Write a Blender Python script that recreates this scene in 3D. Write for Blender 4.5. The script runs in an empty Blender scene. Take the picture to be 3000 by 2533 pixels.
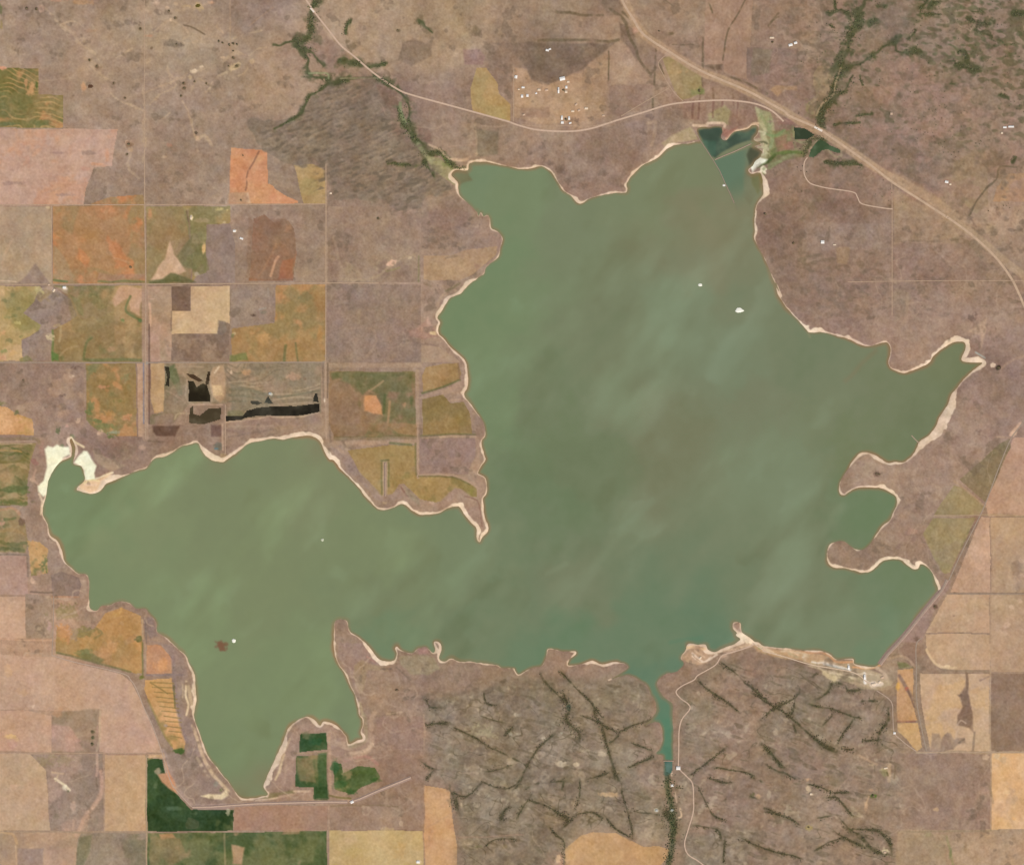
import bpy, bmesh, math, random
import numpy as np
from mathutils import Vector

# ------------------------------------------------------------------ units
# Traces are kept in survey units (1 unit = 2.9 m on the ground); world metres, x east, y north.
SC = 2.9
CX, CY = 1500.0, 1266.5
def wx(x): return (x - CX) * SC
def wy(y): return (CY - y) * SC
TX = {'a': 0, 'b': 750, 'c': 1500, 'd': 2200}
TY = {'0': 0, '1': 600, '2': 1240, '3': 1880}
TS = 800.0 / 2089.0
def P(s):
    """'a3:12,40 60,80; b2:...' -> list of (x, y); each survey sheet has its own origin, 's:' is the common frame."""
    out = []
    for piece in s.split(';'):
        piece = piece.strip()
        if not piece: continue
        t, body = piece.split(':')
        for q in body.split():
            x, y = q.split(',')
            x, y = float(x), float(y)
            if t == 's': out.append((x, y))
            else: out.append((TX[t[0]] + x * TS, TY[t[1]] + y * TS))
    return out

# ------------------------------------------------------------------ grid
STEP = 2.0
GX0, GX1, GY0, GY1 = -260.0, 3260.0, -230.0, 2763.0
gx = np.arange(GX0, GX1 + .01, STEP); gy = np.arange(GY0, GY1 + .01, STEP)
W, H = len(gx), len(gy)
X, Y = np.meshgrid(gx.astype(np.float32), gy.astype(np.float32))
_k1 = np.fft.fftfreq(H, STEP)[:, None] * 2 * np.pi
_k2 = np.fft.rfftfreq(W, STEP)[None, :] * 2 * np.pi
def fnoise(seed, L, p=None, an=1.0, ang=0.0):
    """unit-variance noise; L outer scale; p None = smooth, else fractal slope; an/ang stretch along ang degrees."""
    r = np.random.default_rng(seed).standard_normal((H, W)).astype(np.float32)
    f = np.fft.rfft2(r)
    a = math.radians(ang); c, s = math.cos(a), math.sin(a)
    u = _k2 * c + _k1 * s; v = -_k2 * s + _k1 * c
    k2 = (u * an) ** 2 + v ** 2
    flt = np.exp(-0.5 * k2 * (L * .35) ** 2) if p is None else (k2 + (1.0 / L) ** 2) ** (-p / 2) * np.exp(-0.5 * (_k1**2 + _k2**2) * 2.2**2)
    f *= flt; f[0, 0] = 0
    o = np.fft.irfft2(f, s=(H, W)).astype(np.float32)
    return (o - o.mean()) / o.std()
def blur(a, L):
    f = np.fft.rfft2(a) * np.exp(-0.5 * (_k1**2 + _k2**2) * L * L)
    return np.fft.irfft2(f, s=(H, W)).astype(np.float32)
NF = fnoise(1, 6); NM = fnoise(2, 40, 2.2); NB = fnoise(3, 160, 2.6); NG = fnoise(4, 14, 1.6)
NS = fnoise(5, 60, 2.0, 4.0, -35); N20 = fnoise(6, 22); N50 = fnoise(7, 60)
WXN = fnoise(8, 30, 2.4); WYN = fnoise(9, 30, 2.4)
def roll(a, i): return np.roll(a, (137 * i % H, 211 * i % W), (0, 1))
def sst(a, b, x):
    t = np.clip((x - a) / (b - a), 0, 1); return t * t * (3 - 2 * t)
def win(x0, y0, x1, y1):
    i0 = max(0, int((x0 - GX0) / STEP) - 1); i1 = min(W, int((x1 - GX0) / STEP) + 3)
    j0 = max(0, int((y0 - GY0) / STEP) - 1); j1 = min(H, int((y1 - GY0) / STEP) + 3)
    return slice(j0, j1), slice(i0, i1)
def inside(pts, x, y):
    m = np.zeros(x.shape, bool); n = len(pts)
    for i in range(n):
        xa, ya = pts[i]; xb, yb = pts[(i + 1) % n]
        if ya == yb: continue
        c = (ya > y) != (yb > y)
        m ^= c & (x < (xb - xa) * (y - ya) / (yb - ya) + xa)
    return m
def bbox(pts, pad=0):
    xs = [p[0] for p in pts]; ys = [p[1] for p in pts]
    return min(xs) - pad, min(ys) - pad, max(xs) + pad, max(ys) + pad
def polydist(pts, x, y, closed=False):
    d = np.full(x.shape, 1e9, np.float32); n = len(pts)
    for i in range(n if closed else n - 1):
        xa, ya = pts[i]; xb, yb = pts[(i + 1) % n]
        dx, dy = xb - xa, yb - ya; l = dx * dx + dy * dy + 1e-9
        t = np.clip(((x - xa) * dx + (y - ya) * dy) / l, 0, 1)
        d = np.minimum(d, np.hypot(x - xa - t * dx, y - ya - t * dy))
    return d
def catmull(pts, n=4, closed=False):
    out = []; m = len(pts)
    for i in range(m if closed else m - 1):
        g = (lambda k: pts[k % m]) if closed else (lambda k: pts[min(max(k, 0), m - 1)])
        p0, p1, p2, p3 = g(i - 1), g(i), g(i + 1), g(i + 2)
        for j in range(n):
            t = j / n
            out.append(tuple(.5 * (2 * p1[a] + (p2[a] - p0[a]) * t + (2 * p0[a] - 5 * p1[a] + 4 * p2[a] - p3[a]) * t * t
                       + (3 * p1[a] - p0[a] - 3 * p2[a] + p3[a]) * t ** 3) for a in (0, 1)))
    if not closed: out.append(pts[-1])
    return out

# ------------------------------------------------------------------ lake outline
LAKE = P("""b0:1540,1400 1490,1345 1530,1300 1620,1305 1640,1250 1760,1240 1880,1265 2000,1290;
c0:130,1290 230,1275 300,1320 350,1400 400,1465 450,1500 500,1550 540,1555 600,1520 700,1490 800,1475 870,1475 885,1440 880,1400 940,1320 1010,1260 1120,1200 1180,1140 1240,1110 1340,1100 1410,1080 1435,1075
 1415,985 1500,972 1600,967 1610,1010 1600,1050 1640,1070 1680,1020 1720,1000 1800,985 1840,960 1880,965 1880,1020 1850,1068 1900,1095 1895,1108 1850,1120 1905,1150 1915,1165 1900,1200 1860,1230 1840,1270 1810,1300 1830,1330 1895,1325 1915,1370
 1920,1420 1925,1480 1900,1520 1870,1570 1860,1640;
c1:1868,50 1855,130 1860,200 1855,260 1880,320 1910,370 1950,450 1980,530 2020,620 2060,700;
d1:190,600 205,680 260,770 330,850 390,910 430,960 455,975 560,975 650,1000 740,1025 830,1065 910,1080 980,1060 1040,1050 1065,1090 1060,1150 1050,1210 1070,1250 1130,1280 1180,1285 1250,1260 1320,1230 1370,1200 1400,1150 1460,1100 1540,1055 1600,1045 1640,1060 1640,1110 1610,1180 1640,1200 1720,1205 1770,1210 1720,1250 1640,1320 1580,1390 1530,1460 1500,1540 1450,1610;
d2:1400,50 1350,100 1300,130 1270,185 1240,240 1170,295 1100,295 1050,300 990,270 930,230 880,220 830,235 780,290 740,350 700,410 675,470 680,530 715,550 760,520 820,490 900,485 1000,495 1060,520 1110,560 1115,620 1090,680 1060,740 1000,790 960,850 910,920 870,955 820,965 770,940 720,905 670,895 610,925 580,980 585,1050 620,1095 700,1105 780,1120 850,1140 910,1130 960,1090 1010,1050 1090,1035 1150,1045 1200,1085 1240,1110 1275,1110 1290,1070 1330,1080 1380,1130 1410,1200 1435,1270 1400,1330 1300,1450 1200,1580;
d3:1100,20 1040,90 980,170 920,190 840,180 790,165 780,130 720,130 650,130 600,90 540,65 470,65 380,60 300,50 210,45 100,30 60,5;
c2:1850,1671 1815,1635 1760,1600 1750,1530 1720,1515 1690,1525 1690,1570 1720,1600 1715,1620 1750,1650;
c3:1700,15 1620,45 1550,75 1500,60 1480,20 1420,15 1350,12 1330,60 1290,120 1310,170 1260,225 1190,240 1130,280 1115,340 1160,420 1225,470 1230,560 1235,700 1232,800 1230,905 1165,905 1155,870 1105,850 1140,800 1150,700 1120,615 1000,640 1060,590 1105,520 1090,440 1060,400 1030,330 980,290 900,252 820,265 740,292 830,240 890,195 860,165 780,155 690,175 620,145 560,160 450,180 425,170 440,135 485,95 480,70 380,68 280,50 260,110 230,180 170,190 110,215 50,250 20,215;
b3:1970,200 1880,195 1840,175 1700,160 1640,148 1560,150 1490,125 1440,150 1400,125 1420,50 1400,0 1360,0 1370,60 1350,80 1300,35 1240,45 1190,85 1110,60 1080,30 1060,50 1075,90 1060,140 1000,150 940,130 890,70;
b2:830,1671 780,1630 715,1590 695,1510 640,1495 605,1515 600,1590;
b3:596,20 605,100 630,170 680,240 710,310 750,390 770,450 785,520 790,560 815,590 815,640 800,690 820,740 770,755 710,780 690,720 640,660 580,620 520,610 490,640 450,600 400,570 330,590 270,630 230,690 200,780 160,860 120,950 80,1040 60,1110;
a3:2050,1165 1990,1185 1930,1195 1870,1198 1825,1180 1790,1130 1740,1060 1700,1010 1650,940 1600,880 1560,790 1530,700 1500,620 1485,560 1500,450 1500,350 1490,250 1450,170 1420,100 1350,40;
a2:1310,1671 1250,1620 1200,1590 1195,1520 1150,1460 1110,1415 1040,1415 990,1375 930,1360 880,1370 840,1390 780,1395 740,1430 700,1420 680,1380 680,1250 675,1180 650,1150 600,1150 540,1100 490,1050 475,980 440,900 380,850 365,770 330,700 335,620 355,540 370,440 410,360 460,290 530,260 545,240 545,180 530,130 548,115 570,160 580,200 572,250 560,310 620,325 640,380 650,430 600,480 590,510 640,525 710,535 770,510 810,460 880,430 960,400 1050,360 1120,340 1180,270 1260,255 1320,220 1380,180 1450,160 1510,150 1540,200 1590,260 1640,285 1700,295 1730,280 1790,240 1850,190 1920,145 2000,130;
b2:130,115 200,120 310,100 400,95 460,110 500,150 530,220 560,270 600,280 650,350 720,420 790,490 830,550 890,610 940,655 1000,660 1060,640 1110,615 1150,625 1200,670 1250,695 1320,695 1400,685 1470,650 1530,635 1560,640 1600,700 1650,760 1690,800 1690,880 1710,905 1730,870 1775,820 1770,770 1750,720 1740,650 1735,580 1760,540 1770,480 1755,420 1720,395 1695,380 1720,330 1755,280 1750,250 1730,180 1730,130 1755,90;
b1:1745,1671 1690,1590 1640,1520 1590,1450 1620,1390 1620,1300 1610,1220 1570,1160 1500,1100 1440,1030 1400,990 1395,940 1410,900 1390,860 1430,800 1480,720 1560,680 1600,640 1650,590 1740,530 1760,480 1850,400 1870,330 1885,260 1860,210 1800,180 1790,110 1770,80 1740,90 1720,60 1700,90 1690,40;
b0:1690,1620 1640,1570 1560,1500 1540,1440""")
LAKE = catmull(LAKE, 4, True)
def scan_inside(pts):
    m = np.zeros((H, W), bool); n = len(pts); rows = [[] for _ in range(H)]
    for i in range(n):
        xa, ya = pts[i]; xb, yb = pts[(i + 1) % n]
        if ya == yb: continue
        if ya > yb: xa, ya, xb, yb = xb, yb, xa, ya
        j0 = max(0, math.ceil((ya - GY0) / STEP)); j1 = min(H - 1, math.ceil((yb - GY0) / STEP) - 1)
        for j in range(j0, j1 + 1):
            y = GY0 + j * STEP; rows[j].append(xa + (xb - xa) * (y - ya) / (yb - ya))
    for j, r in enumerate(rows):
        if r: m[j] = np.searchsorted(np.sort(np.array(r)), gx) % 2 == 1
    return m
lake_in = scan_inside(LAKE)
sdf = np.full((H, W), 90.0, np.float32)
for i in range(len(LAKE)):
    seg = [LAKE[i], LAKE[(i + 1) % len(LAKE)]]
    s = win(*bbox(seg, 90)); sdf[s] = np.minimum(sdf[s], polydist(seg, X[s], Y[s]))
sdf = np.where(lake_in, -sdf, sdf)           # + on land, in survey units
sdf = sdf + .7 * NG

# ------------------------------------------------------------------ land cover colours (0-255 as seen, turned into albedo later)
def zones(ctrl, r=140.0):
    num = np.zeros((H, W, 3), np.float32); den = np.full((H, W, 1), 1e-6, np.float32)
    x = X + 26 * WXN; y = Y + 26 * WYN
    for (cx, cy, c) in ctrl:
        w = (1.0 / (((x - cx) ** 2 + (y - cy) ** 2) / (r * r) + .12) ** 2)[..., None]
        num += w * np.array(c, np.float32); den += w
    return num / den
COL = zones([(100,80,(165,141,121)),(300,200,(167,141,120)),(500,120,(168,144,121)),(720,60,(156,133,115)),(560,300,(161,137,119)),(560,500,(163,138,118)),
 (850,230,(170,142,119)),(1000,400,(150,129,111)),(1000,550,(147,124,107)),(1100,100,(172,145,120)),(1300,80,(165,139,113)),(1250,280,(151,126,109)),(1600,60,(155,132,112)),
 (1600,170,(136,115,100)),(1650,280,(172,140,116)),(1800,200,(163,135,113)),(1700,460,(155,127,111)),(1950,100,(162,136,115)),(2400,100,(163,135,114)),(2330,180,(152,125,110)),
 (2600,150,(152,126,107)),(2800,200,(147,124,105)),(2700,400,(152,127,110)),(2900,350,(161,133,112)),(2500,560,(150,123,107)),(2600,750,(154,128,112)),(2850,600,(168,140,116)),
 (2850,800,(156,129,111)),(2700,950,(156,129,111)),(2930,1050,(152,126,111)),(2750,1250,(160,134,116)),(2650,1450,(163,137,118)),(2600,1550,(159,133,113)),
 (1150,2000,(161,135,115)),(1300,2100,(157,132,112)),(1500,2200,(154,133,112)),(1800,2050,(155,129,110)),(1700,2300,(157,133,112)),(2000,2350,(154,130,110)),
 (2300,2100,(155,129,111)),(2500,2200,(152,128,109)),(2300,2400,(155,132,112)),(2700,2400,(168,140,116)),(2900,2450,(178,147,119)),(2600,2320,(162,135,113)),
 (900,1300,(166,139,117)),(300,1340,(161,133,117)),(230,1550,(162,137,119)),(60,1900,(188,152,127)),(1100,750,(160,134,114)),(1150,950,(156,130,112)),(600,1290,(160,134,115)),
 (500,2200,(163,138,120)),(1130,2250,(162,133,113)),(150,1020,(158,132,112)),(870,700,(158,133,115)),(700,700,(158,133,114))])
VAR = (3.2 * NB + 4.0 * NM + 3.2 * NG)[..., None] * np.array((1, .96, .9), np.float32)
COL = COL + VAR
def mixc(s, a, c):
    a = np.asarray(a, np.float32)[..., None] if np.ndim(a) else a
    COL[s] += a * (np.array(c, np.float32) - COL[s])
OWN = np.zeros((H - 1, W - 1), np.int32)      # which object a grid cell belongs to
FIELDS = []                                    # (name, label, category, group, kind)
_XC, _YC = X[:-1, :-1] + STEP / 2, Y[:-1, :-1] + STEP / 2
def field(name, label, pts, c, c2=None, a2=.8, t=.4, L='M', c3=None, t3=.9, contour=None, amp=1.0, warp=1.2, cat='field', group='fields around the lake', kind='thing', rows=None, st=None):
    i = len(FIELDS) + 1; FIELDS.append((name, label, cat, group, kind))
    s = win(*bbox(pts, warp * 3 + 4))
    x = X[s] + warp * WXN[s]; y = Y[s] + warp * WYN[s]
    m = inside(pts, x, y)
    sc = (slice(s[0].start, min(s[0].stop, H - 1)), slice(s[1].start, min(s[1].stop, W - 1)))
    mc = inside(pts, _XC[sc] + warp * WXN[sc], _YC[sc] + warp * WYN[sc])
    OWN[sc][mc] = i
    src = {'M': NM, 'G': NG, 'B': NB, 'S': NS, '2': N20, '5': N50, 'F': NF}
    v = np.array(c, np.float32) + (amp * (2.6 * roll(NM, i)[s] + 2.6 * roll(NG, i + 3)[s] + 1.4 * roll(NB, i)[s]))[..., None] * np.array((1, .95, .9), np.float32)
    if c2 is not None:
        w = (a2 * sst(t - .7, t + .7, roll(src[L], i * 3 + 1)[s] + .35 * roll(NG, i)[s]))[..., None]; v = v + w * (np.array(c2, np.float32) - v)
    if c3 is not None:
        w = (.85 * sst(t3 - .5, t3 + .5, roll(src[L], i * 5 + 2)[s] + .35 * roll(NG, i + 1)[s]))[..., None]; v = v + w * (np.array(c3, np.float32) - v)
    if contour is not None:
        cc, fr, ca = contour
        h = (Y[s] + 11 * roll(N50, i + 2)[s] + 5 * roll(NM, i + 4)[s]) * 6.283 / fr
        w = (ca * sst(.2, .95, np.sin(h)) * sst(-1.2, .3, roll(NM, i + 6)[s]))[..., None]; v = v + w * (np.array(cc, np.float32) - v)
    if rows is not None:
        q = X[s] if rows == 'x' else Y[s]
        v = v + (1.3 * np.sin(q * .45 + 1.1 * roll(N50, i)[s]) )[..., None]
    cs = COL[s]; cs[m] = v[m]
    return i
def stroke(pts, w, c, a=.8, soft=.6, brk=0.0, warp=1.5, sm=True, tp=0, rag=0):
    pts = P(pts) if isinstance(pts, str) else pts
    if sm and len(pts) > 2: pts = catmull(pts, 3)
    s = win(*bbox(pts, w * 2 + 8))
    d = polydist(pts, X[s] + warp * WXN[s], Y[s] + warp * WYN[s])
    if rag: d = d + rag * w * (.7 * roll(NG, 17)[s] + .45 * roll(N20, 3)[s] + .25 * NF[s])
    m = a * (1 - sst(w * .5 * (1 - soft), w * .5 * (1 + soft) + 1.0, d))
    if tp:      # fade towards both ends
        L = sum(math.dist(p, q) for p, q in zip(pts, pts[1:])); e = min(14.0, L * .3)
        for q in (pts[0], pts[-1]): m = m * (.25 + .75 * sst(0, e, np.hypot(X[s] - q[0], Y[s] - q[1])))
    if brk: m = m * sst(-1.2, .8, NG[s] + NM[s] * .6 + (1 - brk) * 1.5)
    mixc(s, m, c)
def blob(p, rx, ry, c, a=.8, ang=0, rough=.35):
    (cx, cy), = P(p) if isinstance(p, str) else [p]
    R = max(rx, ry) * 1.9; s = win(cx - R, cy - R, cx + R, cy + R)
    q = math.radians(ang); dx, dy = X[s] - cx, Y[s] - cy
    u = (dx * math.cos(q) + dy * math.sin(q)) / rx; v = (-dx * math.sin(q) + dy * math.cos(q)) / ry
    d = np.hypot(u, v) + rough * (NG[s] * .6 + .4 * NF[s])
    mixc(s, a * (1 - sst(.45, 1.25, d)), c)
def patch(pts, c, a=.85, warp=3.0, tex=3.0, c2=None):
    pts = P(pts) if isinstance(pts, str) else pts
    s = win(*bbox(pts, warp * 3 + 6))
    m = inside(pts, X[s] + warp * WXN[s], Y[s] + warp * WYN[s]).astype(np.float32)
    d = polydist(pts, X[s] + warp * WXN[s], Y[s] + warp * WYN[s], True)
    m = np.where(m > 0, .5 + .5 * sst(0, 3, d), .5 - .5 * sst(0, 3, d))
    v = np.array(c, np.float32) + (tex * (NG[s] + NM[s]))[..., None]
    if c2 is not None: v = v + sst(-.3, 1.1, roll(NM, 7)[s] + .4 * NG[s])[..., None] * (np.array(c2, np.float32) - v)
    COL[s] += (a * m)[..., None] * (v - COL[s])
# ------------------------------------------------------------------ fields and pastures (each an object of its own)
F = field
# north-west
F('crop_field', 'olive and orange field banded by wavy contour strips at the west edge', P('a0:-400,525 295,525 295,725 485,728 485,975 -400,975'), (143,120,74), (112,108,62), .7, .5, 'M', (196,140,92), 1.0, contour=((190,150,98), 15, .7), warp=.6)
F('bare_field', 'broad pale pink ploughed field with faint streaks below the contour strips', P('a0:-400,985 900,985 880,1100 862,1270 720,1285 690,1370 655,1450 640,1575 -400,1575'), (193,156,134), (168,136,120), .6, .8, 'S', (202,150,118), 1.2, warp=1, rows='y')
F('crop_field', 'bright rust orange field with a dark creek line and pale south corner', P('a0:1772,1132 2047,1150 2045,1400 2089,1420; b0:140,1440 240,1500 320,1535 325,1555 -20,1557; a0:1755,1557 1758,1400'), (204,138,98), (214,158,112), .7, .6, 'M', warp=.8)
F('hay_field', 'yellow tan hay field with a curved top between rust field and rocky hill', P('b0:290,1260 430,1255 500,1285 540,1312 540,1557 365,1557 330,1430 310,1330'), (178,144,98), (168,146,96), .6, .3, '5', warp=.6)
F('hay_field', 'tapering mustard yellow field north of the curved highway', P('b0:1690,522 1762,520 1850,640 1862,720 1945,800 1945,935 1890,920 1790,890 1660,852 1640,680'), (178,142,94), (172,148,100), .6, .5, '5', warp=.8)
F('hay_field', 'pale olive wedge field between the two highways', P('c0:1150,450 1215,415 1450,545 1462,700 1380,745 1300,770 1245,700'), (172,145,106), (152,134,92), .6, .5, 'M', (184,148,102), 1.2, warp=.8)
F('hay_field', 'tan and green field beside the wooded creek north of the highway', P('d0:485,560 520,500 690,508 690,560 640,650 625,710 555,760 520,860 495,890 410,850 430,790 500,720 480,640'), (172,143,108), (150,138,92), .7, .6, 'M', warp=1)
F('bare_field', 'pinkish brown ploughed field split by a thin creek at the top edge', P('c0:1475,-400 1850,-400 1838,60 1815,490 1810,615 1625,560 1625,495 1476,495'), (169,136,114), (160,128,106), .5, .8, 'M', warp=1, rows='x')
F('crop_field', 'orange brown field near the east edge beside a dark creek', P('d0:1880,1440 1960,1330 2089,1315 2500,1315 2500,1545 1850,1545'), (180,136,98), (196,150,116), .6, .8, 'M', warp=1.5)
F('hay_field', 'dull tan field with a peaked top east of the highway', P('d0:1545,1250 1640,1195 1710,1135 1770,1170 1812,1200 1815,1560 1720,1640 1600,1520 1530,1420'), (167,139,110), (172,146,114), .6, .5, '5', warp=1)
F('pasture', 'dark mauve brown pasture north east beside white farm sheds', P('d0:0,365 365,370 360,660 40,640 -30,600 -30,365'), (150,122,108), (132,112,98), .6, .9, 'M', warp=1)
# row of sections 1
F('stubble_field', 'pale grey tan square field with a mauve corner at the west edge', P('a1:-400,12 392,12 392,602 -400,602'), (183,154,125), (172,148,122), .6, .5, 'M', (196,164,132), 1.3, warp=.5)
F('crop_field', 'large burnt orange square field with fan shaped streaks', P('a1:405,12 690,10; a0:700,1560 830,1510 1000,1495 1098,1490 1108,1570; a1:1108,600 405,602'), (176,128,86), (160,130,90), .8, .2, 'M', (202,132,86), .8, warp=.6)
F('crop_field', 'olive tan field with a pale pink triangle of bare soil', P('a1:1120,12 1400,14 1420,60 1450,150 1460,350 1455,600 1120,602'), (162,131,92), (148,128,88), .7, .4, 'M', warp=.6)
F('crop_field', 'narrow olive green field with yellow sandy spots at its north end', P('a1:1400,12 1765,8 1760,140 1580,150 1585,420 1570,520 1458,600 1462,350'), (146,130,90), (170,140,92), .8, .3, 'M', warp=1)
F('bare_field', 'narrow smooth grey mauve field beside the olive green strip', P('a1:1582,152 1760,142 1800,300 1795,602 1460,602 1500,540 1570,520'), (151,129,116), (156,131,114), .5, .4, 'M', warp=.6)
F('crop_field', 'dark brown field with rusty stripes in a grey section', P('s:742,640 775,628 800,650 848,648 862,670 868,745 858,822 728,822 738,720'), (152,117,92), (168,110,78), .75, .5, 'M', (148,108,82), .9, warp=1.2)
F('pasture', 'mottled grey brown pasture with a pale wash near the lake west shore', P('b1:552,14 1262,14 1262,595 552,595'), (161,135,115), (172,147,122), .6, .8, 'M', (150,124,108), .9, warp=.6)
F('stubble_field', 'smooth tan field cut off by the curving west shore beach', P('b1:1280,385 1500,385 1620,340 1850,312 1840,380 1720,480 1660,540 1560,575 1282,572'), (181,146,112), (172,138,110), .6, 1.0, '5', warp=.8)
# sections 2
F('crop_field', 'marbled yellow green field at the west edge below the road', P('a1:-400,618 300,620 340,700 270,740 180,830 240,880 310,920 290,960 220,1010 160,1040 170,1200 -400,1202'), (184,152,100), (150,134,84), .8, .35, 'M', (205,165,118), 1.0, warp=2)
F('pasture', 'mauve grey wash land between yellow marbled and green fields', P('a1:300,640 400,620 520,700 590,850 480,920 400,960 398,1200 170,1200 165,1050 290,960 310,920 230,870 180,830 270,740'), (152,130,117), (166,138,116), .6, .8, 'M', (170,140,98), 1.3, warp=2)
F('crop_field', 'green and olive square field with pale pink bare corner', P('a1:405,618 1105,618 1105,1202 405,1202 402,960 520,900 590,850 540,720 440,650'), (152,123,82), (122,116,72), .75, .45, 'M', (178,142,96), 1.0, warp=.8)
F('stubble_field', 'pinkish tan strip field west of the small dark brown square', P('a1:1130,622 1308,622 1312,985 1310,1195 1240,1195 1135,1195'), (176,146,120), (192,152,126), .7, .5, 'M', (160,134,114), .8, warp=.6)
F('bare_field', 'small dark brown square field notched into the pale field', P('a1:1312,622 1455,622 1455,812 1312,812'), (127,102,86), (132,106,88), .5, .5, '5', amp=.5, warp=.4)
F('stubble_field', 'cream coloured L shaped field around the dark brown square', P('a1:1457,626 1756,622 1756,905 1680,890 1662,985 1312,988 1312,815 1457,815'), (206,171,130), (200,162,126), .6, .5, '5', amp=.6, warp=.5)
F('pasture', 'dull grey brown field below the cream L shaped field', P('a1:1314,990 1575,990 1660,990 1690,890 1756,910 1756,1195 1314,1195'), (142,118,101), (160,133,112), .75, .8, 'G', warp=.8)
F('pasture', 'mauve grey corner with a small dark pond above the orange field', P('a1:1768,612 2089,612; b1:150,612 150,900 -190,940; a1:1768,930'), (156,132,116), (160,134,112), .5, .4, 'M', warp=1)
F('crop_field', 'orange and olive crop field in the middle of the western sections', P('b1:152,612 528,608 528,1203 -185,1203 -185,945 150,905'), (170,131,86), (150,126,82), .8, .4, 'M', (190,138,90), .8, warp=.8)
F('pasture', 'large plain mauve brown square pasture on the west shore', P('b1:542,612 1262,612 1264,1200 542,1202'), (152,127,112), (158,134,114), .6, .6, 'M', (144,120,108), .9, warp=.6)
F('stubble_field', 'pale pink beige strip inside the west shore below the sandy point', P('b1:1270,1060 1400,1090 1520,1170 1560,1203 1268,1203'), (178,149,125), (170,142,118), .5, .5, 'M', warp=1)
# sections 3
F('pasture', 'mauve grey pasture with pale scars at the west edge', P('a1:-400,1212 640,1208 642,1640 560,1660 420,1660 300,1500 120,1530 -400,1480'), (153,127,111), (166,136,116), .6, .8, 'M', (174,142,118), 1.4, warp=1)
F('crop_field', 'orange field with dark tree belt in the far west corner', P('a1:-400,1500 60,1545 120,1600 250,1640 255,1671; a2:258,90 -400,95'), (205,152,102), (180,142,84), .7, .3, 'M', (128,116,70), 1.2, warp=2)
F('crop_field', 'tall olive and orange field ending in green near a white farm', P('a1:658,1212 1035,1210 1042,1671; a2:1048,95 900,100 760,60 690,10; a1:660,1640'), (157,127,82), (128,120,78), .75, .4, 'M', (194,138,90), .95, warp=.8)
F('stubble_field', 'thin pale pink strip beside the double line levee road', P('a1:1048,1215 1090,1212 1095,1671; a2:1098,100 1056,100'), (196,156,126), (180,146,120), .5, .5, 'M', warp=.4)
F('crop_field', 'thin tan orange field beside the dark drained ponds', P('a1:1150,1210 1252,1210 1262,1300 1248,1580 1180,1590 1152,1480'), (186,148,106), (178,132,88), .7, .5, 'M', warp=1)
F('wet_field', 'grey green wet field around jagged black ponds', P('a1:1256,1212 1745,1208 1738,1525 1450,1525 1380,1600 1330,1671 1130,1671 1150,1600 1248,1590 1262,1300'), (145,124,100), (120,112,84), .7, .4, 'M', (170,140,112), .9, warp=1, cat='wetland')
F('wet_field', 'grey wetland with wavy shore lines above the long black pond', P('a1:1752,1208 2089,1208; b1:500,1208 500,1600 300,1612 0,1615; a1:1900,1640 1730,1660 1735,1300'), (160,134,110), (140,126,104), .7, .3, 'S', contour=((126,112,92), 17, .6), warp=1, cat='wetland')
F('crop_field', 'brown and dark green square field with an orange patch', P('b1:560,1272 1222,1272 1222,1671; b2:1230,102 600,105; b1:556,1671'), (150,117,86), (116,108,68), .75, .55, 'M', (156,120,84), .8, warp=.7)
F('crop_field', 'rounded olive brown field at the shore above the field road', P('b1:1275,1300 1300,1240 1430,1215 1545,1212 1570,1290 1555,1345 1420,1390 1280,1432'), (165,130,86), (150,122,78), .6, .5, 'M', warp=.8)
F('crop_field', 'olive field with scalloped top on the west shore', P('b1:1275,1480 1430,1450 1490,1520 1590,1510 1635,1590 1650,1671; b2:1655,88 1272,92'), (153,123,80), (138,116,72), .6, .5, 'M', warp=.8)
F('pasture', 'flat mauve square pasture on the peninsula', P('b2:1248,116 1680,116 1680,250 1640,320 1620,388 1262,388 1245,360'), (156,129,117), (162,132,116), .5, .6, 'M', amp=.7, warp=.6)
F('crop_field', 'olive tan peninsula field with a thin straight levee poking in', P('b2:700,208 950,172 1222,165 1224,400 1480,402 1600,440 1690,490 1690,560 1640,565 1560,500 1500,515 1450,590 1370,600 1250,580 1130,460 1095,455 1045,540 1010,560 900,540 820,420'), (165,133,84), (172,136,88), .5, .5, 'M', (146,124,76), .9, warp=1)
# west and south west
F('crop_field', 'olive field with dark green wavy strips on the west margin', P('a2:-400,160 280,150 230,300 210,420 205,530 215,625 -400,628'), (160,132,90), (118,112,66), .8, .45, 'S', (178,142,104), .9, contour=((104,100,56), 24, .6), warp=1.5)
F('crop_field', 'orange green field fading to dark scrub on the west margin', P('a2:-400,640 100,640 190,760 210,880 195,985 -400,985'), (160,132,94), (126,116,76), .8, .4, 'M', (178,130,104), 1.0, warp=2)
F('crop_field', 'small orange tan field with a green clump near the west shore', P('a2:205,890 300,900 372,960 360,1020 368,1140 240,1165 225,1000'), (200,155,104), (172,140,92), .6, .4, 'M', (120,116,74), 1.4, warp=1)
F('bare_field', 'plain pinkish brown field with a dark east border', P('a2:-400,1012 210,1012 212,1308 -400,1312'), (184,148,130), (176,144,126), .5, .5, 'M', amp=.7, warp=.5)
F('bare_field', 'pale peach field on the west edge above the big pink field', P('a2:-400,1322 188,1322 195,1640 -400,1642'), (201,161,132), (196,160,136), .5, .5, 'M', warp=.6)
F('pasture', 'dull grey tan plot between peach field and field road', P('a2:192,1300 400,1320 400,1640 200,1640'), (167,140,117), (158,136,112), .6, .5, 'M', (184,152,124), 1.4, warp=.7)
F('pasture', 'small dark mauve plot beside the west shore beach', P('a2:388,1160 470,1130 600,1180 620,1230 598,1318 398,1318'), (150,126,113), (156,132,116), .5, .5, 'M', warp=.8)
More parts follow.
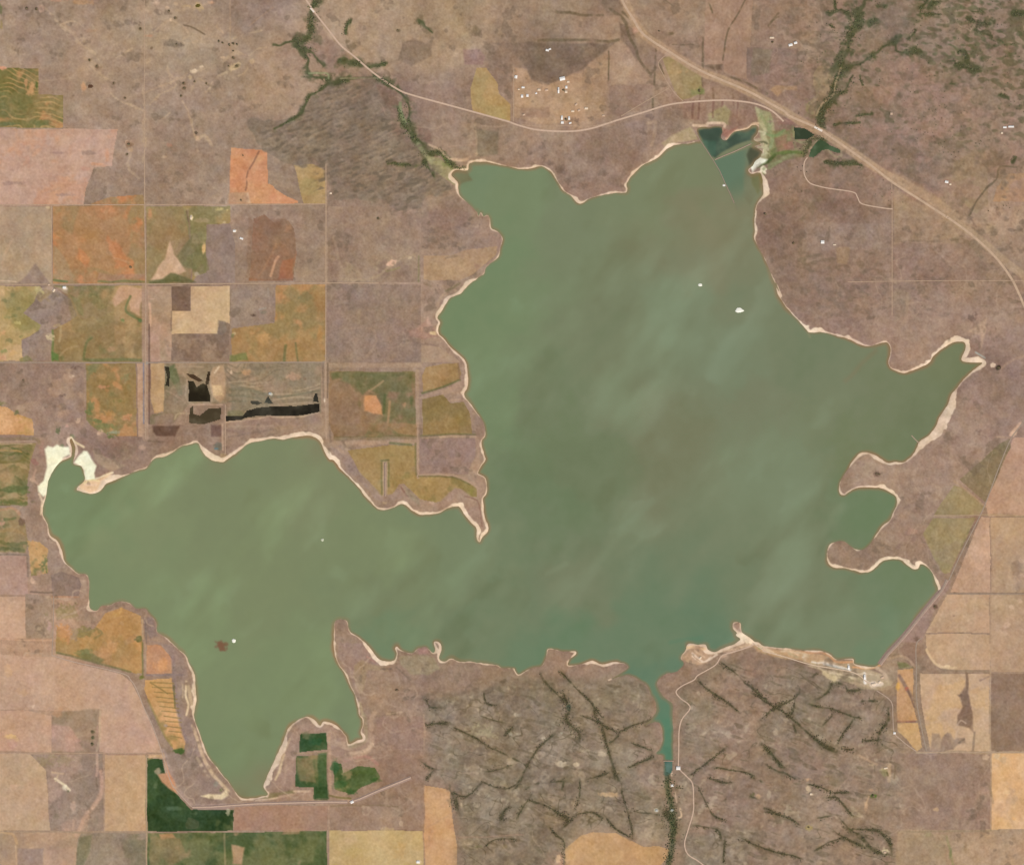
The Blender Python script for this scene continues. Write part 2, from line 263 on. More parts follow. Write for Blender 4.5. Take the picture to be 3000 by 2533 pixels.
F('crop_field', 'large bright orange field with a green foot behind the south west shore', P('a2:430,1545 560,1620 720,1570 800,1450 930,1400 1010,1440 1075,1470 1085,1671; a3:1085,235 1040,240 900,205 700,150 560,110 420,88'), (185,138,88), (168,132,84), .75, .4, 'M', (204,150,98), .9, warp=1.2)
F('crop_field', 'small orange enclosed field inside the curved shore', P('a3:1120,20 1225,20 1290,90 1320,140 1320,238 1120,240'), (202,146,104), (190,140,108), .6, .5, 'M', warp=1)
F('crop_field', 'long orange field with thin dark cross lines along the shore', P('a3:1110,285 1200,275 1312,275 1322,380 1345,480 1380,620 1422,760 1400,850 1340,845 1270,740 1200,600 1130,440 1108,360'), (214,160,106), (196,148,94), .7, .3, 'M', (160,132,80), 1.2, warp=1.2)
F('bare_field', 'huge smooth pink field rounded off by the curving levee road', P('a3:-400,60 200,110 390,112 560,160 930,245 1010,310 1060,410 1110,520 1160,640 1235,830 1230,848 760,848 755,525 200,520 -400,510'), (196,158,133), (200,164,138), .5, .4, 'B', (190,150,130), 1.0, amp=.8, warp=.8)
F('stubble_field', 'dull grey and pink field north of the marked stream valley', P('a3:398,522 750,524 752,842 398,845'), (168,141,121), (156,132,112), .7, .4, 'M', (192,152,134), .8, warp=.8)
F('bare_field', 'peach field with one yellow strip at the west edge', P('a3:-400,525 200,525 395,560 395,845 -400,845'), (199,159,132), (192,150,128), .6, .5, 'M', warp=.7)
F('stubble_field', 'pale cream tan field in the south west corner region', P('a3:-400,858 230,858 300,925 350,975 385,1440 -400,1442'), (192,161,130), (198,160,132), .5, .4, 'M', warp=.8)
F('pasture', 'mauve scrub pasture crossed by a pale dry stream', P('a3:240,858 790,858 796,1442 390,1442 352,975'), (164,139,122), (150,128,110), .7, .5, 'M', (178,148,130), .9, warp=.8)
F('stubble_field', 'golden tan upright rectangular field beside the dark green crop', P('a3:802,862 1112,862 1112,1442 802,1442'), (201,161,123), (194,156,118), .6, .4, 'M', amp=.7, warp=.5)
F('irrigated_field', 'deep dark green irrigated crop below the levee corner', P('a3:1125,885 1240,900 1262,1000 1320,1130 1400,1220 1460,1285 1785,1285 1785,1445 1125,1445'), (54,74,47), (70,90,56), .7, .5, 'M', (96,104,68), 1.4, amp=1.0, warp=1.5)
F('irrigated_field', 'mottled green crop with tan thin upper patches at the bottom edge', P('a3:1125,1458 1760,1458; b3:540,1445 545,1705; s:959,2900 431,2900'), (112,114,76), (76,92,58), .85, .3, 'M', (156,130,96), .7, warp=1)
F('stubble_field', 'brownish tan field at the south west bottom edge', P('a3:-400,1455 620,1455 590,1500 580,1705; s:222,2900 -300,2900'), (186,151,122), (166,138,116), .75, .5, 'M', warp=1)
F('pasture', 'grey green plot between tan field and mottled green crop', P('a3:620,1460 1112,1460 1115,1705; s:427,2900 225,2900; a3:585,1705 592,1500'), (157,137,117), (126,116,92), .7, .7, 'M', warp=1)
F('hay_field', 'straw yellow field with paler blotches at the bottom edge', P('b3:562,1442 1282,1442 1282,1705; s:1241,2900 966,2900'), (194,162,112), (204,170,120), .6, .5, 'M', (186,154,96), .9, warp=.6)
F('crop_field', 'tall orange strip field with a rounded notch beside the rocky hills', P('b3:1290,1098 1480,1130 1492,1280 1512,1420 1538,1560 1538,1705; s:1340,2900 1246,2900; b3:1288,1705'), (206,158,113), (198,146,104), .7, .5, 'M', warp=.8)
F('bare_field', 'smooth reddish brown band below the straight dike', P('a3:1792,1262 2089,1252; b3:150,1250 545,1250 545,1440 -170,1440'), (172,133,108), (164,128,108), .6, .5, 'M', amp=.7, warp=.6)
F('pasture', 'pale mauve brown plot between red brown band and tall orange strip', P('b3:565,1262 1100,1262 1280,1110 1282,1436 565,1436'), (163,134,114), (172,142,122), .6, .7, 'M', warp=.8)
F('irrigated_field', 'small dark green plot inside the hooked peninsula levee', P('b3:340,692 545,692 545,828 335,838'), (74,92,58), (130,116,80), .6, .9, 'M', (56,82,50), .5, warp=1.5)
F('irrigated_field', 'green and tan plot below the small peninsula plot', P('b3:312,868 545,868 545,1195 430,1198 430,1112 300,1110'), (112,112,72), (60,86,52), .85, .3, 'M', (156,130,92), .8, warp=1.5)
F('irrigated_field', 'green crescent plot with a scalloped edge beside the hooked peninsula', P('b3:592,930 655,935 660,1000 780,950 900,965 945,1040 900,1080 800,1120 740,1168 600,1125'), (88,102,62), (56,84,48), .8, .3, 'M', (140,126,82), .7, warp=1.5)
F('pasture', 'plain brown pasture corner behind the hooked bay', P('b3:920,570 1275,568 1278,830 960,835 900,800 925,700'), (161,131,112), (158,128,110), .5, .5, 'M', amp=.7, warp=.8)
# south middle and east
F('crop_field', 'hump shaped golden orange field among the southern rocks', P('c3:398,1575 520,1480 620,1452 800,1462 900,1510 1010,1560 1120,1552 1205,1580 1195,1640 1130,1705; s:1920,2760 1650,2760; c3:392,1705'), (197,152,107), (190,146,100), .6, .5, 'M', (206,162,114), 1.0, warp=1.2)
F('crop_field', 'pinkish orange sliver of field west of the hump shaped field', P('c3:290,1560 345,1600 380,1600 385,1705; s:1647,2760 1560,2760; c3:225,1705'), (186,144,118), (196,150,112), .6, .5, 'M', warp=1.2)
F('crop_field', 'slanting orange field north of its dark cross hedge', P('d3:1115,215 1238,205 1242,300 1240,400 1250,520 1268,604 1118,604'), (204,154,108), (188,142,96), .7, .7, 'M', warp=1)
F('crop_field', 'small golden triangle of field below the cross hedge', P('d3:1118,620 1272,622 1310,800 1270,832 1190,740 1120,680'), (200,158,108), (206,160,112), .6, .5, 'M', warp=.8)
F('stubble_field', 'pale sandy field with a dark eroded gully down its middle', P('d3:1288,242 1822,240 1826,832 1375,832 1330,640 1300,440'), (202,168,136), (194,158,126), .6, .5, 'M', (208,166,120), 1.2, warp=.7)
F('bare_field', 'dark grey brown square field at the east edge', P('d3:1834,240 2400,240 2400,834 1834,834'), (150,122,101), (158,128,106), .6, .5, 'B', (184,138,104), 1.7, warp=.6)
F('stubble_field', 'peach field with a pale rounded south west rim behind the dam', P('d3:1335,-60 1828,-60 1830,212 1450,205 1385,150 1340,80'), (199,163,131), (192,158,124), .5, .5, 'M', warp=1)
F('stubble_field', 'large peach pink field east of the dam road', P('d2:2050,105 2089,105 2500,105 2500,708 1812,708 1795,610 1900,380 2010,110'), (192,153,127), (188,148,122), .5, .5, 'M', warp=.7)
F('stubble_field', 'pinkish wedge field along the straight dam road', P('d2:1760,715 1828,722 1828,1292 1525,1292'), (194,156,129), (184,150,122), .6, .5, 'M', warp=.7)
F('stubble_field', 'wide tan field with faint faded tracks at the east edge', P('d2:1834,718 2500,718 2500,1292 1834,1292'), (183,150,121), (192,158,126), .7, .3, 'M', (172,140,112), 1.0, warp=.7)
F('stubble_field', 'big peach tan field inside the bend behind the dam', P('d2:1505,1308 1820,1308 1822,1600 1335,1600'), (196,161,129), (200,158,128), .5, .5, 'M', warp=.7)
F('stubble_field', 'tan field with small pale spots at the east edge', P('d2:1826,1308 2500,1308 2500,1671; d3:2500,225 1834,225; d2:1826,1671'), (183,151,122), (190,156,128), .6, .5, 'M', warp=.7)
F('hay_field', 'olive tan trapezoid field between scrub and dam road', P('d2:1390,725 1722,720 1640,890 1520,1140 1480,1150 1440,1120 1310,850'), (160,138,100), (152,134,94), .6, .5, 'M', rows='x', warp=.7)
F('hay_field', 'dull olive triangle field north of the olive trapezoid', P('d2:1555,470 1620,490 1790,630 1740,700 1400,700 1460,600'), (160,138,100), (152,134,94), .6, .5, 'M', warp=.8)
F('pasture', 'dark olive brown scrub triangle against the pale east field', P('d2:1595,425 1780,270 1900,160 1985,112 1990,190 1890,400 1790,600'), (138,122,92), (148,126,100), .6, .5, 'M', warp=1)
F('crop_field', 'glowing peach orange field at the south east edge', P('d3:1842,850 2400,850 2400,1432 1842,1432'), (219,173,127), (222,170,116), .6, .5, 'M', (206,166,128), 1.1, warp=.6)
F('pasture', 'large reddish brown pasture in the south east', P('d3:1115,850 1600,848 1828,860 1832,1430 1115,1430'), (163,134,114), (158,130,112), .5, .4, 'M', (170,142,120), 1.1, warp=.8)
# ------------------------------------------------------------------ soil, scrub and wash details on the ground
T = stroke
DK = (96, 84, 62)
for q in ('a0:280,72','a0:205,65','a0:685,462','a0:740,507','a0:870,637','a0:960,752','a0:1075,222','a0:1345,138','a0:1405,640','a0:1410,675','a0:1385,735','a0:1785,445','a0:1490,625','a0:1580,640','a0:1290,90','a0:1160,370','a0:455,170'):
    blob(q, 5, 5, (122,98,76), .8)
blob('a0:1690,855', 14, 10, (148,124,110), .7); blob('a0:1340,345', 26, 7, (138,118,100), .7); blob('a0:1190,235', 10, 8, (145,122,108), .6)
T('a0:1410,190 1480,215 1560,265', 4, (120,102,80), .8)
T('a0:440,170 520,210 585,270 600,320', 3.5, (182,150,122), .5); T('a0:320,620 450,600 560,600 660,640', 4, (180,154,130), .55)
T('a0:860,730 950,790 1020,815 1100,850', 5, (186,156,130), .7); T('a0:1250,905 1300,860', 4, (188,158,132), .7)
T('a0:860,560 865,470 930,420', 4, (178,150,126), .5); T('a0:1110,850 1090,930', 9, (186,154,130), .5, brk=.5)
T('a0:1100,720 1230,660 1370,600 1430,560', 4, (184,154,126), .5); T('a0:1440,860 1470,960 1500,1040 1530,1080', 5, (182,152,124), .6, brk=.4)
T('a0:1500,1050 1570,1030 1620,1090', 6, (188,158,130), .7, brk=.4); T('a0:1460,700 1520,600 1640,690', 5, (182,154,126), .5, brk=.5)
T('a0:1120,460 1260,430 1290,560 1300,640', 6, (184,154,126), .45, brk=.6)
for q, rx, ry, c in (('a0:1490,545',10,6,(240,212,180)),('a0:1540,512',7,4,(226,198,166)),('a0:1455,595',5,6,(206,176,140)),('a0:1305,155',6,6,(224,190,156)),('a0:1280,60',7,5,(210,178,146)),
   ('a0:1190,20',9,8,(206,176,148)),('a0:1340,30',8,6,(190,160,130)),('a0:1610,20',12,8,(212,160,122)),('a0:1440,50',14,5,(190,158,120)),('a0:640,660',6,13,(210,156,116)),('a0:970,1090',5,6,(226,188,158)),
   ('a0:1510,1060',8,7,(214,178,146)),('a0:1785,530',7,5,(222,190,152)),('a0:1705,440',8,4,(200,170,140)),('a0:1930,470',9,7,(202,170,136)),('a0:1600,700',12,6,(196,164,136)),('a0:1260,1200',8,5,(194,164,138)),
   ('a0:1290,1110',9,6,(176,132,108)),('a0:1130,275',14,4,(184,138,108)),('a0:700,235',18,6,(176,142,116)),('a0:640,320',6,4,(190,160,128)),('a0:640,20',24,8,(182,138,100)),('a0:440,5',22,5,(180,136,110)),('a0:320,60',9,9,(186,150,128)),
   ('a0:5,80',6,14,(110,116,70)),('a0:10,190',5,16,(158,130,84)),('a0:20,520',14,5,(214,146,112)),('a0:820,1180',10,24,(206,148,112)),('a0:740,1255',22,5,(204,146,110)),('a0:650,1290',14,8,(194,146,122)),
   ('a0:690,1170',24,8,(164,134,118)),('a0:450,1170',26,4,(174,140,124)),('a0:500,1495',26,5,(172,138,122)),('a0:210,1240',14,22,(200,152,126)),('a0:110,1400',26,6,(172,140,124)),
   ('a0:240,690',10,22,(214,158,106)),('a0:200,640',4,16,(206,152,104)),('a0:280,650',4,10,(92,104,52)),('a0:60,950',30,6,(112,116,76)),('a0:330,940',26,8,(114,112,66))):
    blob(q, rx, ry, c, .8)
blob('a0:985,1110', 12, 10, (138,108,84), .7); blob('a0:995,1150', 8, 8, (196,160,124), .6); blob('a0:975,1180', 5, 5, (110,90,60), .8)
blob('a0:1800,512', 17, 10, (206,176,138), .8, -25); blob('a0:1810,508', 9, 5, (126,110,86), .8, -25)
patch('a0:1757,-300 2500,-300 2300,0 2089,80 1960,180 1880,260 1757,290', (152,129,113), .75)
T('a0:1757,0 1757,420', 3.5, (176,146,120), .6); T('a0:2089,50 1900,200', 3, (172,142,116), .6)
T('a0:1985,1160 1950,1240 1905,1310 1895,1400 1880,1450', 4, (150,104,78), .85, brk=.2)
patch('a0:1757,1480 1830,1470 1900,1460 1920,1552 1750,1555', (218,186,150), .8, c2=(186,146,112)); blob('a0:1845,1530', 5, 4, (130,110,90), .9)
blob('a0:1860,1190', 8, 7, (170,120,84), .6); patch('a0:1775,1230 1880,1180 1960,1160 1900,1280 1850,1420 1770,1440', (212,142,100), .6)
T('a0:640,450 700,470 760,540', 8, (186,156,124), .4, brk=.6); T('a0:330,1480 640,1400', 6, (186,152,132), .4, brk=.6)
# north middle: creek scrub, dark knoll, settlement clearing
patch('b0:-20,960 120,960 330,870 380,760 480,690 600,650 780,660 960,680 1040,860 1120,1040 1190,1110 1260,1240 1340,1340 1400,1450 1180,1540 560,1545 545,1320 420,1240 280,1240 90,1130 60,1060', (138,121,104), .8, warp=16)
patch('b0:930,660 1060,700 1090,840 1110,980 1170,1060 1150,1110 1040,1020 1030,860 960,740', (138,114,99), .7)
patch('b0:460,150 560,290 650,370 720,460 700,560 560,580 470,460 350,330 430,280', (152,126,112), .6)
for q, rx, ry in (('b0:720,360',14,14),('b0:700,320',10,7),('b0:1245,170',13,16),('b0:1310,230',14,12),('b0:705,160',9,14),('b0:690,250',7,12),('b0:1090,235',7,5),('b0:1680,230',22,14),('b0:760,660',9,9)):
    blob(q, rx, ry, (128,108,84), .75)
patch('b0:1110,310 1220,295 1330,340 1345,420 1200,500 1090,470', (138,117,99), .75)
patch('c0:-150,330 120,320 240,335 500,335 700,345 820,320 720,390 640,450 540,540 430,575 300,650 150,610 110,520 0,400', (127,108,94), .85, c2=(138,117,101))
patch('c0:840,190 930,230 960,330 980,420 960,470 900,370 840,310', (128,106,90), .8); patch('c0:950,330 1090,350 1090,560 1030,560 980,440', (148,124,104), .6)
patch('c0:690,-300 820,-300 860,120 830,140 740,130 700,40', (140,118,98), .6)
patch('c0:720,400 840,330 900,380 940,480 1040,580 1080,640 740,650', (170,140,118), .7)
patch('c0:560,540 730,400 735,700 700,900 560,940 520,700', (172,140,113), .75)
patch('c0:10,530 110,530 150,620 280,660 430,580 540,560 540,930 400,950 200,950 20,900', (180,146,118), .8, c2=(188,152,122))
patch('c0:70,820 280,820 280,900 70,900', (162,130,110), .7); patch('c0:750,660 1080,650 1080,780 860,880 740,880', (150,122,106), .65)
patch('c0:200,1000 430,1015 640,990 1040,900 1030,1080 960,1240 860,1360 820,1430 560,1400 420,1380 330,1270 230,1080', (157,131,115), .8, tex=5, c2=(142,118,102))
for q in ('c0:140,1180','c0:240,1120','c0:280,1250','c0:380,1300','c0:420,1380','c0:560,1430','c0:480,1430','c0:1000,1010','c0:1180,900','c0:1260,860','c0:250,1200','c0:840,1420','c0:700,1330','c0:1200,1000','c0:1050,900','c0:610,910','c0:500,920'):
    blob(q, 11, 9, (128,106,92), .65, rough=.6)
patch('c0:1130,840 1300,800 1380,900 1330,960 1180,1060 1080,1130 1060,1090 1100,980', (146,122,104), .6)
patch('c0:1150,1090 1240,1030 1370,970 1420,1040 1430,1075 1340,1090 1240,1100 1180,1130', (196,172,138), .85, c2=(178,156,116))
T('c0:1040,940 1100,940 1085,1050 1070,1110', 9, (178,148,122), .7)
patch('c0:1500,870 1620,800 1680,860 1670,960 1500,940', (168,156,116), .75, c2=(150,120,100)); patch('c0:1330,780 1500,770 1480,930 1330,900', (146,112,96), .55)
for x in (1395,1440,1545,1610,1690,1725): T('c0:%d,770 %d,900' % (x, x - 10), 5, (126,92,80), .7, brk=.4)
for x in (1440,1545,1690): T('c0:%d,680 %d,750' % (x, x), 5, (124,96,74), .6, brk=.4)
patch('c0:1380,690 1480,690 1480,720 1380,725', (128,130,84), .6); blob('c0:1435,695', 13, 10, (126,130,84), .7)
patch('c0:1860,820 1960,860 1990,1000 2010,1130 1960,1230 1900,1290 1870,1250 1930,1160 1900,1090 1880,1000 1870,900', (184,176,138), .92, c2=(160,156,120))
patch('c0:1660,840 1830,830 1870,900 1780,980 1680,1020 1640,940', (152,118,104), .6)
patch('c0:1940,1000 2089,1000; d0:310,970 480,1030 420,1130 400,1200 250,1240 140,1300; c0:1960,1290', (126,122,84), .75, c2=(150,118,98))
T('d0:70,880 150,1020 200,1040 330,1000', 8, (140,148,108), .6); T('d0:160,1180 260,1170 400,1170', 9, (110,118,70), .75); T('d0:140,1290 240,1220 320,1180', 8, (150,150,112), .6); T('d0:50,1280 130,1240 180,1190', 8, (72,84,42), .8)
patch('d0:200,1080 310,1090 330,1150 200,1160', (150,112,96), .6); patch('d0:190,910 320,910 320,960 180,960', (150,110,102), .5)
T('d0:310,970 330,1070 420,1090 470,1040', 6, (146,148,108), .75); T('d0:540,1140 590,1150 640,1190 690,1190 690,1150', 6, (188,170,136), .85); T('d0:440,1140 520,1040', 5, (150,152,112), .7)
blob('d0:450,830', 18, 20, (138,136,90), .6)
for q in ('c0:1870,1265',): patch('c0:1820,1290 1850,1250 1900,1215 1960,1225 1940,1250 1880,1290 1840,1330', (255,252,228), 1.0)
blob('c0:1920,1305', 8, 10, (255,244,208), .95); blob('c0:1915,1350', 7, 8, (96,96,40), .8)
T('c0:1390,960 1490,962 1500,945 1610,945 1625,970 1610,1000', 7, (224,194,166), .95, warp=.6); T('c0:1640,1062 1690,1010 1800,985 1840,950 1880,945', 7, (226,192,160), .95, warp=.6); patch('c0:1605,985 1660,1000 1720,965 1690,1010 1640,1062 1600,1045', (158,110,92), .85)
T('c0:1840,1080 1900,1070 1915,1120', 8, (190,178,150), .7)
# rocky north-west hill streaks
T('c0:1180,0 1230,40', 3, DK, .4)
for a, n in (('c0:340,98 430,105 540,122 620,118 700,122', 7), ('c0:200,312 300,312 500,305 640,318 740,322 820,310', 7), ('c0:690,0 740,60 800,110 840,135 880,190', 8), ('c0:880,200 905,290 950,370 970,450 1050,560', 7),
   ('c0:740,395 740,640', 4), ('c0:1102,350 1090,650', 5), ('c0:1082,760 1080,840', 5), ('c0:1465,295 1465,680', 5), ('c0:1100,520 1060,570', 7), ('c0:1780,0 1700,150 1650,250 1630,360 1615,460', 4), ('c0:1500,20 1530,100', 4),
   ('c0:1230,345 1390,345', 3), ('c0:1180,265 1230,260', 7), ('c0:1960,200 2040,100', 4), ('d0:150,170 210,130', 4), ('c0:1130,490 1160,570', 5), ('c0:850,100 960,200 1060,270 1200,370 1330,450', 6), ('c0:1680,600 1800,640 1950,720', 6)):
    T(a, n, (108,92,70), .7, brk=.35)
patch('c0:1478,498 1618,498 1612,545 1560,545', (122,100,82), .9); patch('c0:1850,380 1990,380 1980,560 1850,590', (136,122,100), .6)
patch('d0:150,690 200,660 350,660 350,700 270,690 200,740', (186,146,110), .7)
# north-east mottles
m = NM * .7 + NG * .7
mixc(np.s_[:, :], .5 * sst(2280, 2450, X) * (1 - sst(430, 640, Y)), (141,120,105))
NEK = fnoise(34, 11, None, 1.7, 8)
ne = sst(2290, 2560, X) * (1 - sst(330, 560, Y + .1 * (3000 - X))) * sst(.5, 1.7, NEK + .45 * NM)
mixc(np.s_[:, :], .75 * ne, (104, 96, 73))
ne2 = sst(2520, 2760, X) * (1 - sst(150, 260, Y)) * sst(.6, 1.6, roll(NEK, 9) + .5 * roll(NM, 9)); mixc(np.s_[:, :], .6 * ne2, (88, 92, 64))
ne4 = sst(2260, 2330, X) * (1 - sst(880, 960, Y)) * sst(.7, 1.9, roll(NEK, 5) + .4 * roll(NM, 6)); mixc(np.s_[:, :], .5 * ne4, (122, 104, 88))
ne3 = sst(2270, 2350, X) * (1 - sst(760, 900, Y)) * sst(.7, 1.9, roll(NG, 11) + .7 * roll(NM, 12)); mixc(np.s_[:, :], .6 * ne3, (128, 108, 90))
pk = sst(2250, 2400, X) * (1 - sst(520, 700, Y)) * sst(.4, 1.6, roll(NM, 15) + .5 * roll(NG, 14)); mixc(np.s_[:, :], .55 * pk, (170, 136, 120))
for q, rx, ry in (('d0:1050,640',18,10),('d0:870,880',26,8),('d0:720,950',22,6),('d0:1240,1320',36,26),('d0:1220,1180',26,20),('d0:1540,1120',26,18),('d0:1540,640',16,8),('d0:1640,690',14,12),('d0:1880,720',16,10),('d0:60,510',14,26),('d0:1340,880',30,18),('d0:930,1130',10,8),('d0:830,1110',10,8)):
    blob(q, rx, ry, (132,112,94), .65, rough=.6)
patch('d0:1090,1310 1300,1430 1500,1560 1620,1671 1400,1560 1250,1500 1095,1400', (172,142,116), .6)
patch('d0:1090,1420 1300,1560 1500,1671 1095,1671', (170,142,116), .7); patch('d1:1095,10 1330,10 1560,180 1590,260 1100,290', (168,140,116), .6)
# east shore land
patch('d1:1095,300 1640,300 1800,450 1810,575 1095,575', (152,125,111), .7); patch('d1:1400,450 1800,460 1790,570 1390,560', (146,120,104), .5)
patch('d1:380,130 1070,130 1070,330 400,360', (156,132,117), .75); patch('d1:60,60 340,100 370,300 360,580 220,580 120,400 70,220', (140,115,101), .8)
for q in ('d1:110,70','d1:230,240','d1:330,290','d1:240,390','d1:220,520','d1:330,480','d1:710,60','d1:690,240','d1:750,240','d1:390,210','d1:820,620','d1:1210,200','d1:620,840','d1:1150,640','d1:1650,1020','d1:1730,840','d1:1690,860','d2:1740,70','d2:960,385','d1:1690,870'):
    blob(q, 9, 8, (130,108,94), .6, rough=.6)
patch('d1:1110,620 1230,690 1190,850 1100,900 1090,700', (160,136,114), .5); patch('d1:1640,970 1800,860 1760,1100 1740,1000', (188,156,128), .7)
patch('d1:700,560 1240,560 1230,600 700,600', (166,138,116), .3); patch('d1:650,330 760,330 740,450 660,450', (172,142,110), .6)
T('d1:1810,120 1810,10', 4, (176,146,120), .5); T('d1:1100,290 1500,295', 3, (172,142,122), .5); T('d1:1720,170 1660,60 1710,0', 5, (136,112,94), .6)
T('d1:1200,680 1190,860 1100,1000', 7, (174,146,122), .5); T('d1:1350,1160 1600,1000', 5, (172,142,122), .5); T('d1:1920,1250 2000,1190 2089,1160', 6, (176,146,124), .7)
blob('d1:1893,1245', 6, 7, (70,62,50), .9); blob('d1:1850,1225', 6, 5, (232,204,176), .9); T('d1:1720,1130 1790,1170', 4, (170,176,168), .7)
# centre of the south: rocky hills
rk = inside(P('b3:1290,540 1500,380 1900,330; c3:100,300 500,280 1000,300 1080,600 1150,900 1180,1300; s:1960,2440 1830,2420 1650,2440 1600,2533 1620,2760 1350,2760; b3:1545,1500 1500,1100 1290,1090'), X + 12 * WXN, Y + 12 * WYN)
rk |= inside(P('c3:1250,420 1600,180 1800,60; d3:200,130 500,230 900,350 1050,420 1090,600 1150,800 1110,950 1110,1440 1120,1705; s:2630,2760 2060,2760; c3:1300,1500 1290,700'), X + 12 * WXN, Y + 12 * WYN)
ROCK = blur(rk.astype(np.float32), 12)
mixc(np.s_[:, :], .7 * ROCK, (141,127,109))
pale = ROCK * sst(.3, 1.6, roll(NM, 21) + .5 * roll(NG, 22)); mixc(np.s_[:, :], .4 * pale, (164, 147, 125))
grn = ROCK * sst(.4, 1.5, roll(NM, 25) + .6 * roll(NG, 26)); mixc(np.s_[:, :], .25 * grn, (132, 119, 94))
mv = ROCK * sst(.5, 1.5, roll(NB, 28) + .4 * roll(NM, 29)); mixc(np.s_[:, :], .5 * mv, (160, 131, 114))
fsp = ROCK * sst(1.3, 2.2, roll(NG, 31) + .4 * roll(NM, 5)); mixc(np.s_[:, :], .5 * fsp, (190, 170, 144))
rv1 = fnoise(35, 26, None, 2.2, 28); rv2 = fnoise(36, 24, None, 2.2, -40)
vein = ROCK * np.maximum((1 - sst(.03, .16, np.abs(rv1) * 1.25)) * sst(.0, 1.0, roll(NM, 37)), (1 - sst(.03, .16, np.abs(rv2) * 1.25)) * sst(.1, 1.1, roll(NM, 38)))
mixc(np.s_[:, :], .75 * vein, (106, 94, 74))
STK = fnoise(39, 9, None, 3.6, 17)
COL += (ROCK * (3.2 * STK + 3.0 * roll(NG, 47) + 3.0 * roll(NM, 48)))[..., None]; fdk = ROCK * sst(.9, 2.0, STK + .5 * roll(NM, 33)); mixc(np.s_[:, :], .5 * fdk, (106, 93, 72))
for q, rx, ry, c in (('c3:380,930',16,8,(210,190,160)),('c3:495,935',8,6,(226,204,170)),('c3:250,740',10,8,(196,180,156)),('c3:390,690',12,10,(186,178,156)),('c3:690,850',12,8,(200,180,152)),('c3:560,830',14,5,(190,172,146)),('c3:40,700',10,6,(196,182,158)),('c3:760,1165',22,6,(200,164,124)),('b3:1760,700',44,26,(174,160,130)),('b3:1940,700',12,7,(190,182,160)),('b3:2000,555',14,6,(196,182,158)),
   ('d3:450,1130',10,16,(230,200,160)),('d3:470,1160',6,6,(240,220,190)),('d3:440,1050',12,6,(206,160,122)),('d3:1010,970',12,6,(220,194,156)),('d3:1010,990',12,14,(150,138,100)),('d3:930,940',10,7,(200,172,140)),('d3:440,1415',8,8,(170,146,96)),('d3:1030,1610',7,9,(214,196,160)),('d3:360,705',7,5,(196,170,140)),('d3:1415,1280',8,5,(206,166,124)),('b3:1570,1240',7,12,(212,186,152)),('b3:1700,1260',6,5,(208,182,150)),('c3:1880,1180',8,6,(206,160,120)),('c3:1840,1170',6,6,(96,92,56)),('b3:1110,1390',5,6,(204,174,146)),('b3:1240,1680',6,5,(228,200,160)),('c3:355,1650',5,12,(220,180,140)),('d3:880,1250',6,16,(196,158,128)),('d3:920,1130',14,4,(192,154,124)),('d3:640,1050',36,26,(142,124,100)),('d3:990,1090',14,12,(142,122,102))):
    blob(q, rx, ry, c, .75, rough=.5)
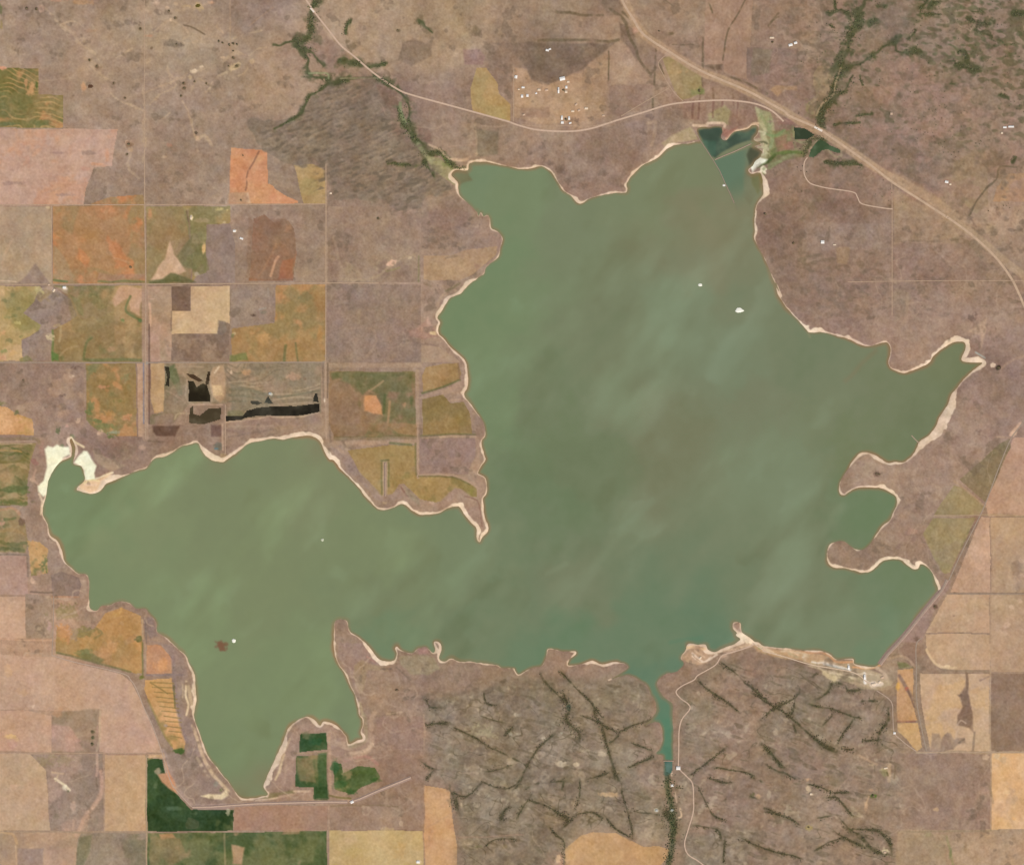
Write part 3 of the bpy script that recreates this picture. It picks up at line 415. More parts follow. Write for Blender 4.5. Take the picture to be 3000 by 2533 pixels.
FRACT = [l.strip() for l in """c3:215,240 240,300 330,390 430,470|7
c3:380,370 420,460 430,520 400,600 500,680 510,780|15
c3:360,220 430,290 500,360 600,450 640,500 700,590|5
c3:520,560 620,590 700,640 820,690|6
c3:820,690 900,650 1000,620 1090,585|7
c3:740,770 780,740 820,700|7
c3:680,640 710,760 740,860 770,940 790,1000 830,1080|8
c3:640,500 640,570 690,640|9
c3:830,1080 850,1180 880,1300 910,1400 912,1490|6
c3:560,1055 640,1030 740,990|7
c3:100,1130 180,1085 300,1065 410,1050|7
c3:320,690 220,780 170,860 110,960 60,1080 10,1130|6
c3:0,900 120,945|5
c3:515,1030 510,1170 480,1280|6
c3:90,1190 250,1250 340,1290 400,1350|6
c3:480,1320 600,1300 700,1350|7
c3:380,1420 480,1330|5
c3:720,1340 790,1430 910,1490|6
c3:290,1400 340,1480 390,1530 390,1705|7
c3:890,960 1000,910 1090,865|6
c3:910,770 1000,800 1085,830|5
c3:900,1290 1030,1300 1130,1320|5
c3:1150,1280 1200,1330 1240,1390 1230,1500|22
c3:780,980 800,1040|18
c3:400,1060 395,1120|6
c3:1590,160 1680,220 1760,280 1900,400 1960,440|7
c3:1420,290 1500,380 1580,430 1650,470 1740,540|7
c3:1370,1020 1440,970 1540,890 1640,810|6
c3:1930,560 2000,500 2089,455|8
c3:1920,780 1990,870 2089,980|7
c3:1430,1100 1500,1260 1550,1330 1640,1370|6
c3:1500,1030 1620,1070 1700,1080|5
c3:1540,960 1750,990 1860,1030|4
c3:1390,1415 1560,1440 1600,1520|5
c3:1730,1500 1900,1570 2089,1630|5
c3:1920,1270 2089,1330|7
c3:1290,680 1320,640 1370,630|5
c3:1630,1500 1620,1705|5
c3:160,1130 140,1180 60,1290 40,1360|6
c3:350,1300 420,1340 400,1380|12
c3:1250,1110 1320,1115|5
d3:520,240 430,290 380,340 340,420 200,490 120,550 80,580|8
d3:0,380 120,450 300,570 480,730 560,790 640,830|6
d3:480,720 560,780 650,820|13
d3:420,460 500,490 600,510 700,545 780,575 850,580|6
d3:780,575 770,620 700,710 660,770|6
d3:620,345 540,420 480,450|6
d3:600,350 640,320 720,345 740,380 850,375|8
d3:830,465 880,450 970,455|9
d3:1060,460 1050,540 1050,600 1000,660 960,780|12
d3:850,755 1000,740|6
d3:690,810 790,830|8
d3:90,790 150,860 200,920 240,1000|9
d3:240,1000 380,1080 520,1110 600,1150|7
d3:600,1152 750,1152|7
d3:580,1195 650,1190 700,1240 780,1340|7
d3:100,1305 200,1310 260,1330 330,1370 380,1410|6
d3:680,1350 740,1430 830,1480|6
d3:740,1440 860,1445 980,1440 1040,1500 1080,1560|9
d3:830,1480 900,1560 960,1600 1060,1610|14
d3:640,1460 760,1530 870,1580|7
d3:1060,1500 1075,1620|9
d3:480,1600 600,1540 720,1510|6
d3:90,1570 180,1600 250,1620 390,1670|5
d3:510,1360 620,1340|4
d3:330,420 320,520 280,560|7
d3:320,620 340,700|8
d3:110,940 200,980 260,1010|5
d3:0,1030 100,1070|6
d3:0,1180 40,1190|7
d3:540,640 630,540|4
b3:1720,570 1800,600 1900,620|4
b3:1500,650 1640,720 1760,790 1850,830 2000,910 2089,950|5
b3:1260,930 1340,970 1410,980|6
b3:1300,640 1380,620 1480,620|9
b3:1900,720 1930,680 1970,650|8
b3:1750,990 1900,960 2030,920|5
b3:2030,1030 1990,1090 1900,1120 1720,1070|4
b3:1490,1140 1600,1190 1740,1070|6
b3:1870,1380 1900,1300 1950,1250|13
b3:1515,1190 1530,1290|13
b3:1470,1100 1500,1180|7
b3:1740,370 1760,470 1850,490|5
b3:1300,430 1330,500 1420,500|9
b3:2030,480 2089,500|7
b3:1750,1560 1840,1510 2000,1520|4
b3:1330,1000 1300,1060|6""".splitlines()]
FR = []
for l in FRACT:
    a, w = l.rsplit('|', 1); FR.append((P(a), float(w)))
for pts, w in FR: T(pts, w * 1.9, (116, 103, 84), .5, soft=.95, brk=.35, warp=2.2, tp=1, rag=.3)
for pts, w in FR: T(pts, w * .55, (82, 77, 57), .85, soft=.8, brk=.1, warp=2.2, tp=1, rag=.22)
T('c3:1195,900 1190,1080 1205,1180 1225,1260 1230,1400 1225,1550 1190,1705', 15, (88,92,68), .75, brk=.2)
T('c3:1185,910 1185,1000', 16, (66,96,84), .8); blob('c3:1225,1095', 6, 5, (235,225,205), .9); blob('c3:1105,1285', 6, 5, (196,188,168), .8); blob('c3:1225,1285', 6, 5, (196,196,180), .8); T('c3:1210,960 1225,1020', 4, (230,200,170), .9); T('c3:1290,1270 1300,1330 1280,1340', 4, (224,192,160), .8); T('c3:1250,1150 1260,1220', 4, (206,178,150), .7)
blob('c3:430,490', 10, 12, (72,86,72), .8)
# NW creek woods and others
CREEK = [(P('b0:470,-300 470,0 440,60 430,120 430,180 425,260 380,300 320,320'), 15), (P('b0:310,290 320,330 350,380 400,440 390,500 390,560 440,590 540,590'), 11), (P('b0:370,350 430,390 470,450 510,500'), 9), (P('b0:530,600 560,640 640,625 750,605 900,600 960,620 1030,650 1080,700'), 11),
  (P('b0:1085,700 1150,780 1170,860 1160,930 1180,1000 1200,1060 1260,1110'), 12), (P('b0:1090,830 1110,900 1130,960 1180,1040 1220,1090 1280,1170'), 11), (P('b0:1280,1180 1400,1160 1450,1210 1510,1270 1600,1300'), 9), (P('b0:540,640 480,700 400,740 370,830 300,900 220,950 150,985'), 6), (P('b0:140,350 200,350 260,320 310,300'), 5),
  (P('b0:1270,1240 1310,1290 1350,1350'), 8), (P('b0:640,470 740,490 800,510'), 12), (P('b0:870,520 1000,490'), 6), (P('b0:1000,1250 1100,1260 1200,1270'), 5), (P('b0:680,270 690,200 720,160'), 7), (P('b0:1250,150 1290,200 1340,250'), 8)]
for pts, w in CREEK: T(pts, max(4, w * .45), (84,86,58), .85, warp=2, rag=.1); T(pts, w * 1.9, (112,104,80), .65, brk=.3, warp=3, rag=.4); T(pts, w * 1.05, (86,89,60), .8, brk=.1, warp=3, rag=.3)
T('b0:1100,790 1110,870 1140,940', 8, (140,150,108), .7); T('b0:1230,1110 1280,1180 1330,1220 1420,1250', 11, (156,152,116), .75); patch('b0:1270,1190 1400,1200 1500,1290 1560,1380 1500,1420 1420,1360 1330,1290', (164,154,114), .8, c2=(128,132,84)); T('b0:1430,1190 1500,1290', 7, (112,120,64), .7)
T('b0:400,560 460,560 540,560 550,600', 4, (150,156,116), .7); T('b0:640,605 800,603 940,605', 3.5, (160,150,118), .7); T('b0:1310,1110 1400,1140 1460,1200 1560,1230 1680,1190', 5, (206,176,148), .7, brk=.3)
patch('b0:1690,980 1850,980 1850,1180 1690,1200', (132,117,98), .7); patch('b0:1210,970 1310,1000 1330,1100 1230,1080', (142,112,96), .7); T('b0:1470,1120 1690,1105', 3, (176,146,126), .6); T('b0:1680,930 1690,1190', 3.5, (172,146,120), .6); T('b0:1730,958 1960,958', 4, (172,144,124), .7)
T('b0:1500,1215 1590,1220 1690,1180', 7, (216,178,146), .6, brk=.3); patch('b0:1580,370 1720,370 1760,430 1740,500 1600,490', (146,112,104), .6)
CREEK_NE = [(P('d0:880,-300 870,0 820,80 800,150 790,230 750,310 745,380 700,450 690,500'), 22), (P('d0:690,500 720,540 650,620 640,700 590,780 560,840 540,900 525,975'), 15), (P('d0:720,540 780,510 830,500 900,450 960,410 1040,350 1110,330'), 10), (P('d0:1110,330 1130,290'), 13), (P('d0:1110,350 1120,390 1200,400 1290,385'), 11), (P('d0:1200,305 1260,230'), 8),
  (P('d0:580,90 620,95 690,70 740,100'), 8), (P('d0:640,-40 650,60'), 7), (P('d0:600,190 640,210'), 6), (P('d0:1300,110 1310,50 1370,-20'), 9), (P('d0:1310,100 1450,110'), 6), (P('d0:1380,10 1450,10'), 14), (P('d0:1650,150 1720,180 1830,190'), 13), (P('d0:1560,485 1640,515 1760,545'), 11), (P('d0:1650,490 1640,410 1580,410'), 6), (P('d0:1720,240 1780,270 1850,290'), 9), (P('d0:920,180 960,150'), 13), (P('d0:1500,460 1560,470'), 5), (P('d0:640,700 720,700 780,590'), 7), (P('d0:960,45 1040,50'), 8),
  (P('d0:800,890 920,875'), 7), (P('d0:640,950 830,940'), 5), (P('d0:2030,1190 1990,1230'), 6), (P('d0:1900,720 1960,740'), 6), (P('d0:740,700 640,730'), 6), (P('d0:560,1240 720,1250 850,1270'), 8), (P('d0:2000,110 2089,110'), 9), (P('d0:1700,100 1780,100'), 7), (P('d0:1530,640 1560,640'), 8), (P('d0:830,590 860,660'), 5), (P('d0:560,1060 460,1060 420,1140 400,1200'), 9)]
for pts, w in CREEK_NE: T(pts, max(4, w * .45), (82,82,58), .85, warp=2, rag=.1); T(pts, w * 1.7, (112,102,80), .65, brk=.3, warp=3, rag=.5); T(pts, w * 1.0, (84,85,60), .8, brk=.2, warp=3, rag=.5)
T('d0:690,520 650,640 630,720 540,790 500,880', 4, (190,160,128), .7)
T('d0:1670,1645 1720,1540 1800,1440 1880,1370 1910,1275 2060,1270', 4.5, (108,94,74), .8, brk=.2, rag=.2)
# wide highway verge
T('c0:830,-60 930,150 1010,265 1200,395 1450,545 1800,700 2000,810 2089,860; d0:400,940 520,1000 700,1110 900,1250 1080,1360 1300,1480 1500,1600', 24, (180,149,121), .92, soft=.25)
T('d1:1370,0 1560,130 1750,270 1900,400 2060,520 2120,600', 22, (178,149,122), .85, soft=.3)
T('c0:930,150 1000,265', 9, (200,166,142), .7, brk=.3); blob('c0:1195,410', 9, 9, (186,162,142), .6); blob('c0:940,230', 8, 9, (196,150,132), .6)
# ---- western sections
patch('a1:115,600 200,540 270,450 310,500 370,590 380,602', (152,128,114), .85, warp=1.5); T('a1:0,580 115,582', 3, (212,182,152), .8); blob('a1:365,20', 7, 5, (216,188,148), .7)
T('a1:90,270 50,360 20,440', 7, (196,162,132), .6, brk=.3)
patch('a1:620,20 960,20 1000,170 1010,300 960,420 900,540 640,470 560,220', (190,130,88), .45); patch('a1:405,300 520,450 560,590 410,590', (166,136,100), .6)
T('a1:750,585 1100,588', 5, (118,116,74), .75); T('a1:410,575 510,585', 6, (100,112,66), .75); blob('a1:1000,475', 6, 6, (128,112,74), .8); T('a1:870,410 960,430', 5, (200,150,112), .6); patch('a1:740,530 1100,530 1100,570 740,575', (168,124,100), .6)
patch('a1:1130,590 1200,500 1260,400 1300,290 1330,380 1400,500 1340,550 1240,570 1200,585', (217,176,144), .9, warp=3); patch('a1:1350,400 1400,320 1460,250 1462,420 1480,500 1380,470', (124,118,80), .75); patch('a1:1130,575 1240,560 1300,520 1400,545 1470,590 1130,600', (104,104,68), .85); T('a1:1440,50 1450,260', 4, (150,126,106), .7)
blob('a1:1145,60', 8, 16, (206,142,104), .6); patch('a1:1460,300 1560,300 1560,500 1470,520', (128,120,78), .6); blob('a1:1465,100', 5, 9, (246,230,190), .9); blob('a1:1690,35', 16, 9, (202,178,118), .85); blob('a1:1540,120', 22, 6, (176,150,118), .6); blob('a1:1560,330', 5, 16, (232,182,122), .85); T('a1:1430,60 1440,130', 4, (118,96,76), .7); blob('a1:1715,135', 5, 4, (206,180,140), .7)
blob('a1:1795,200', 5, 4, (232,208,180), .9); blob('a1:1845,258', 7, 4, (226,202,172), .9); blob('a1:1500,530', 8, 5, (190,172,152), .7)
patch('b1:-60,90 0,140 60,80 80,105 230,105 260,140 300,200 290,560 -90,560 -60,260', (146,113,88), .6); patch('b1:200,420 290,400 285,560 170,560', (166,104,72), .75); T('b1:110,540 150,430 170,400', 6, (216,162,124), .7); blob('b1:240,180', 11, 14, (178,130,98), .5); T('b1:20,540 110,400 150,300', 6, (172,126,92), .5)
blob('b1:935,100', 7, 12, (134,120,104), .7, rough=.6); T('b1:600,250 660,480 740,560', 7, (172,146,122), .5); T('b1:820,240 830,290', 5, (178,152,128), .5); blob('b1:735,330', 24, 24, (146,120,106), .5)
T('b1:650,570 800,580 940,550 1000,490 1100,420 1200,380 1210,430', 6, (182,154,124), .6, brk=.3); blob('b1:1035,445', 18, 8, (236,190,160), .9, -25); blob('b1:1180,405', 8, 5, (214,188,154), .7); T('b1:1000,510 1100,480', 5, (150,136,96), .6); T('b1:1240,390 1245,590', 4, (136,124,84), .6)
for q in ('b1:1480,180','b1:1380,130','b1:1440,250','b1:1350,260','b1:1500,300','b1:1420,320','b1:1300,330','b1:1620,150','b1:1640,110','b1:1700,150','b1:1390,610','b1:1500,600','b1:1400,640','b1:1350,200','b1:1580,330','b1:1545,165'):
    blob(q, 11, 7, (124,106,92), .6, rough=.6)
patch('b1:1300,40 1500,10 1640,60 1560,160 1440,180 1320,140', (158,132,121), .5); patch('b1:1680,440 1740,450 1700,500', (160,122,98), .6); T('b1:1460,400 1540,390', 5, (146,122,100), .6)
T('b1:540,-40 535,600', 3.5, (184,152,124), .6);
# row two
patch('a1:300,640 380,620 520,630 520,680 400,660', (196,164,144), .6); blob('a1:500,640', 7, 7, (226,204,180), .8); blob('a1:410,652', 7, 5, (218,180,160), .7); T('a1:430,630 520,700', 4, (150,112,96), .6)
patch('a1:540,690 620,720 650,800 640,850 600,830 580,770', (116,120,74), .75); patch('a1:910,640 1000,625 1100,640 1080,800 1070,860 1000,830 980,720 880,780 840,740', (222,178,146), .85, warp=4, c2=(206,160,124)); T('a1:1000,700 960,800 1000,850 1090,890', 6, (112,116,72), .75); blob('a1:940,880', 7, 7, (112,128,72), .7); blob('a1:1075,885', 8, 6, (98,124,80), .7)
T('a1:405,960 410,1195', 6, (112,122,70), .8); patch('a1:410,1120 470,1140 470,1195 410,1195', (96,126,72), .8); T('a1:640,1180 1100,1185', 8, (112,112,70), .7); T('a1:470,1150 520,1100 600,1080', 5, (176,146,108), .6); T('a1:640,1160 660,1060 700,1020', 6, (108,110,66), .6); patch('a1:870,930 960,930 960,1050 890,1060', (182,142,100), .6); blob('a1:860,1100', 14, 10, (190,142,106), .6); patch('a1:520,700 860,700 880,900 660,1000 560,960', (150,128,84), .5); T('a1:420,930 470,930 460,1040', 6, (186,158,114), .6)
for q, c in (('a1:60,650',(222,178,126)),('a1:20,980',(218,166,116)),('a1:100,1130',(210,166,108)),('a1:20,1120',(140,138,84)),('a1:170,680',(176,156,104)),('a1:130,900',(196,176,116)),('a1:60,860',(160,146,96)),('a1:300,660',(196,176,120)),('a1:30,1170',(214,160,120)),('a1:380,1010',(214,190,148))): blob(q, 11, 8, c, .75, rough=.6)
for q in ('a1:100,690','a1:200,740','a1:50,740','a1:140,790','a1:60,1040','a1:170,1000','a1:110,850','a1:200,1180'): blob(q, 12, 6, (130,122,76), .65, rough=.7)
T('a1:1150,720 1180,720', 3, (206,168,144), .7); T('a1:1145,760 1150,920', 5, (222,176,146), .7); patch('a1:1145,960 1215,980 1220,1190 1145,1195', (190,150,130), .7); T('a1:1308,820 1310,960', 3.5, (142,118,98), .8); patch('a1:1665,895 1720,890 1740,960 1700,1000 1660,980', (136,118,106), .8); blob('a1:1620,930', 14, 14, (222,180,138), .5); blob('a1:1420,770', 5, 4, (112,84,76), .7); T('a1:1740,640 1745,880', 4, (220,184,142), .6)
for q in ('a1:1280,1050','a1:1300,1110','a1:1590,1140','a1:1640,1080','a1:1280,1150','a1:1600,1060'): blob(q, 9, 8, (166,140,120), .6, rough=.7)
blob('a1:1940,845', 9, 6, (92,72,64), .85); blob('a1:2020,820', 12, 8, (128,120,104), .6); T('a1:1990,800 2040,790', 4, (170,160,148), .6); T('b1:95,640 100,700', 5, (166,146,132), .7); blob('a1:1790,985', 8, 6, (206,176,130), .8); blob('a1:1780,1000', 6, 9, (130,124,80), .7); patch('a1:1765,1150 1890,1140 1900,1200 1765,1200', (116,120,68), .75); blob('b1:400,700', 24, 14, (136,120,80), .6, rough=.6); T('b1:230,1080 215,1200', 7, (112,108,66), .75); T('b1:300,1060 320,1200', 5, (118,110,70), .7); blob('b1:60,1020', 18, 16, (200,150,98), .6); blob('b1:490,1010', 9, 30, (190,136,80), .5); blob('b1:340,800', 26, 14, (192,140,94), .5)
T('b1:720,940 880,940 920,1040 850,1160', 6, (168,140,120), .55, brk=.3); T('b1:790,800 780,900', 7, (168,144,120), .45); blob('b1:1135,1045', 8, 7, (132,112,100), .7); patch('b1:1170,960 1300,900 1330,860 1360,940 1390,960 1400,1010 1290,1030 1190,1000', (196,160,140), .75, c2=(170,134,120)); blob('b1:1355,980', 12, 7, (226,198,150), .85); T('b1:1250,1060 1400,1080', 5, (146,122,108), .6); T('b1:1290,600 1340,620', 6, (140,118,98), .6); T('b1:1400,760 1440,700 1560,640', 9, (190,158,128), .6, brk=.3); T('b1:1460,660 1560,600', 6, (122,108,78), .6)
T('b1:542,1225 1250,1225', 12, (176,146,122), .7, soft=.25, warp=.7); T('b1:1235,1265 1235,1671', 9, (176,146,120), .75, warp=.6)
# row three
for q, rx, ry, c in (('a1:800,1390',22,6,(204,140,104)),('a1:830,1420',16,6,(190,136,90)),('a1:920,1500',20,12,(130,118,68)),('a1:700,1540',10,16,(110,122,76)),('a1:980,1620',12,10,(206,140,100)),('a1:830,1600',26,12,(190,140,84)),('a1:740,1650',18,8,(98,118,70)),('a1:690,1590',8,8,(112,124,74)),('a1:960,1330',14,12,(136,128,84)),('a1:690,1260',12,10,(128,122,76)),('a1:790,1310',14,8,(180,138,90))): blob(q, rx, ry, c, .65, rough=.6)
for q, rx, ry, c in (('a1:180,1340',5,6,(128,104,90)),('a1:480,1455',10,6,(118,96,84)),('a1:520,1310',16,10,(188,154,130)),('a1:580,1240',12,6,(118,92,80)),('a1:440,1340',16,10,(174,142,122)),('a1:560,1310',8,5,(212,184,158)),('a1:470,1600',20,12,(180,146,124)),('a1:130,1585',8,8,(110,112,74)),('a1:20,1600',18,14,(226,172,124)),('a1:150,1640',12,7,(220,164,120)),('a1:600,1650',10,8,(214,180,152)),('a1:20,1520',14,5,(128,116,70)),('a1:380,1380',8,8,(132,108,92))): blob(q, rx, ry, c, .7, rough=.6)
patch('a1:1280,1250 1340,1220 1360,1290 1400,1440 1370,1460 1300,1330', (112,118,84), .75); T('a1:1340,1245 1560,1240', 4, (176,148,122), .6); T('a1:1400,1290 1440,1350', 3, (184,150,124), .5); patch('a1:1640,1240 1720,1220 1740,1300 1720,1470 1690,1520 1640,1480 1620,1300', (196,158,124), .8); patch('a1:1640,1380 1700,1380 1710,1460 1640,1470', (226,190,146), .85); T('a1:1650,1280 1680,1240', 5, (232,204,172), .8); blob('a1:1770,1280', 4, 8, (220,188,160), .8)
for q in ('a1:1752,1395 1860,1385 1960,1400 2060,1440; b1:200,1440 330,1450 490,1400', 'a1:1752,1360 1860,1350 1960,1365 2089,1350; b1:180,1400 330,1420 490,1375', 'a1:1755,1430 1850,1440 1950,1430 2040,1455', 'a1:1750,1480 1830,1470 1920,1480; b1:150,1480 300,1470 430,1480', 'a1:1745,1560 1820,1540 1900,1550 2000,1525; b1:20,1525 250,1520 430,1518'):
    T(q, 4, (184,160,134), .6, warp=1.5, brk=.2)
for q in ('a1:1756,1412 1900,1412 2040,1450; b1:250,1460 480,1425', 'a1:1752,1455 1880,1460 1990,1480', 'a1:1750,1505 1880,1500'): T(q, 5, (118,112,92), .6, warp=1.5)
T('a1:1436,1340 1436,1515 1618,1518 1618,1370', 4, (188,162,138), .6); T('a1:1725,1660 1860,1650 1900,1632 2089,1612; b1:130,1616 300,1622 488,1594', 4, (200,172,146), .7); patch('a1:1300,1400 1430,1330 1436,1510 1380,1590 1250,1590', (158,136,112), .6, c2=(138,122,98)); T('a1:1270,1420 1380,1480 1440,1540', 4, (178,150,126), .5)
patch('b1:0,1618 300,1630 490,1600 495,1671; b2:130,20 0,40; a1:1740,1671', (170,142,124), .6, c2=(150,126,114))
T('a1:1450,1530 1700,1530', 4, (186,156,134), .8, warp=.5); T('a1:1340,1640 1360,1600 1440,1600', 4, (186,160,132), .7); patch('a1:1180,1600 1330,1600 1330,1671 1180,1671', (160,132,116), .6); patch('a1:1160,1420 1250,1400 1250,1570 1190,1590', (206,166,124), .6)
blob('a1:1880,1280', 17, 11, (196,146,104), .7); blob('b1:280,1310', 24, 11, (188,146,118), .7); blob('b1:375,1330', 5, 5, (140,112,90), .7); patch('a1:1765,1370 1900,1400 2000,1430 2089,1420 2060,1530 1900,1560 1760,1590', (134,126,108), .65); blob('a1:2065,1445', 7, 6, (222,220,206), .8); patch('a1:1740,1590 1860,1570 1900,1600 1860,1630 1740,1640', (120,118,88), .7)
patch('a2:1165,15 1385,15 1340,95 1200,95 1165,60', (106,80,66), .9, warp=.8); patch('a2:1615,10 1700,15 1700,100 1615,100', (112,84,74), .85, warp=.8); patch('a2:1130,0 1165,0 1165,100 1120,120', (166,138,116), .6)
patch('a2:1390,20 1610,10 1610,100 1360,100', (158,134,118), .6); T('a2:1740,50 1860,60', 8, (142,116,104), .6); T('a2:1750,20 2089,10', 5, (176,150,128), .6); T('a2:1750,100 1900,70 2089,40', 5, (136,114,100), .6)
patch('a2:800,170 960,150 1050,180 1000,280 900,310 820,260', (140,114,98), .6, c2=(158,136,112)); patch('a2:720,280 860,380 900,360 980,330 800,260 700,200', (176,150,124), .75); blob('a2:1090,185', 12, 8, (198,160,136), .7); T('a2:1110,130 1250,140', 4, (118,96,76), .7)
blob('a2:1660,170', 14, 10, (104,106,96), .7); T('a2:1645,190 1665,190', 4, (96,128,140), .8); blob('a2:1700,250', 10, 6, (180,150,110), .7); T('a2:1700,10 1705,200', 4, (196,164,140), .7)
for q, rx, ry, c in (('a2:450,60',9,9,(98,104,70)),('a2:540,100',10,8,(112,118,84)),('a2:770,70',13,8,(222,184,154)),('a2:850,95',14,8,(98,108,60)),('a2:800,20',20,6,(124,122,74)),('a2:870,70',14,5,(156,160,136)),('a2:520,20',8,10,(206,160,140)),('a2:30,40',20,14,(226,172,122)),('a2:470,170',14,7,(130,134,104)),('a2:320,200',8,18,(170,134,118)),('a2:260,290',8,12,(152,110,98)),('a2:250,430',9,12,(202,166,140)),('a2:170,750',9,10,(120,92,74)),('a2:20,770',14,8,(206,152,122)),('a2:340,1080',9,24,(104,112,70)),('a2:120,950',40,10,(118,112,72)),('a2:250,920',8,10,(206,150,96)),('a2:100,520',36,5,(104,108,58)),('a2:150,230',30,6,(100,104,58)),('a2:100,600',40,6,(118,110,60)),('a2:300,1150',10,7,(178,144,120)),('a2:250,1200',8,10,(214,178,150)),('a2:510,1080',8,5,(112,96,66)),('a2:370,880',6,6,(122,96,78)),('a2:300,1570',9,5,(230,196,160)),('a2:380,1550',7,10,(198,160,148)),('a2:640,1600',30,12,(140,124,76)),('a2:560,1600',12,16,(166,138,110)),('a2:490,1580',18,20,(200,140,92)),('a2:480,1430',26,18,(146,130,88)),('a2:540,1490',26,8,(166,142,118)),('a2:910,1450',14,12,(198,150,88)),('a2:1070,1650',10,6,(96,100,60))): blob(q, rx, ry, c, .75, rough=.6)
T('a2:0,125 260,118 300,150', 8, (146,124,98), .8); T('a2:0,158 240,155', 4, (190,160,130), .7); T('a2:230,1285 395,1290', 4, (128,108,92), .8); T('a2:395,1325 600,1325', 3.5, (176,126,96), .7); T('a2:0,1650 390,1655', 3, (212,166,134), .6); T('a2:212,1010 218,1165', 5, (138,118,104), .8); T('a2:0,1005 215,1002', 4, (138,118,104), .8)
patch('a2:1090,1480 1160,1470 1190,1560 1200,1620 1140,1640 1100,1560', (148,128,120), .75); T('a2:1085,1500 1090,1640', 5, (196,160,120), .7); T('a2:1110,1500 1115,1671', 3, (128,114,106), .7)
T('a2:730,1560 780,1600 720,1640', 5, (132,118,74), .6); patch('a2:620,1420 700,1440 740,1500 620,1510 590,1400', (166,140,118), .7); patch('a2:400,1420 560,1400 600,1480 420,1500', (158,138,100), .6)
# ---- peninsula (b2)
T('b2:600,150 700,150 900,150 1225,135', 11, (180,148,122), .8, warp=.6); T('b2:600,122 1220,110', 5, (140,118,86), .6); T('b2:1020,155 1180,160', 6, (112,112,74), .7); T('b2:1232,0 1240,380 1260,395 1500,392 1640,450 1700,500', 7, (182,150,126), .85, warp=.6); T('b2:1215,150 1225,400', 5, (122,108,66), .7); T('b2:1240,405 1500,408 1640,470', 4, (116,104,66), .7)
T('b2:988,290 988,600', 13, (178,148,116), .95, soft=.2, warp=.4); T('b2:960,285 1015,280', 5, (118,108,66), .8); T('b2:962,300 962,560', 4, (124,112,68), .7); T('b2:1018,300 1014,480', 4, (120,110,66), .7)
patch('b2:560,180 640,170 760,320 860,440 960,560 1060,540 1100,470 1120,570 1000,610 930,590 820,480 700,340', (160,135,120), .85); patch('b2:1100,470 1140,560 1160,570 1110,480', (130,92,80), .85); patch('b2:1140,490 1240,590 1260,640 1180,590 1130,540', (152,136,114), .7); patch('b2:1260,610 1400,600 1520,490 1580,510 1700,600 1740,700 1760,800 1720,840 1680,760 1580,640 1560,600 1400,640', (166,136,118), .85); T('b2:1600,560 1690,590 1720,700 1730,790', 4, (142,108,92), .7); patch('b2:1680,110 1720,120 1700,250 1720,300 1660,380 1640,330 1690,250', (178,146,124), .7); patch('b2:1650,400 1740,400 1750,520 1700,600 1690,480', (168,138,118), .6); blob('b2:1650,510', 12, 16, (150,134,72), .6); blob('b2:1340,610', 14, 5, (204,172,150), .7)
T('b2:1255,90 1680,90', 4, (120,110,72), .8); T('b2:1270,105 1690,108', 3, (190,158,130), .8); T('b2:600,105 1220,95', 5, (128,110,76), .6)
patch('b1:580,1380 640,1350 720,1370 780,1470 790,1671 570,1671', (151,117,90), .8); patch('b1:570,1285 860,1275 1200,1280 1200,1420 1010,1420 960,1570 940,1440 850,1400 800,1450 740,1370 640,1330 580,1340', (108,106,68), .7, c2=(134,120,82)); patch('b1:815,1455 910,1450 950,1540 960,1600 880,1590 820,1570', (218,154,104), .9); T('b1:860,1420 970,1340', 5, (184,148,110), .6); blob('b1:1140,1530', 11, 16, (186,136,98), .7); blob('b1:1190,1500', 6, 20, (104,104,62), .7); T('b1:1020,1500 1010,1660', 6, (192,142,102), .6); T('b1:985,1450 975,1590', 7, (92,98,58), .7); patch('b2:1000,0 1220,0 1220,90 1080,80', (184,138,98), .6)
T('b1:1275,1432 1430,1390 1560,1345', 5, (108,104,64), .8); T('b1:1440,1440 1560,1370', 14, (184,152,128), .7); T('b1:1270,1470 1420,1420 1500,1440 1580,1440', 9, (178,148,124), .75); T('b1:1545,1215 1560,1340', 4, (140,108,80), .6); blob('b1:1430,1290', 20, 16, (178,138,94), .5); patch('b1:1480,1500 1560,1490 1600,1510 1490,1515', (184,152,128), .7)
T('b1:535,1200 540,1671', 11, (172,144,122), .8, warp=.5); T('b1:515,1200 518,1480', 3, (134,114,98), .8); T('b1:548,1210 552,1480', 3, (120,100,84), .8); blob('b1:525,1490', 4, 7, (222,200,176), .9); T('b2:535,0 545,110 600,170 680,230', 7, (176,146,122), .8); T('b2:565,0 570,140', 5, (140,118,100), .7)
# ---- levee along x=430
T('s:424,838 424,1062 426,1284', 16, (178,146,124), .85, soft=.2, warp=.4); T('s:437,950 437,1062 437,1240', 3.5, (116,92,82), .85, warp=.4); T('s:420,1064 421,1240', 2.6, (128,128,140), .8, warp=.3); blob('s:430,1063', 6, 4, (166,166,156), .8)
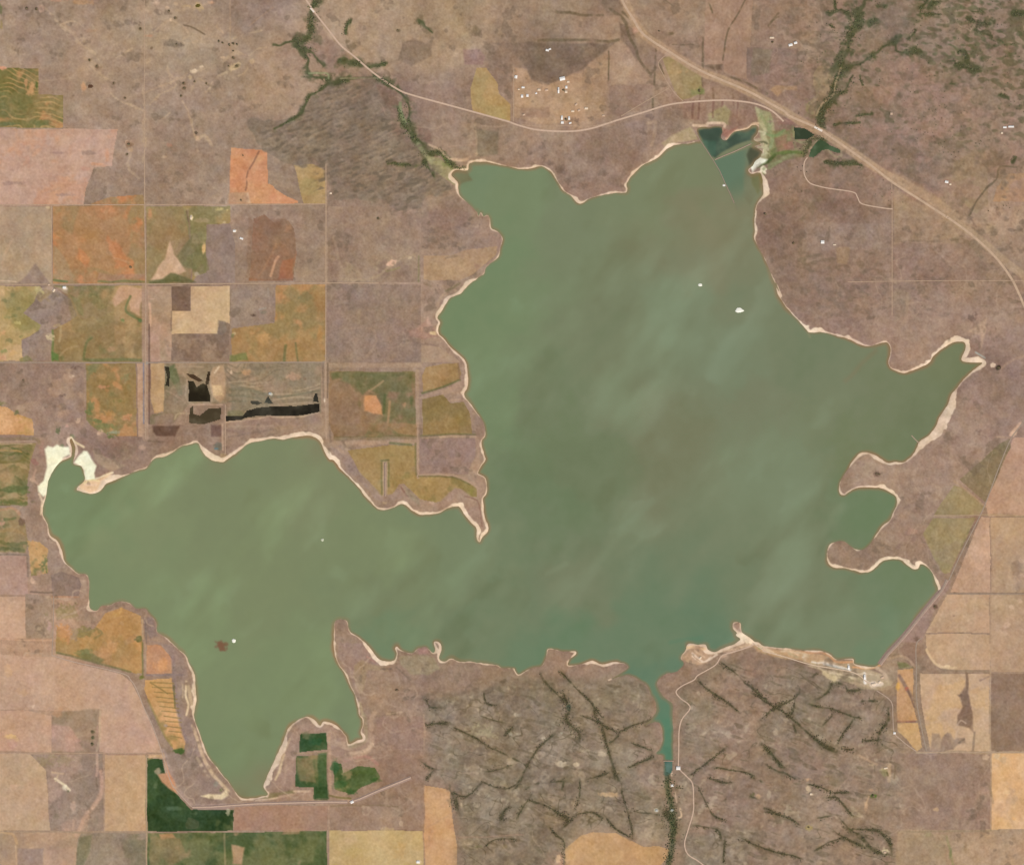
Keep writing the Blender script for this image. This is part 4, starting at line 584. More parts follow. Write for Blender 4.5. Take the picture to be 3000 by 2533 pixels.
# ---- south-west
patch('a3:1090,-20 1220,0 1300,20 1400,110 1440,250 1380,420 1430,560 1470,640 1500,760 1560,880 1640,1000 1700,1120 1730,1190 1600,1240 1480,1270 1380,1170 1290,980 1240,850 1420,860 1440,780 1390,640 1350,480 1320,240 1320,120 1230,20', (158,135,122), .9, warp=1.5); T('a3:1320,120 1340,300 1350,480 1390,640 1430,760', 10, (150,128,122), .7)
for y in range(300, 740, 38):
    xx = 1150 + (y - 300) * .38; T('a3:%d,%d %d,%d' % (xx, y, min(1330 + (y - 300) * .2, 1390), y + 8 + (y * 7 % 13)), 2.6, (146,120,72), .75, warp=1)
T('a3:1130,440 1220,640 1310,800', 6, (150,130,80), .6); T('a3:1330,330 1335,500', 4, (110,100,60), .7); blob('a3:1370,830', 17, 8, (66,92,44), .85); T('a3:1150,300 1280,390', 3, (140,116,70), .7); blob('a3:1270,640', 7, 5, (176,156,148), .7); blob('a3:1085,270', 7, 5, (110,110,50), .8); T('a3:1110,20 1115,245', 4, (186,156,134), .7, warp=.5); T('a3:1120,250 1400,252', 5, (146,126,120), .85, warp=.5); blob('a3:1240,180', 20, 20, (220,152,98), .6)
T('a3:1085,0 1090,260', 4, (112,106,60), .7); patch('a3:550,90 700,90 800,140 760,170 620,130', (112,112,66), .7); T('a3:430,80 760,165 1000,225', 5, (118,110,74), .7); blob('a3:660,70', 24, 8, (108,116,72), .6)
T('a3:1430,300 1420,400 1445,480 1430,560', 5, (232,206,170), .9, brk=.2); T('a3:1440,330 1470,480', 9, (206,180,146), .8, brk=.3); T('a3:1400,320 1400,420', 4, (196,170,140), .6); T('a3:1480,640 1520,760 1560,880 1640,1010 1740,1140', 9, (218,188,154), .85, brk=.2); T('a3:1510,880 1600,1020', 8, (216,190,162), .85, brk=.4)
patch('a3:1540,1170 1600,1150 1680,1160 1720,1120 1740,1170 1690,1205 1600,1190', (246,222,180), .9); blob('a3:1690,1130', 6, 5, (124,124,84), .7); blob('a3:1745,1300', 6, 10, (206,196,164), .7); blob('a3:1650,1090', 9, 10, (150,146,128), .6)
T('a3:1240,840 1290,1000 1340,1110 1420,1200 1500,1258 1780,1252', 13, (174,148,136), .85)
patch('a3:1135,865 1240,860 1250,900 1180,890 1125,905', (216,170,124), .7); patch('a3:1205,1010 1280,1000 1330,1080 1350,1160 1280,1120 1230,1080', (208,146,110), .85); blob('a3:1205,980', 10, 9, (176,156,130), .8); blob('a3:1190,1100', 8, 9, (98,112,80), .8); T('a3:1250,900 1310,1080', 5, (214,150,110), .7); blob('a3:1320,1270', 18, 6, (92,110,84), .7); blob('a3:1490,1310', 12, 6, (88,104,76), .6)
patch('a3:1210,1465 1330,1460 1350,1500 1240,1510', (198,146,104), .8); patch('b3:220,1440 350,1430 330,1470 210,1480', (176,140,108), .7); patch('a3:1780,1560 1870,1580 1840,1705 1770,1705', (190,144,110), .8); patch('a3:1140,1480 1380,1500 1440,1640 1300,1705 1140,1705', (156,128,92), .6, c2=(124,120,78)); T('a3:1720,1470 1720,1705', 5, (170,148,112), .5)
T('a3:740,850 745,950 740,1020', 7, (204,166,142), .7, brk=.35); T('a3:770,1000 785,1080 770,1160 720,1240 660,1310 620,1380 590,1440 575,1465', 10, (204,162,136), .8, warp=3); patch('a3:640,1290 720,1250 680,1330 660,1440 590,1440', (206,166,138), .6); T('a3:740,1040 750,1130', 4, (132,112,92), .6); T('a3:730,560 735,640', 5, (138,116,96), .7); T('a3:760,530 765,640 760,760 740,830', 6, (196,170,140), .6)
patch('a3:400,520 745,520 745,760 700,780 600,740 540,640 420,610', (158,136,112), .7); patch('a3:400,625 530,630 590,760 640,830 400,830', (196,156,138), .6); blob('a3:705,780', 6, 7, (62,82,54), .9); blob('a3:712,730', 5, 5, (78,96,64), .85); blob('a3:708,685', 5, 5, (96,92,70), .8)
T('a3:420,1040 460,1070 500,1100 530,1130', 6, (236,214,176), .85, warp=1); blob('a3:500,1110', 10, 9, (248,232,200), .85, 40); blob('a3:525,1140', 5, 5, (116,112,84), .8); T('a3:400,990 480,1000', 5, (214,180,146), .7); T('a3:440,1010 420,1060', 4, (214,186,150), .6)
for q, rx, ry, c in (('a3:250,490',8,6,(236,206,178)),('a3:80,725',20,6,(226,182,118)),('a3:815,735',10,8,(214,172,146)),('a3:130,750',10,8,(210,170,120)),('a3:190,195',10,6,(176,142,126)),('a3:60,230',10,26,(214,168,126)),('a3:170,385',20,12,(208,164,126)),('a3:430,540',14,9,(192,142,110)),('a3:1165,790',16,24,(214,170,146)),('a3:560,1250',7,16,(206,168,146)),('a3:500,1430',20,5,(202,164,142)),('a3:110,1100',16,8,(210,170,140)),('a3:240,520',14,4,(166,140,118)),('a3:100,780',24,14,(190,144,128)),('a3:430,1330',8,10,(138,120,98)),('a3:450,1230',8,24,(178,146,132)),('a3:730,1380',22,26,(154,134,114)),('a3:350,900',30,16,(158,138,106)),('a3:520,900',26,12,(164,142,112))): blob(q, rx, ry, c, .6, rough=.5)
T('a3:0,848 790,850', 4, (164,136,112), .7); T('a3:800,855 1240,860', 3.5, (176,136,108), .7); T('a3:0,1448 1115,1452', 4, (166,142,116), .7); T('a3:1118,870 1118,1705', 4, (168,146,112), .8); T('a3:795,860 798,1445', 4, (184,152,126), .7); T('a3:560,1420 560,1360', 5, (204,168,144), .5)
patch('a3:135,1580 330,1580 340,1705 130,1705', (158,134,122), .8); T('a3:120,1560 125,1700', 4, (200,164,132), .7); T('a3:0,1450 100,1470 130,1540', 7, (208,164,120), .6); patch('a3:600,1480 700,1470 690,1600 640,1705 580,1705', (126,120,94), .75); patch('a3:990,1500 1100,1500 1100,1600 1010,1600', (128,118,94), .7); patch('a3:340,1590 580,1560 570,1700 350,1705', (186,150,128), .5)
# ---- hooked peninsula (b3)
patch('b3:180,900 260,720 300,640 440,610 500,640 600,640 690,740 690,880 620,900 560,860 555,690 330,690 300,860 290,1130 110,1120', (172,142,122), .85); T('b3:180,1000 200,880 260,740', 7, (206,174,140), .8); T('b3:150,1060 190,960 220,860', 5, (222,192,150), .8, brk=.2); T('b3:230,880 220,1080', 5, (186,154,130), .6); patch('b3:560,690 650,740 690,860 620,890 565,850', (162,134,118), .8); T('b3:560,690 565,900 570,1150 600,1175 720,1215', 8, (184,150,126), .8, warp=.6); T('b3:300,850 545,848', 4, (172,142,112), .8, warp=.5); T('b3:680,910 830,870 920,940', 9, (180,134,118), .75); T('b3:600,905 800,900', 7, (176,146,124), .7); T('b3:700,880 830,840 880,790 890,700 880,600 900,540', 14, (188,156,130), .75, brk=.2); T('b3:690,860 830,830 890,780', 8, (212,180,152), .7, brk=.3)
T('b3:820,560 840,680 830,760 720,800', 12, (168,152,122), .7, brk=.3); T('b3:790,460 810,560', 7, (206,186,146), .6)
patch('b3:430,1200 545,1200 540,1210 430,1205', (50,74,44), .8); patch('b3:440,1110 550,1100 550,1200 430,1200', (58,82,50), .8); patch('b3:480,860 545,860 545,1100 470,1100', (64,92,58), .7); patch('b3:320,880 440,880 450,1080 330,1060', (146,124,86), .6); blob('b3:470,760', 18, 12, (46,84,52), .8); blob('b3:380,720', 12, 12, (120,114,80), .6); blob('b3:640,1090', 22, 14, (62,98,58), .7); blob('b3:720,1140', 18, 12, (54,84,46), .7); blob('b3:850,990', 30, 10, (84,98,50), .7); blob('b3:920,1050', 12, 8, (60,88,42), .8); blob('b3:610,960', 12, 20, (62,98,62), .7); blob('b3:690,1000', 16, 18, (160,136,96), .7)
T('b3:560,1175 720,1200', 5, (118,104,60), .7); T('b3:570,1258 720,1250 1080,1262', 4, (140,116,90), .6); patch('b3:0,1150 180,1160 280,1140 300,1165 100,1210 0,1200', (140,124,84), .8); T('b3:290,1145 340,1145 400,1140', 6, (216,184,152), .8); T('b3:0,1215 150,1195 300,1165', 4.5, (220,190,160), .75); blob('b3:410,1140', 7, 8, (180,146,126), .6); patch('b3:180,1175 420,1150 430,1215 160,1220', (178,144,118), .7)
patch('b3:610,10 830,10 900,90 960,160 880,180 820,150 800,260 780,390 730,300 690,220 620,130', (158,132,120), .8); patch('b3:760,180 830,130 900,170 1000,190 1010,210 850,210 830,350 790,380 740,260', (138,120,108), .7, c2=(166,142,112)); patch('b3:1090,110 1200,90 1260,100 1360,120 1400,200 1300,250 1180,240 1100,170', (160,143,112), .7); T('b3:1070,190 1180,290', 4, (134,114,96), .6); patch('b3:1230,50 1310,45 1320,90 1240,90', (176,134,122), .8); blob('b3:1080,365', 4.5, 3.5, (84,66,60), .9); T('b3:1060,230 1090,290', 7, (172,146,128), .6); blob('b3:1050,545', 7, 3.5, (110,92,76), .8); T('b3:1000,550 1110,540', 5, (200,172,144), .5); blob('b3:980,205', 26, 5, (112,96,92), .5); T('b3:860,110 910,150', 5, (180,136,120), .7)
T('b3:1282,560 1284,830', 3.5, (182,150,124), .6); T('b3:950,830 1270,828', 3, (172,142,120), .5); T('b3:1090,1080 1100,1360', 5, (170,142,120), .5); T('b3:1530,1490 2050,1480', 4, (178,146,126), .5); T('b3:555,1260 560,1440', 4, (186,150,126), .6, warp=.5); T('b3:1285,1100 1288,1705', 3.5, (178,140,110), .6); T('b3:1290,1425 1510,1300', 4, (190,146,112), .4)
for q, rx, ry, c in (('b3:990,1480',20,22,(206,174,124)),('b3:1130,1480',10,10,(208,176,124)),('b3:760,1600',30,20,(184,152,94)),('b3:1100,1600',16,22,(200,158,98)),('b3:700,1500',30,16,(204,170,126)),('b3:950,1650',12,18,(206,174,120)),('b3:1720,1560',14,7,(120,118,84)),('b3:1900,1560',8,5,(136,118,84)),('b3:1800,1640',20,12,(164,140,118))): blob(q, rx, ry, c, .5, rough=.5)
for q in ('b3:1150,430','b3:1210,420','b3:1240,520','b3:1330,460','b3:1900,300','b3:2000,280','b3:1780,370','b3:1880,430','b3:1990,430'): blob(q, 9, 5, (116,100,84), .6, -30, rough=.6)
# ---- park and dam (c3, d3)
patch('c3:1340,20 1480,20 1500,60 1560,80 1490,160 1420,170 1340,140 1290,125', (196,160,130), .8, c2=(168,140,108)); T('c3:1380,80 1430,120 1470,150 1520,120', 5, (230,206,184), .8, brk=.2); T('c3:1400,60 1470,110', 4, (220,190,160), .6)
T('c3:1560,80 1700,30 1800,5 1870,10', 12, (206,172,142), .75, brk=.2); T('c3:1600,110 1700,60', 9, (216,180,156), .6); T('c3:1850,10 1920,60 2000,90 2089,120', 8, (206,182,152), .8, brk=.2); patch('c3:1700,100 1880,60 2089,140 2089,260 1800,250', (160,134,116), .5)
patch('d3:0,20 100,30 210,50 300,55 380,65 470,70 600,100 650,135 780,135 800,180 980,185 900,215 760,215 520,190 400,150 160,105 40,70', (206,166,126), .85, c2=(178,150,116)); T('d3:270,60 400,80 540,75 620,120 650,150 780,150', 6, (226,160,112), .7, brk=.2); T('d3:780,195 860,205 950,195 985,180', 5, (232,168,110), .9); T('d3:300,60 380,110', 6, (240,200,166), .7, brk=.3); blob('d3:105,45', 9, 6, (212,150,140), .8); blob('d3:70,45', 8, 5, (150,150,92), .7)
patch('d3:430,150 560,180 780,210 900,215 1000,240 1080,300 1060,360 960,370 840,370 700,290 640,310 540,230', (200,178,146), .8, c2=(172,152,122)); T('d3:410,100 460,140 520,160', 7, (224,200,168), .75, brk=.3); T('d3:560,170 650,190 760,215', 5, (196,204,204), .6); T('d3:440,180 620,230 800,280 880,330 960,330', 5, (220,196,164), .6, brk=.3); patch('d3:680,270 760,250 840,310 800,330 700,310', (164,146,116), .8); blob('d3:640,275', 12, 12, (216,194,156), .7); T('d3:868,240 872,315', 7, (248,240,232), .9, warp=.3); T('d3:745,175 752,215', 5, (232,226,220), .85, warp=.3); blob('d3:945,320', 12, 9, (240,216,196), .85); blob('d3:990,310', 8, 7, (220,196,172), .7); blob('d3:1010,270', 12, 9, (196,166,140), .7)
patch('d3:1060,130 1120,70 1200,0 1260,0 1265,160 1230,190 1160,120', (150,122,106), .8, c2=(128,108,90)); T('d3:1040,140 1130,110 1200,130 1250,190', 6, (184,152,126), .7); patch('d3:1110,160 1180,165 1240,205 1120,210', (122,118,78), .8); patch('d3:990,190 1110,150 1110,210 1115,420 1060,420 960,350 1070,330', (178,150,122), .6)
T('d3:1130,260 1180,340 1240,440', 9, (140,116,104), .8, warp=1); blob('d3:1190,355', 6, 6, (190,104,80), .8); T('d3:1200,370 1250,500', 4, (120,92,80), .7); T('d3:1120,608 1250,610', 4, (146,100,82), .85); blob('d3:1125,340', 5, 10, (232,172,84), .7); blob('d3:1160,560', 18, 20, (200,146,98), .5)
T('d3:1275,200 1270,440 1310,640 1350,830', 13, (158,136,116), .85, warp=.6); patch('d3:1370,680 1430,690 1460,740 1480,700 1520,700 1560,760 1650,745 1660,790 1600,800 1550,830 1370,830', (158,132,112), .8); patch('d3:1460,720 1500,690 1520,740 1560,830 1440,830', (142,116,100), .6); patch('d3:1640,235 1660,320 1680,470 1700,540 1710,660 1720,700 1680,660 1580,640 1580,560 1620,490 1590,400 1630,330', (132,104,86), .85, warp=2, c2=(160,132,112)); T('d3:1645,230 1650,350 1640,480', 7, (134,106,84), .8); blob('d3:1600,410', 8, 7, (122,96,80), .8); T('d3:1720,690 1700,830', 5, (152,128,108), .8); T('d3:1750,290 1830,255', 5, (160,132,112), .7); T('d3:1640,750 1600,780', 5, (128,110,92), .7); T('d3:1580,640 1610,600 1650,620', 4, (208,180,160), .6)
T('d3:1450,206 1830,225', 4, (158,136,114), .8); T('d3:1340,60 1380,140 1450,190 1560,190', 6, (222,190,150), .75, brk=.2); blob('d3:1500,185', 8, 4, (240,208,164), .8); T('d3:1270,842 2089,842', 5, (182,158,130), .8, warp=.5); T('d3:1830,-100 1832,840', 4, (190,160,130), .6, warp=.5); T('d3:1840,840 1838,1435', 3, (180,150,124), .5)
T('d3:1600,860 1700,930 1760,960 1770,1080', 9, (146,120,100), .55, brk=.4); T('d3:1770,1180 1720,1300 1650,1390', 15, (150,126,108), .6); T('d3:1720,1290 1660,1380', 7, (138,116,96), .6); T('d3:1370,870 1430,1000 1450,1120', 8, (172,144,124), .5); blob('d3:1790,1145', 12, 8, (186,152,132), .6); blob('d3:1800,880', 10, 8, (216,184,156), .6); T('d3:1110,1150 1300,1260 1500,1400', 8, (172,140,118), .4); T('d3:1830,1110 1850,1230', 6, (158,134,106), .5); T('d3:830,870 900,910 960,940', 6, (192,160,132), .6); T('d3:1060,940 1050,1060', 8, (196,166,134), .7); T('d3:1100,950 1090,1040', 4, (132,110,86), .6); T('d3:1040,1000 1045,1020', 4, (108,96,64), .8); blob('d3:935,1175', 8, 6, (92,110,48), .9); T('d3:870,1250 900,1180', 3.5, (200,164,130), .6)
T('d3:1120,1450 1500,1440 1840,1440', 4, (150,132,104), .5); blob('d3:1360,1470', 14, 9, (142,132,92), .7); T('d3:1500,1480 1530,1600 1550,1705', 6, (148,136,96), .6); blob('d3:1525,1620', 6, 18, (122,122,80), .7); T('d3:1640,1530 1640,1600', 8, (160,128,98), .6); patch('d3:1120,1450 1500,1460 1500,1705 1100,1705', (172,146,116), .6)
for q, c in (('d3:1930,900',(206,172,136)),('d3:2010,1350',(226,170,112)),('d3:1950,1080',(228,184,140)),('d3:1880,870',(212,184,150)),('d3:1900,1360',(224,178,124)),('d3:1960,1140',(230,192,146)),('d2:2070,1050',(216,180,150)),('d2:1995,1405',(222,188,160)),('d2:1960,1540',(210,176,150)),('d2:2060,1360',(212,176,148)),('d2:1940,1610',(206,174,146)),('d2:2070,1160',(212,176,148))): blob(q, 9, 8, c, .65, rough=.5)
blob('d2:2040,1120', 14, 22, (156,130,110), .6, rough=.6); blob('d2:2050,1240', 12, 14, (158,132,112), .5); T('d2:1835,730 1835,1290', 4, (172,142,118), .6); T('d2:1900,730 1960,1000 2000,1250', 6, (192,160,130), .5); T('d2:1500,1298 1830,1300 2089,1300', 5, (156,132,110), .75, warp=.6); T('d2:1830,1310 1824,1671', 4, (172,140,114), .6); T('d2:1400,705 1780,700 2089,712', 4, (176,152,118), .6); T('d2:1560,440 1640,500 1790,635', 5, (178,148,118), .7); T('d2:1310,850 1400,1040 1450,1140 1490,1200', 7, (158,134,118), .7); T('d2:1700,730 1650,860 1600,980', 5, (124,116,80), .6, brk=.3); T('d2:1860,690 2000,700', 5, (168,136,112), .6); blob('d2:1785,655', 6, 8, (150,130,104), .8); blob('d2:1555,1470', 4, 4, (160,128,104), .8)
T('d2:1820,0 1810,100 1700,300 1580,400', 9, (168,140,122), .5); T('d2:1990,85 2060,0', 8, (220,180,150), .7, brk=.2); T('d2:1890,100 2000,110', 4, (188,156,128), .6); blob('d2:2010,75', 8, 9, (226,188,154), .7)
patch('d2:1480,1220 1540,1200 1500,1300 1400,1440 1300,1671 1130,1671 1300,1460', (160,132,120), .85); blob('d2:1410,1400', 7, 8, (112,86,74), .8, -50); blob('d2:1265,1650', 14, 10, (120,96,82), .7)
for q in ('d2:1250,660','d2:1180,650','d2:1210,620','d2:1240,880','d2:1200,830','d2:1130,940','d2:860,310'): blob(q, 10, 6, (146,120,108), .55, -50, rough=.6)
blob('d2:965,385', 10, 5, (112,92,80), .8); blob('d2:1235,825', 14, 8, (186,146,122), .6); blob('d2:1000,380', 9, 9, (176,148,124), .5); T('d2:880,240 960,280 1060,340 1050,420 1000,460', 6, (172,144,120), .5); T('d2:800,290 900,260 1000,310', 4, (178,148,120), .5); T('d2:1420,30 1540,-50', 12, (150,122,110), .5)
# ------------------------------------------------------------------ beaches: a sand rim of varying width round the lake
sw = 2.4 + 2.0 * NM + 1.3 * NG
br = np.zeros((H, W), np.float32)
for q, R, e, b in (('d1:50,200',30,7,.5),('d1:430,920',40,6,.8),('d1:530,930',40,9,.35),('d1:800,1030',60,2,.0),('d1:1050,1120',30,6,.1),('d1:1110,1250',34,10,.2),('d1:1350,1200',50,9,.25),('d1:1500,1060',50,11,.3),('d1:1620,1010',40,16,.3),('d1:1690,1130',42,17,.4),('d1:1770,1210',26,8,.4),('d1:1500,1580',60,13,.1),('d2:1400,60',50,13,.15),('d2:1300,140',40,10,.2),('d2:1110,300',30,4,.4),('d2:880,230',50,3,0),('d2:720,510',34,9,.35),('d2:1060,500',40,5,.3),('d2:1140,590',34,14,.4),('d2:650,1080',40,4,.3),('d2:800,970',20,5,.4),('d2:950,1100',50,5,.4),('d2:1080,1020',50,8,.6),('d2:1230,1080',40,7,.6),('d2:1410,1220',36,6,.45),
   ('a2:1250,240',40,9,.4),('a2:1450,145',50,7,.5),('a2:1620,260',40,9,.5),('a2:1740,260',40,6,.5),('a2:1950,120',60,6,.4),('b2:300,85',90,7,.35),('b2:460,110',40,6,.3),('b2:600,250',36,9,.55),('b2:760,420',70,4,.4),('b2:960,640',60,4,.2),('b2:1120,600',26,7,.5),('b2:1280,680',60,5,.3),('b2:1600,650',60,5,.4),('b2:1720,840',30,4,.3),('a2:660,1440',30,10,.4),('a2:690,500',50,16,.5),('a2:820,420',60,8,.3),('a2:330,600',50,6,.4),
   ('a3:1460,420',70,9,.3),('a3:1520,700',60,5,.2),('a3:1450,180',50,3,.2),('a3:1650,980',50,5,.2),('b3:380,590',50,8,.05),('b3:580,630',50,6,.05),('b3:180,860',60,10,.25),('b3:100,1050',40,10,.4),('b3:880,80',50,3,.4),('b3:1000,140',40,3,.3),('b3:1080,60',20,4,.4),('b3:1390,60',26,6,.1),('b1:1500,700',60,6,.15),('b1:1400,820',40,6,.25),('b1:1380,970',30,8,.5),('b1:1600,620',40,7,.05),('b1:1560,1440',40,7,0),('b1:1620,1300',60,3,0),('b2:1710,260',80,3,.1),
   ('c0:300,1320',60,3,.2),('c0:520,1540',50,5,.2),('c0:850,1450',36,8,.1),('c0:1000,1290',80,4,.05),('c0:1200,1130',40,4,.2),('c0:1935,1450',40,10,.5),('c0:1860,1640',30,3,.4),('c2:1780,1640',40,2,.6),('c3:1440,40',60,5,.2),('c3:60,240',40,2,.2),('c3:280,60',30,2,.3),('c3:470,80',20,4,.5),('d3:900,200',50,4,.2),('c0:130,1280',80,2,.1)):
    (cx, cy), = P(q); s = win(cx - 3 * R, cy - 3 * R, cx + 3 * R, cy + 3 * R)
    g = np.exp(-((X[s] - cx) ** 2 + (Y[s] - cy) ** 2) / (2 * (R * .55) ** 2)); sw[s] += e * g; br[s] += b * g
for q, R in (('c3:1120,450',90),('c3:1230,700',60),('c3:1150,350',40),('c3:1000,300',40),('c3:820,280',30),('c3:1030,620',60),('c3:1120,860',50),('c3:1150,540',50),('d3:1100,60',50),('d2:1250,1530',70),('d3:980,170',10)):
    (cx, cy), = P(q); s = win(cx - 3 * R, cy - 3 * R, cx + 3 * R, cy + 3 * R)
    g = np.exp(-((X[s] - cx) ** 2 + (Y[s] - cy) ** 2) / (2 * (R * .55) ** 2)); sw[s] -= 8 * g
sw = np.clip(sw, 0, 40) * np.clip(1 + .32 * roll(NM, 44) + .22 * roll(NG, 45), .15, 2.2); br = np.clip(br, 0, 1)
for c3pond in (1,):      # little sand round the dark marsh water
    s = win(*bbox(P('c0:1420,990 1900,1260'), 4)); sw[s] *= .15
SANDC = np.array((226,197,167), np.float32) + br[..., None] * np.array((29,34,30), np.float32) + (5 * NM + 6 * NG)[..., None]
wet = 1 - sst(.0, 3.0, sdf)                                   # damp brown lip at the waterline
SANDC = SANDC + (.2 * wet * (1 - br))[..., None] * (np.array((176,128,98), np.float32) - SANDC)
sandm = (1 - sst(sw - 1.2, sw + 1.8, sdf)) * (sdf > -6) * sst(.2, 1.2, sw)
COL += (.92 * sandm)[..., None] * (SANDC - COL)
fringe = np.clip(sst(sw + .5, sw + 2.5, sdf) * (1 - sst(sw + 4, sw + 13 + 5 * NM, sdf)), 0, 1) * (sdf > 0)
COL += (.18 * fringe)[..., None] * (np.array((160,128,108), np.float32) - COL)
SANDBAR = [('sandbar', 'dazzling white sandbar on the west side of the creek mouth', 'a2:345,200 365,175 400,185 430,165 470,185 530,185 540,240 480,262 430,330 385,400 365,470 355,545 330,560 290,520 285,480 330,440 355,340'),
           ('sandbar', 'dazzling white sandbar on the east side of the creek mouth', 'a2:560,305 600,255 640,210 665,215 700,275 742,325 725,380 735,430 700,440 655,430 645,360 620,325')]
for nm, lb, q in SANDBAR: patch(q, (255,250,216), .97, warp=1.5, tex=1.0)
T('a2:545,110 570,140 640,180', 6, (240,216,176), .85, warp=1); patch('a2:600,460 660,430 740,430 800,400 870,378 870,395 780,440 760,510 690,530 610,510', (238,198,156), .85); T('a2:660,470 740,470', 7, (246,210,180), .6); T('a2:300,540 320,600 310,690', 6, (238,210,176), .7); T('a2:740,420 870,380', 4, (246,226,190), .8); T('a2:640,460 700,430 760,440', 4, (240,216,160), .8); T('a2:270,360 250,430 290,470', 5, (196,160,140), .6)
T('c2:1715,1625 1760,1630 1800,1671', 9, (244,220,188), .95, warp=.6); patch('c2:1690,1525 1740,1520 1748,1590 1715,1575', (172,142,124), .8)
# marsh at the north-east inlet: ragged pale reeds, dark channels, white silt
for a, c, n, al in (('c0:1870,830 1900,880 1890,930 1930,990 1910,1040 1950,1090 1930,1150 1965,1200 1930,1250', (198,190,152), 9, .7), ('c0:1900,870 1950,930 1960,1000 1985,1060 1975,1130', (150,158,118), 9, .7), ('c0:1930,1010 1990,1040 2060,1000', (128,148,104), 7, .7), ('c0:1880,1000 1930,1010 1920,1030', (206,196,160), 5, .8), ('c0:1850,1100 1920,1085 1950,1100', (90,90,66), 5, .7), ('c0:1880,1130 1950,1130 1960,1150', (186,178,146), 5, .7), ('c0:1900,1190 1950,1180', (196,190,152), 6, .7), ('c0:1990,1160 2050,1120 2089,1100', (104,112,70), 7, .7), ('c0:1980,1240 2040,1200 2089,1180', (96,104,60), 7, .7), ('d0:120,1240 240,1170 380,1165', (100,112,62), 8, .7), ('c0:1930,1300 1990,1250 2060,1240', (156,158,118), 6, .7), ('c0:2010,900 2089,930', (176,144,128), 5, .6), ('d0:110,930 250,925', (176,146,130), 4, .6)):
    T(a, n, c, al, warp=2.5, brk=.3)
patch('c0:2000,1060 2080,1030 2089,1110 2020,1150', (150,112,94), .6); patch('d0:230,1110 300,1080 320,1130 260,1150', (160,110,96), .6)
# pale branching washes on the north-west rangeland
for a, n in (('a0:300,40 380,110 440,170 500,225 560,270 590,310 620,350 700,400 760,470', 4), ('a0:585,330 640,300 650,320', 3), ('a0:480,200 560,180 640,230', 3), ('a0:690,500 760,560 830,600 900,620', 4), ('a0:760,500 800,430 780,400', 3), ('a0:830,700 900,760 980,800 1060,830 1110,870', 5.5), ('a0:860,450 940,410 1000,380', 3),
   ('a0:1110,480 1180,450 1250,430 1280,480 1290,560 1320,600', 4.5), ('a0:1180,310 1300,300 1400,330 1500,310', 3), ('a0:1300,160 1240,200 1190,250 1100,290', 3.5), ('a0:1330,150 1400,190 1440,260 1400,300', 3.5), ('a0:1290,640 1360,600 1450,590 1500,540 1550,510', 4.5), ('a0:1150,800 1230,720 1300,690 1360,620', 4), ('a0:1460,860 1420,800 1390,760', 4), ('a0:1470,900 1480,980 1510,1060 1570,1030 1640,1110', 5), ('a0:1510,1070 1520,1150', 4),
   ('a0:1650,470 1720,440 1800,400 1900,420 1960,380 2060,370', 4), ('a0:1720,540 1640,620 1600,690 1560,720', 4), ('a0:1880,520 1830,560 1740,600', 3.5), ('a0:1110,560 1100,700 1110,860 1090,960 1110,1120 1100,1250', 6), ('a0:990,1180 980,1300 1060,1360 1130,1420', 3.5), ('a0:1270,1130 1260,1210', 4), ('a0:1690,150 1640,210 1700,260', 3), ('a0:1350,70 1480,60 1600,30', 5), ('a0:1780,300 1880,260 2000,240', 3)):
    T(a, n, (190,162,134), .72, soft=.9, brk=.45, warp=3.5, rag=.4)
for q in ('a0:1200,90','a0:1050,180','a0:980,170','a0:1290,330','a0:1370,340','a0:1700,850','a0:1650,380','a0:1660,640','a0:1560,610','a0:1530,690','a0:1600,650','a0:1640,250','a0:150,60','a0:120,100','a0:230,260','a0:180,310'):
    blob(q, 10, 7, (136,116,98), .65, rough=.8)
# strips of the olive field on the west margin
for a, n, c in (('a2:0,195 60,180 130,215 220,235', 6, (96,98,54)), ('a2:0,240 80,250 150,235 210,270', 6, (104,100,56)), ('a2:0,290 90,320 170,290 215,310', 5, (128,112,66)), ('a2:110,430 150,460 200,520', 5, (110,104,60)), ('a2:0,505 70,515 140,520 205,510', 7, (98,102,58)), ('a2:0,600 80,605 150,620 210,615', 7, (104,104,58)), ('a2:0,220 90,215 160,225', 4, (186,142,88)), ('a2:0,345 100,330 190,350', 7, (178,146,104)), ('a2:0,570 100,560 205,575', 7, (176,144,100)), ('a2:30,420 100,410', 16, (176,140,96)), ('a2:0,660 90,640 150,690', 7, (186,136,100)), ('a2:40,730 120,720', 5, (110,108,66)), ('a2:0,900 100,920 190,900', 10, (112,108,68)), ('a2:0,820 100,800 180,830', 6, (166,132,88)), ('a2:20,960 180,960', 8, (102,100,64))):
    T(a, n, c, .75, warp=3, rag=.3)
# campground strip on the south shore: gravel loops and bare pads
for a, n, c in (('d3:230,70 330,75 420,95 500,130 560,150 640,165', 6, (214,188,158)), ('d3:400,120 470,150 560,160 660,185 740,205', 4.5, (232,218,200)), ('d3:300,90 400,140 500,180 620,200', 5, (186,164,130)), ('d3:520,200 600,240 700,255 800,290', 6, (222,200,166)), ('d3:560,240 640,280', 12, (214,190,150)), ('d3:700,240 800,250 870,250 960,250', 6, (224,202,174)), ('d3:880,310 960,330 1000,320', 9, (240,220,200)), ('d3:960,200 1020,240 1040,290', 8, (206,178,150)), ('d3:760,320 860,340 960,360', 5, (196,170,140)), ('c3:1900,30 1990,80 2089,110', 6, (222,196,164)), ('c3:1620,70 1720,45 1820,20', 7, (228,196,164)), ('c3:1380,100 1440,150 1500,140 1560,100', 5, (232,208,184)), ('c3:1330,40 1420,30 1480,50', 6, (236,196,150)), ('c3:1310,100 1350,140 1400,160', 6, (196,166,134))):
    T(a, n, c, .8, warp=2, brk=.25, rag=.25)
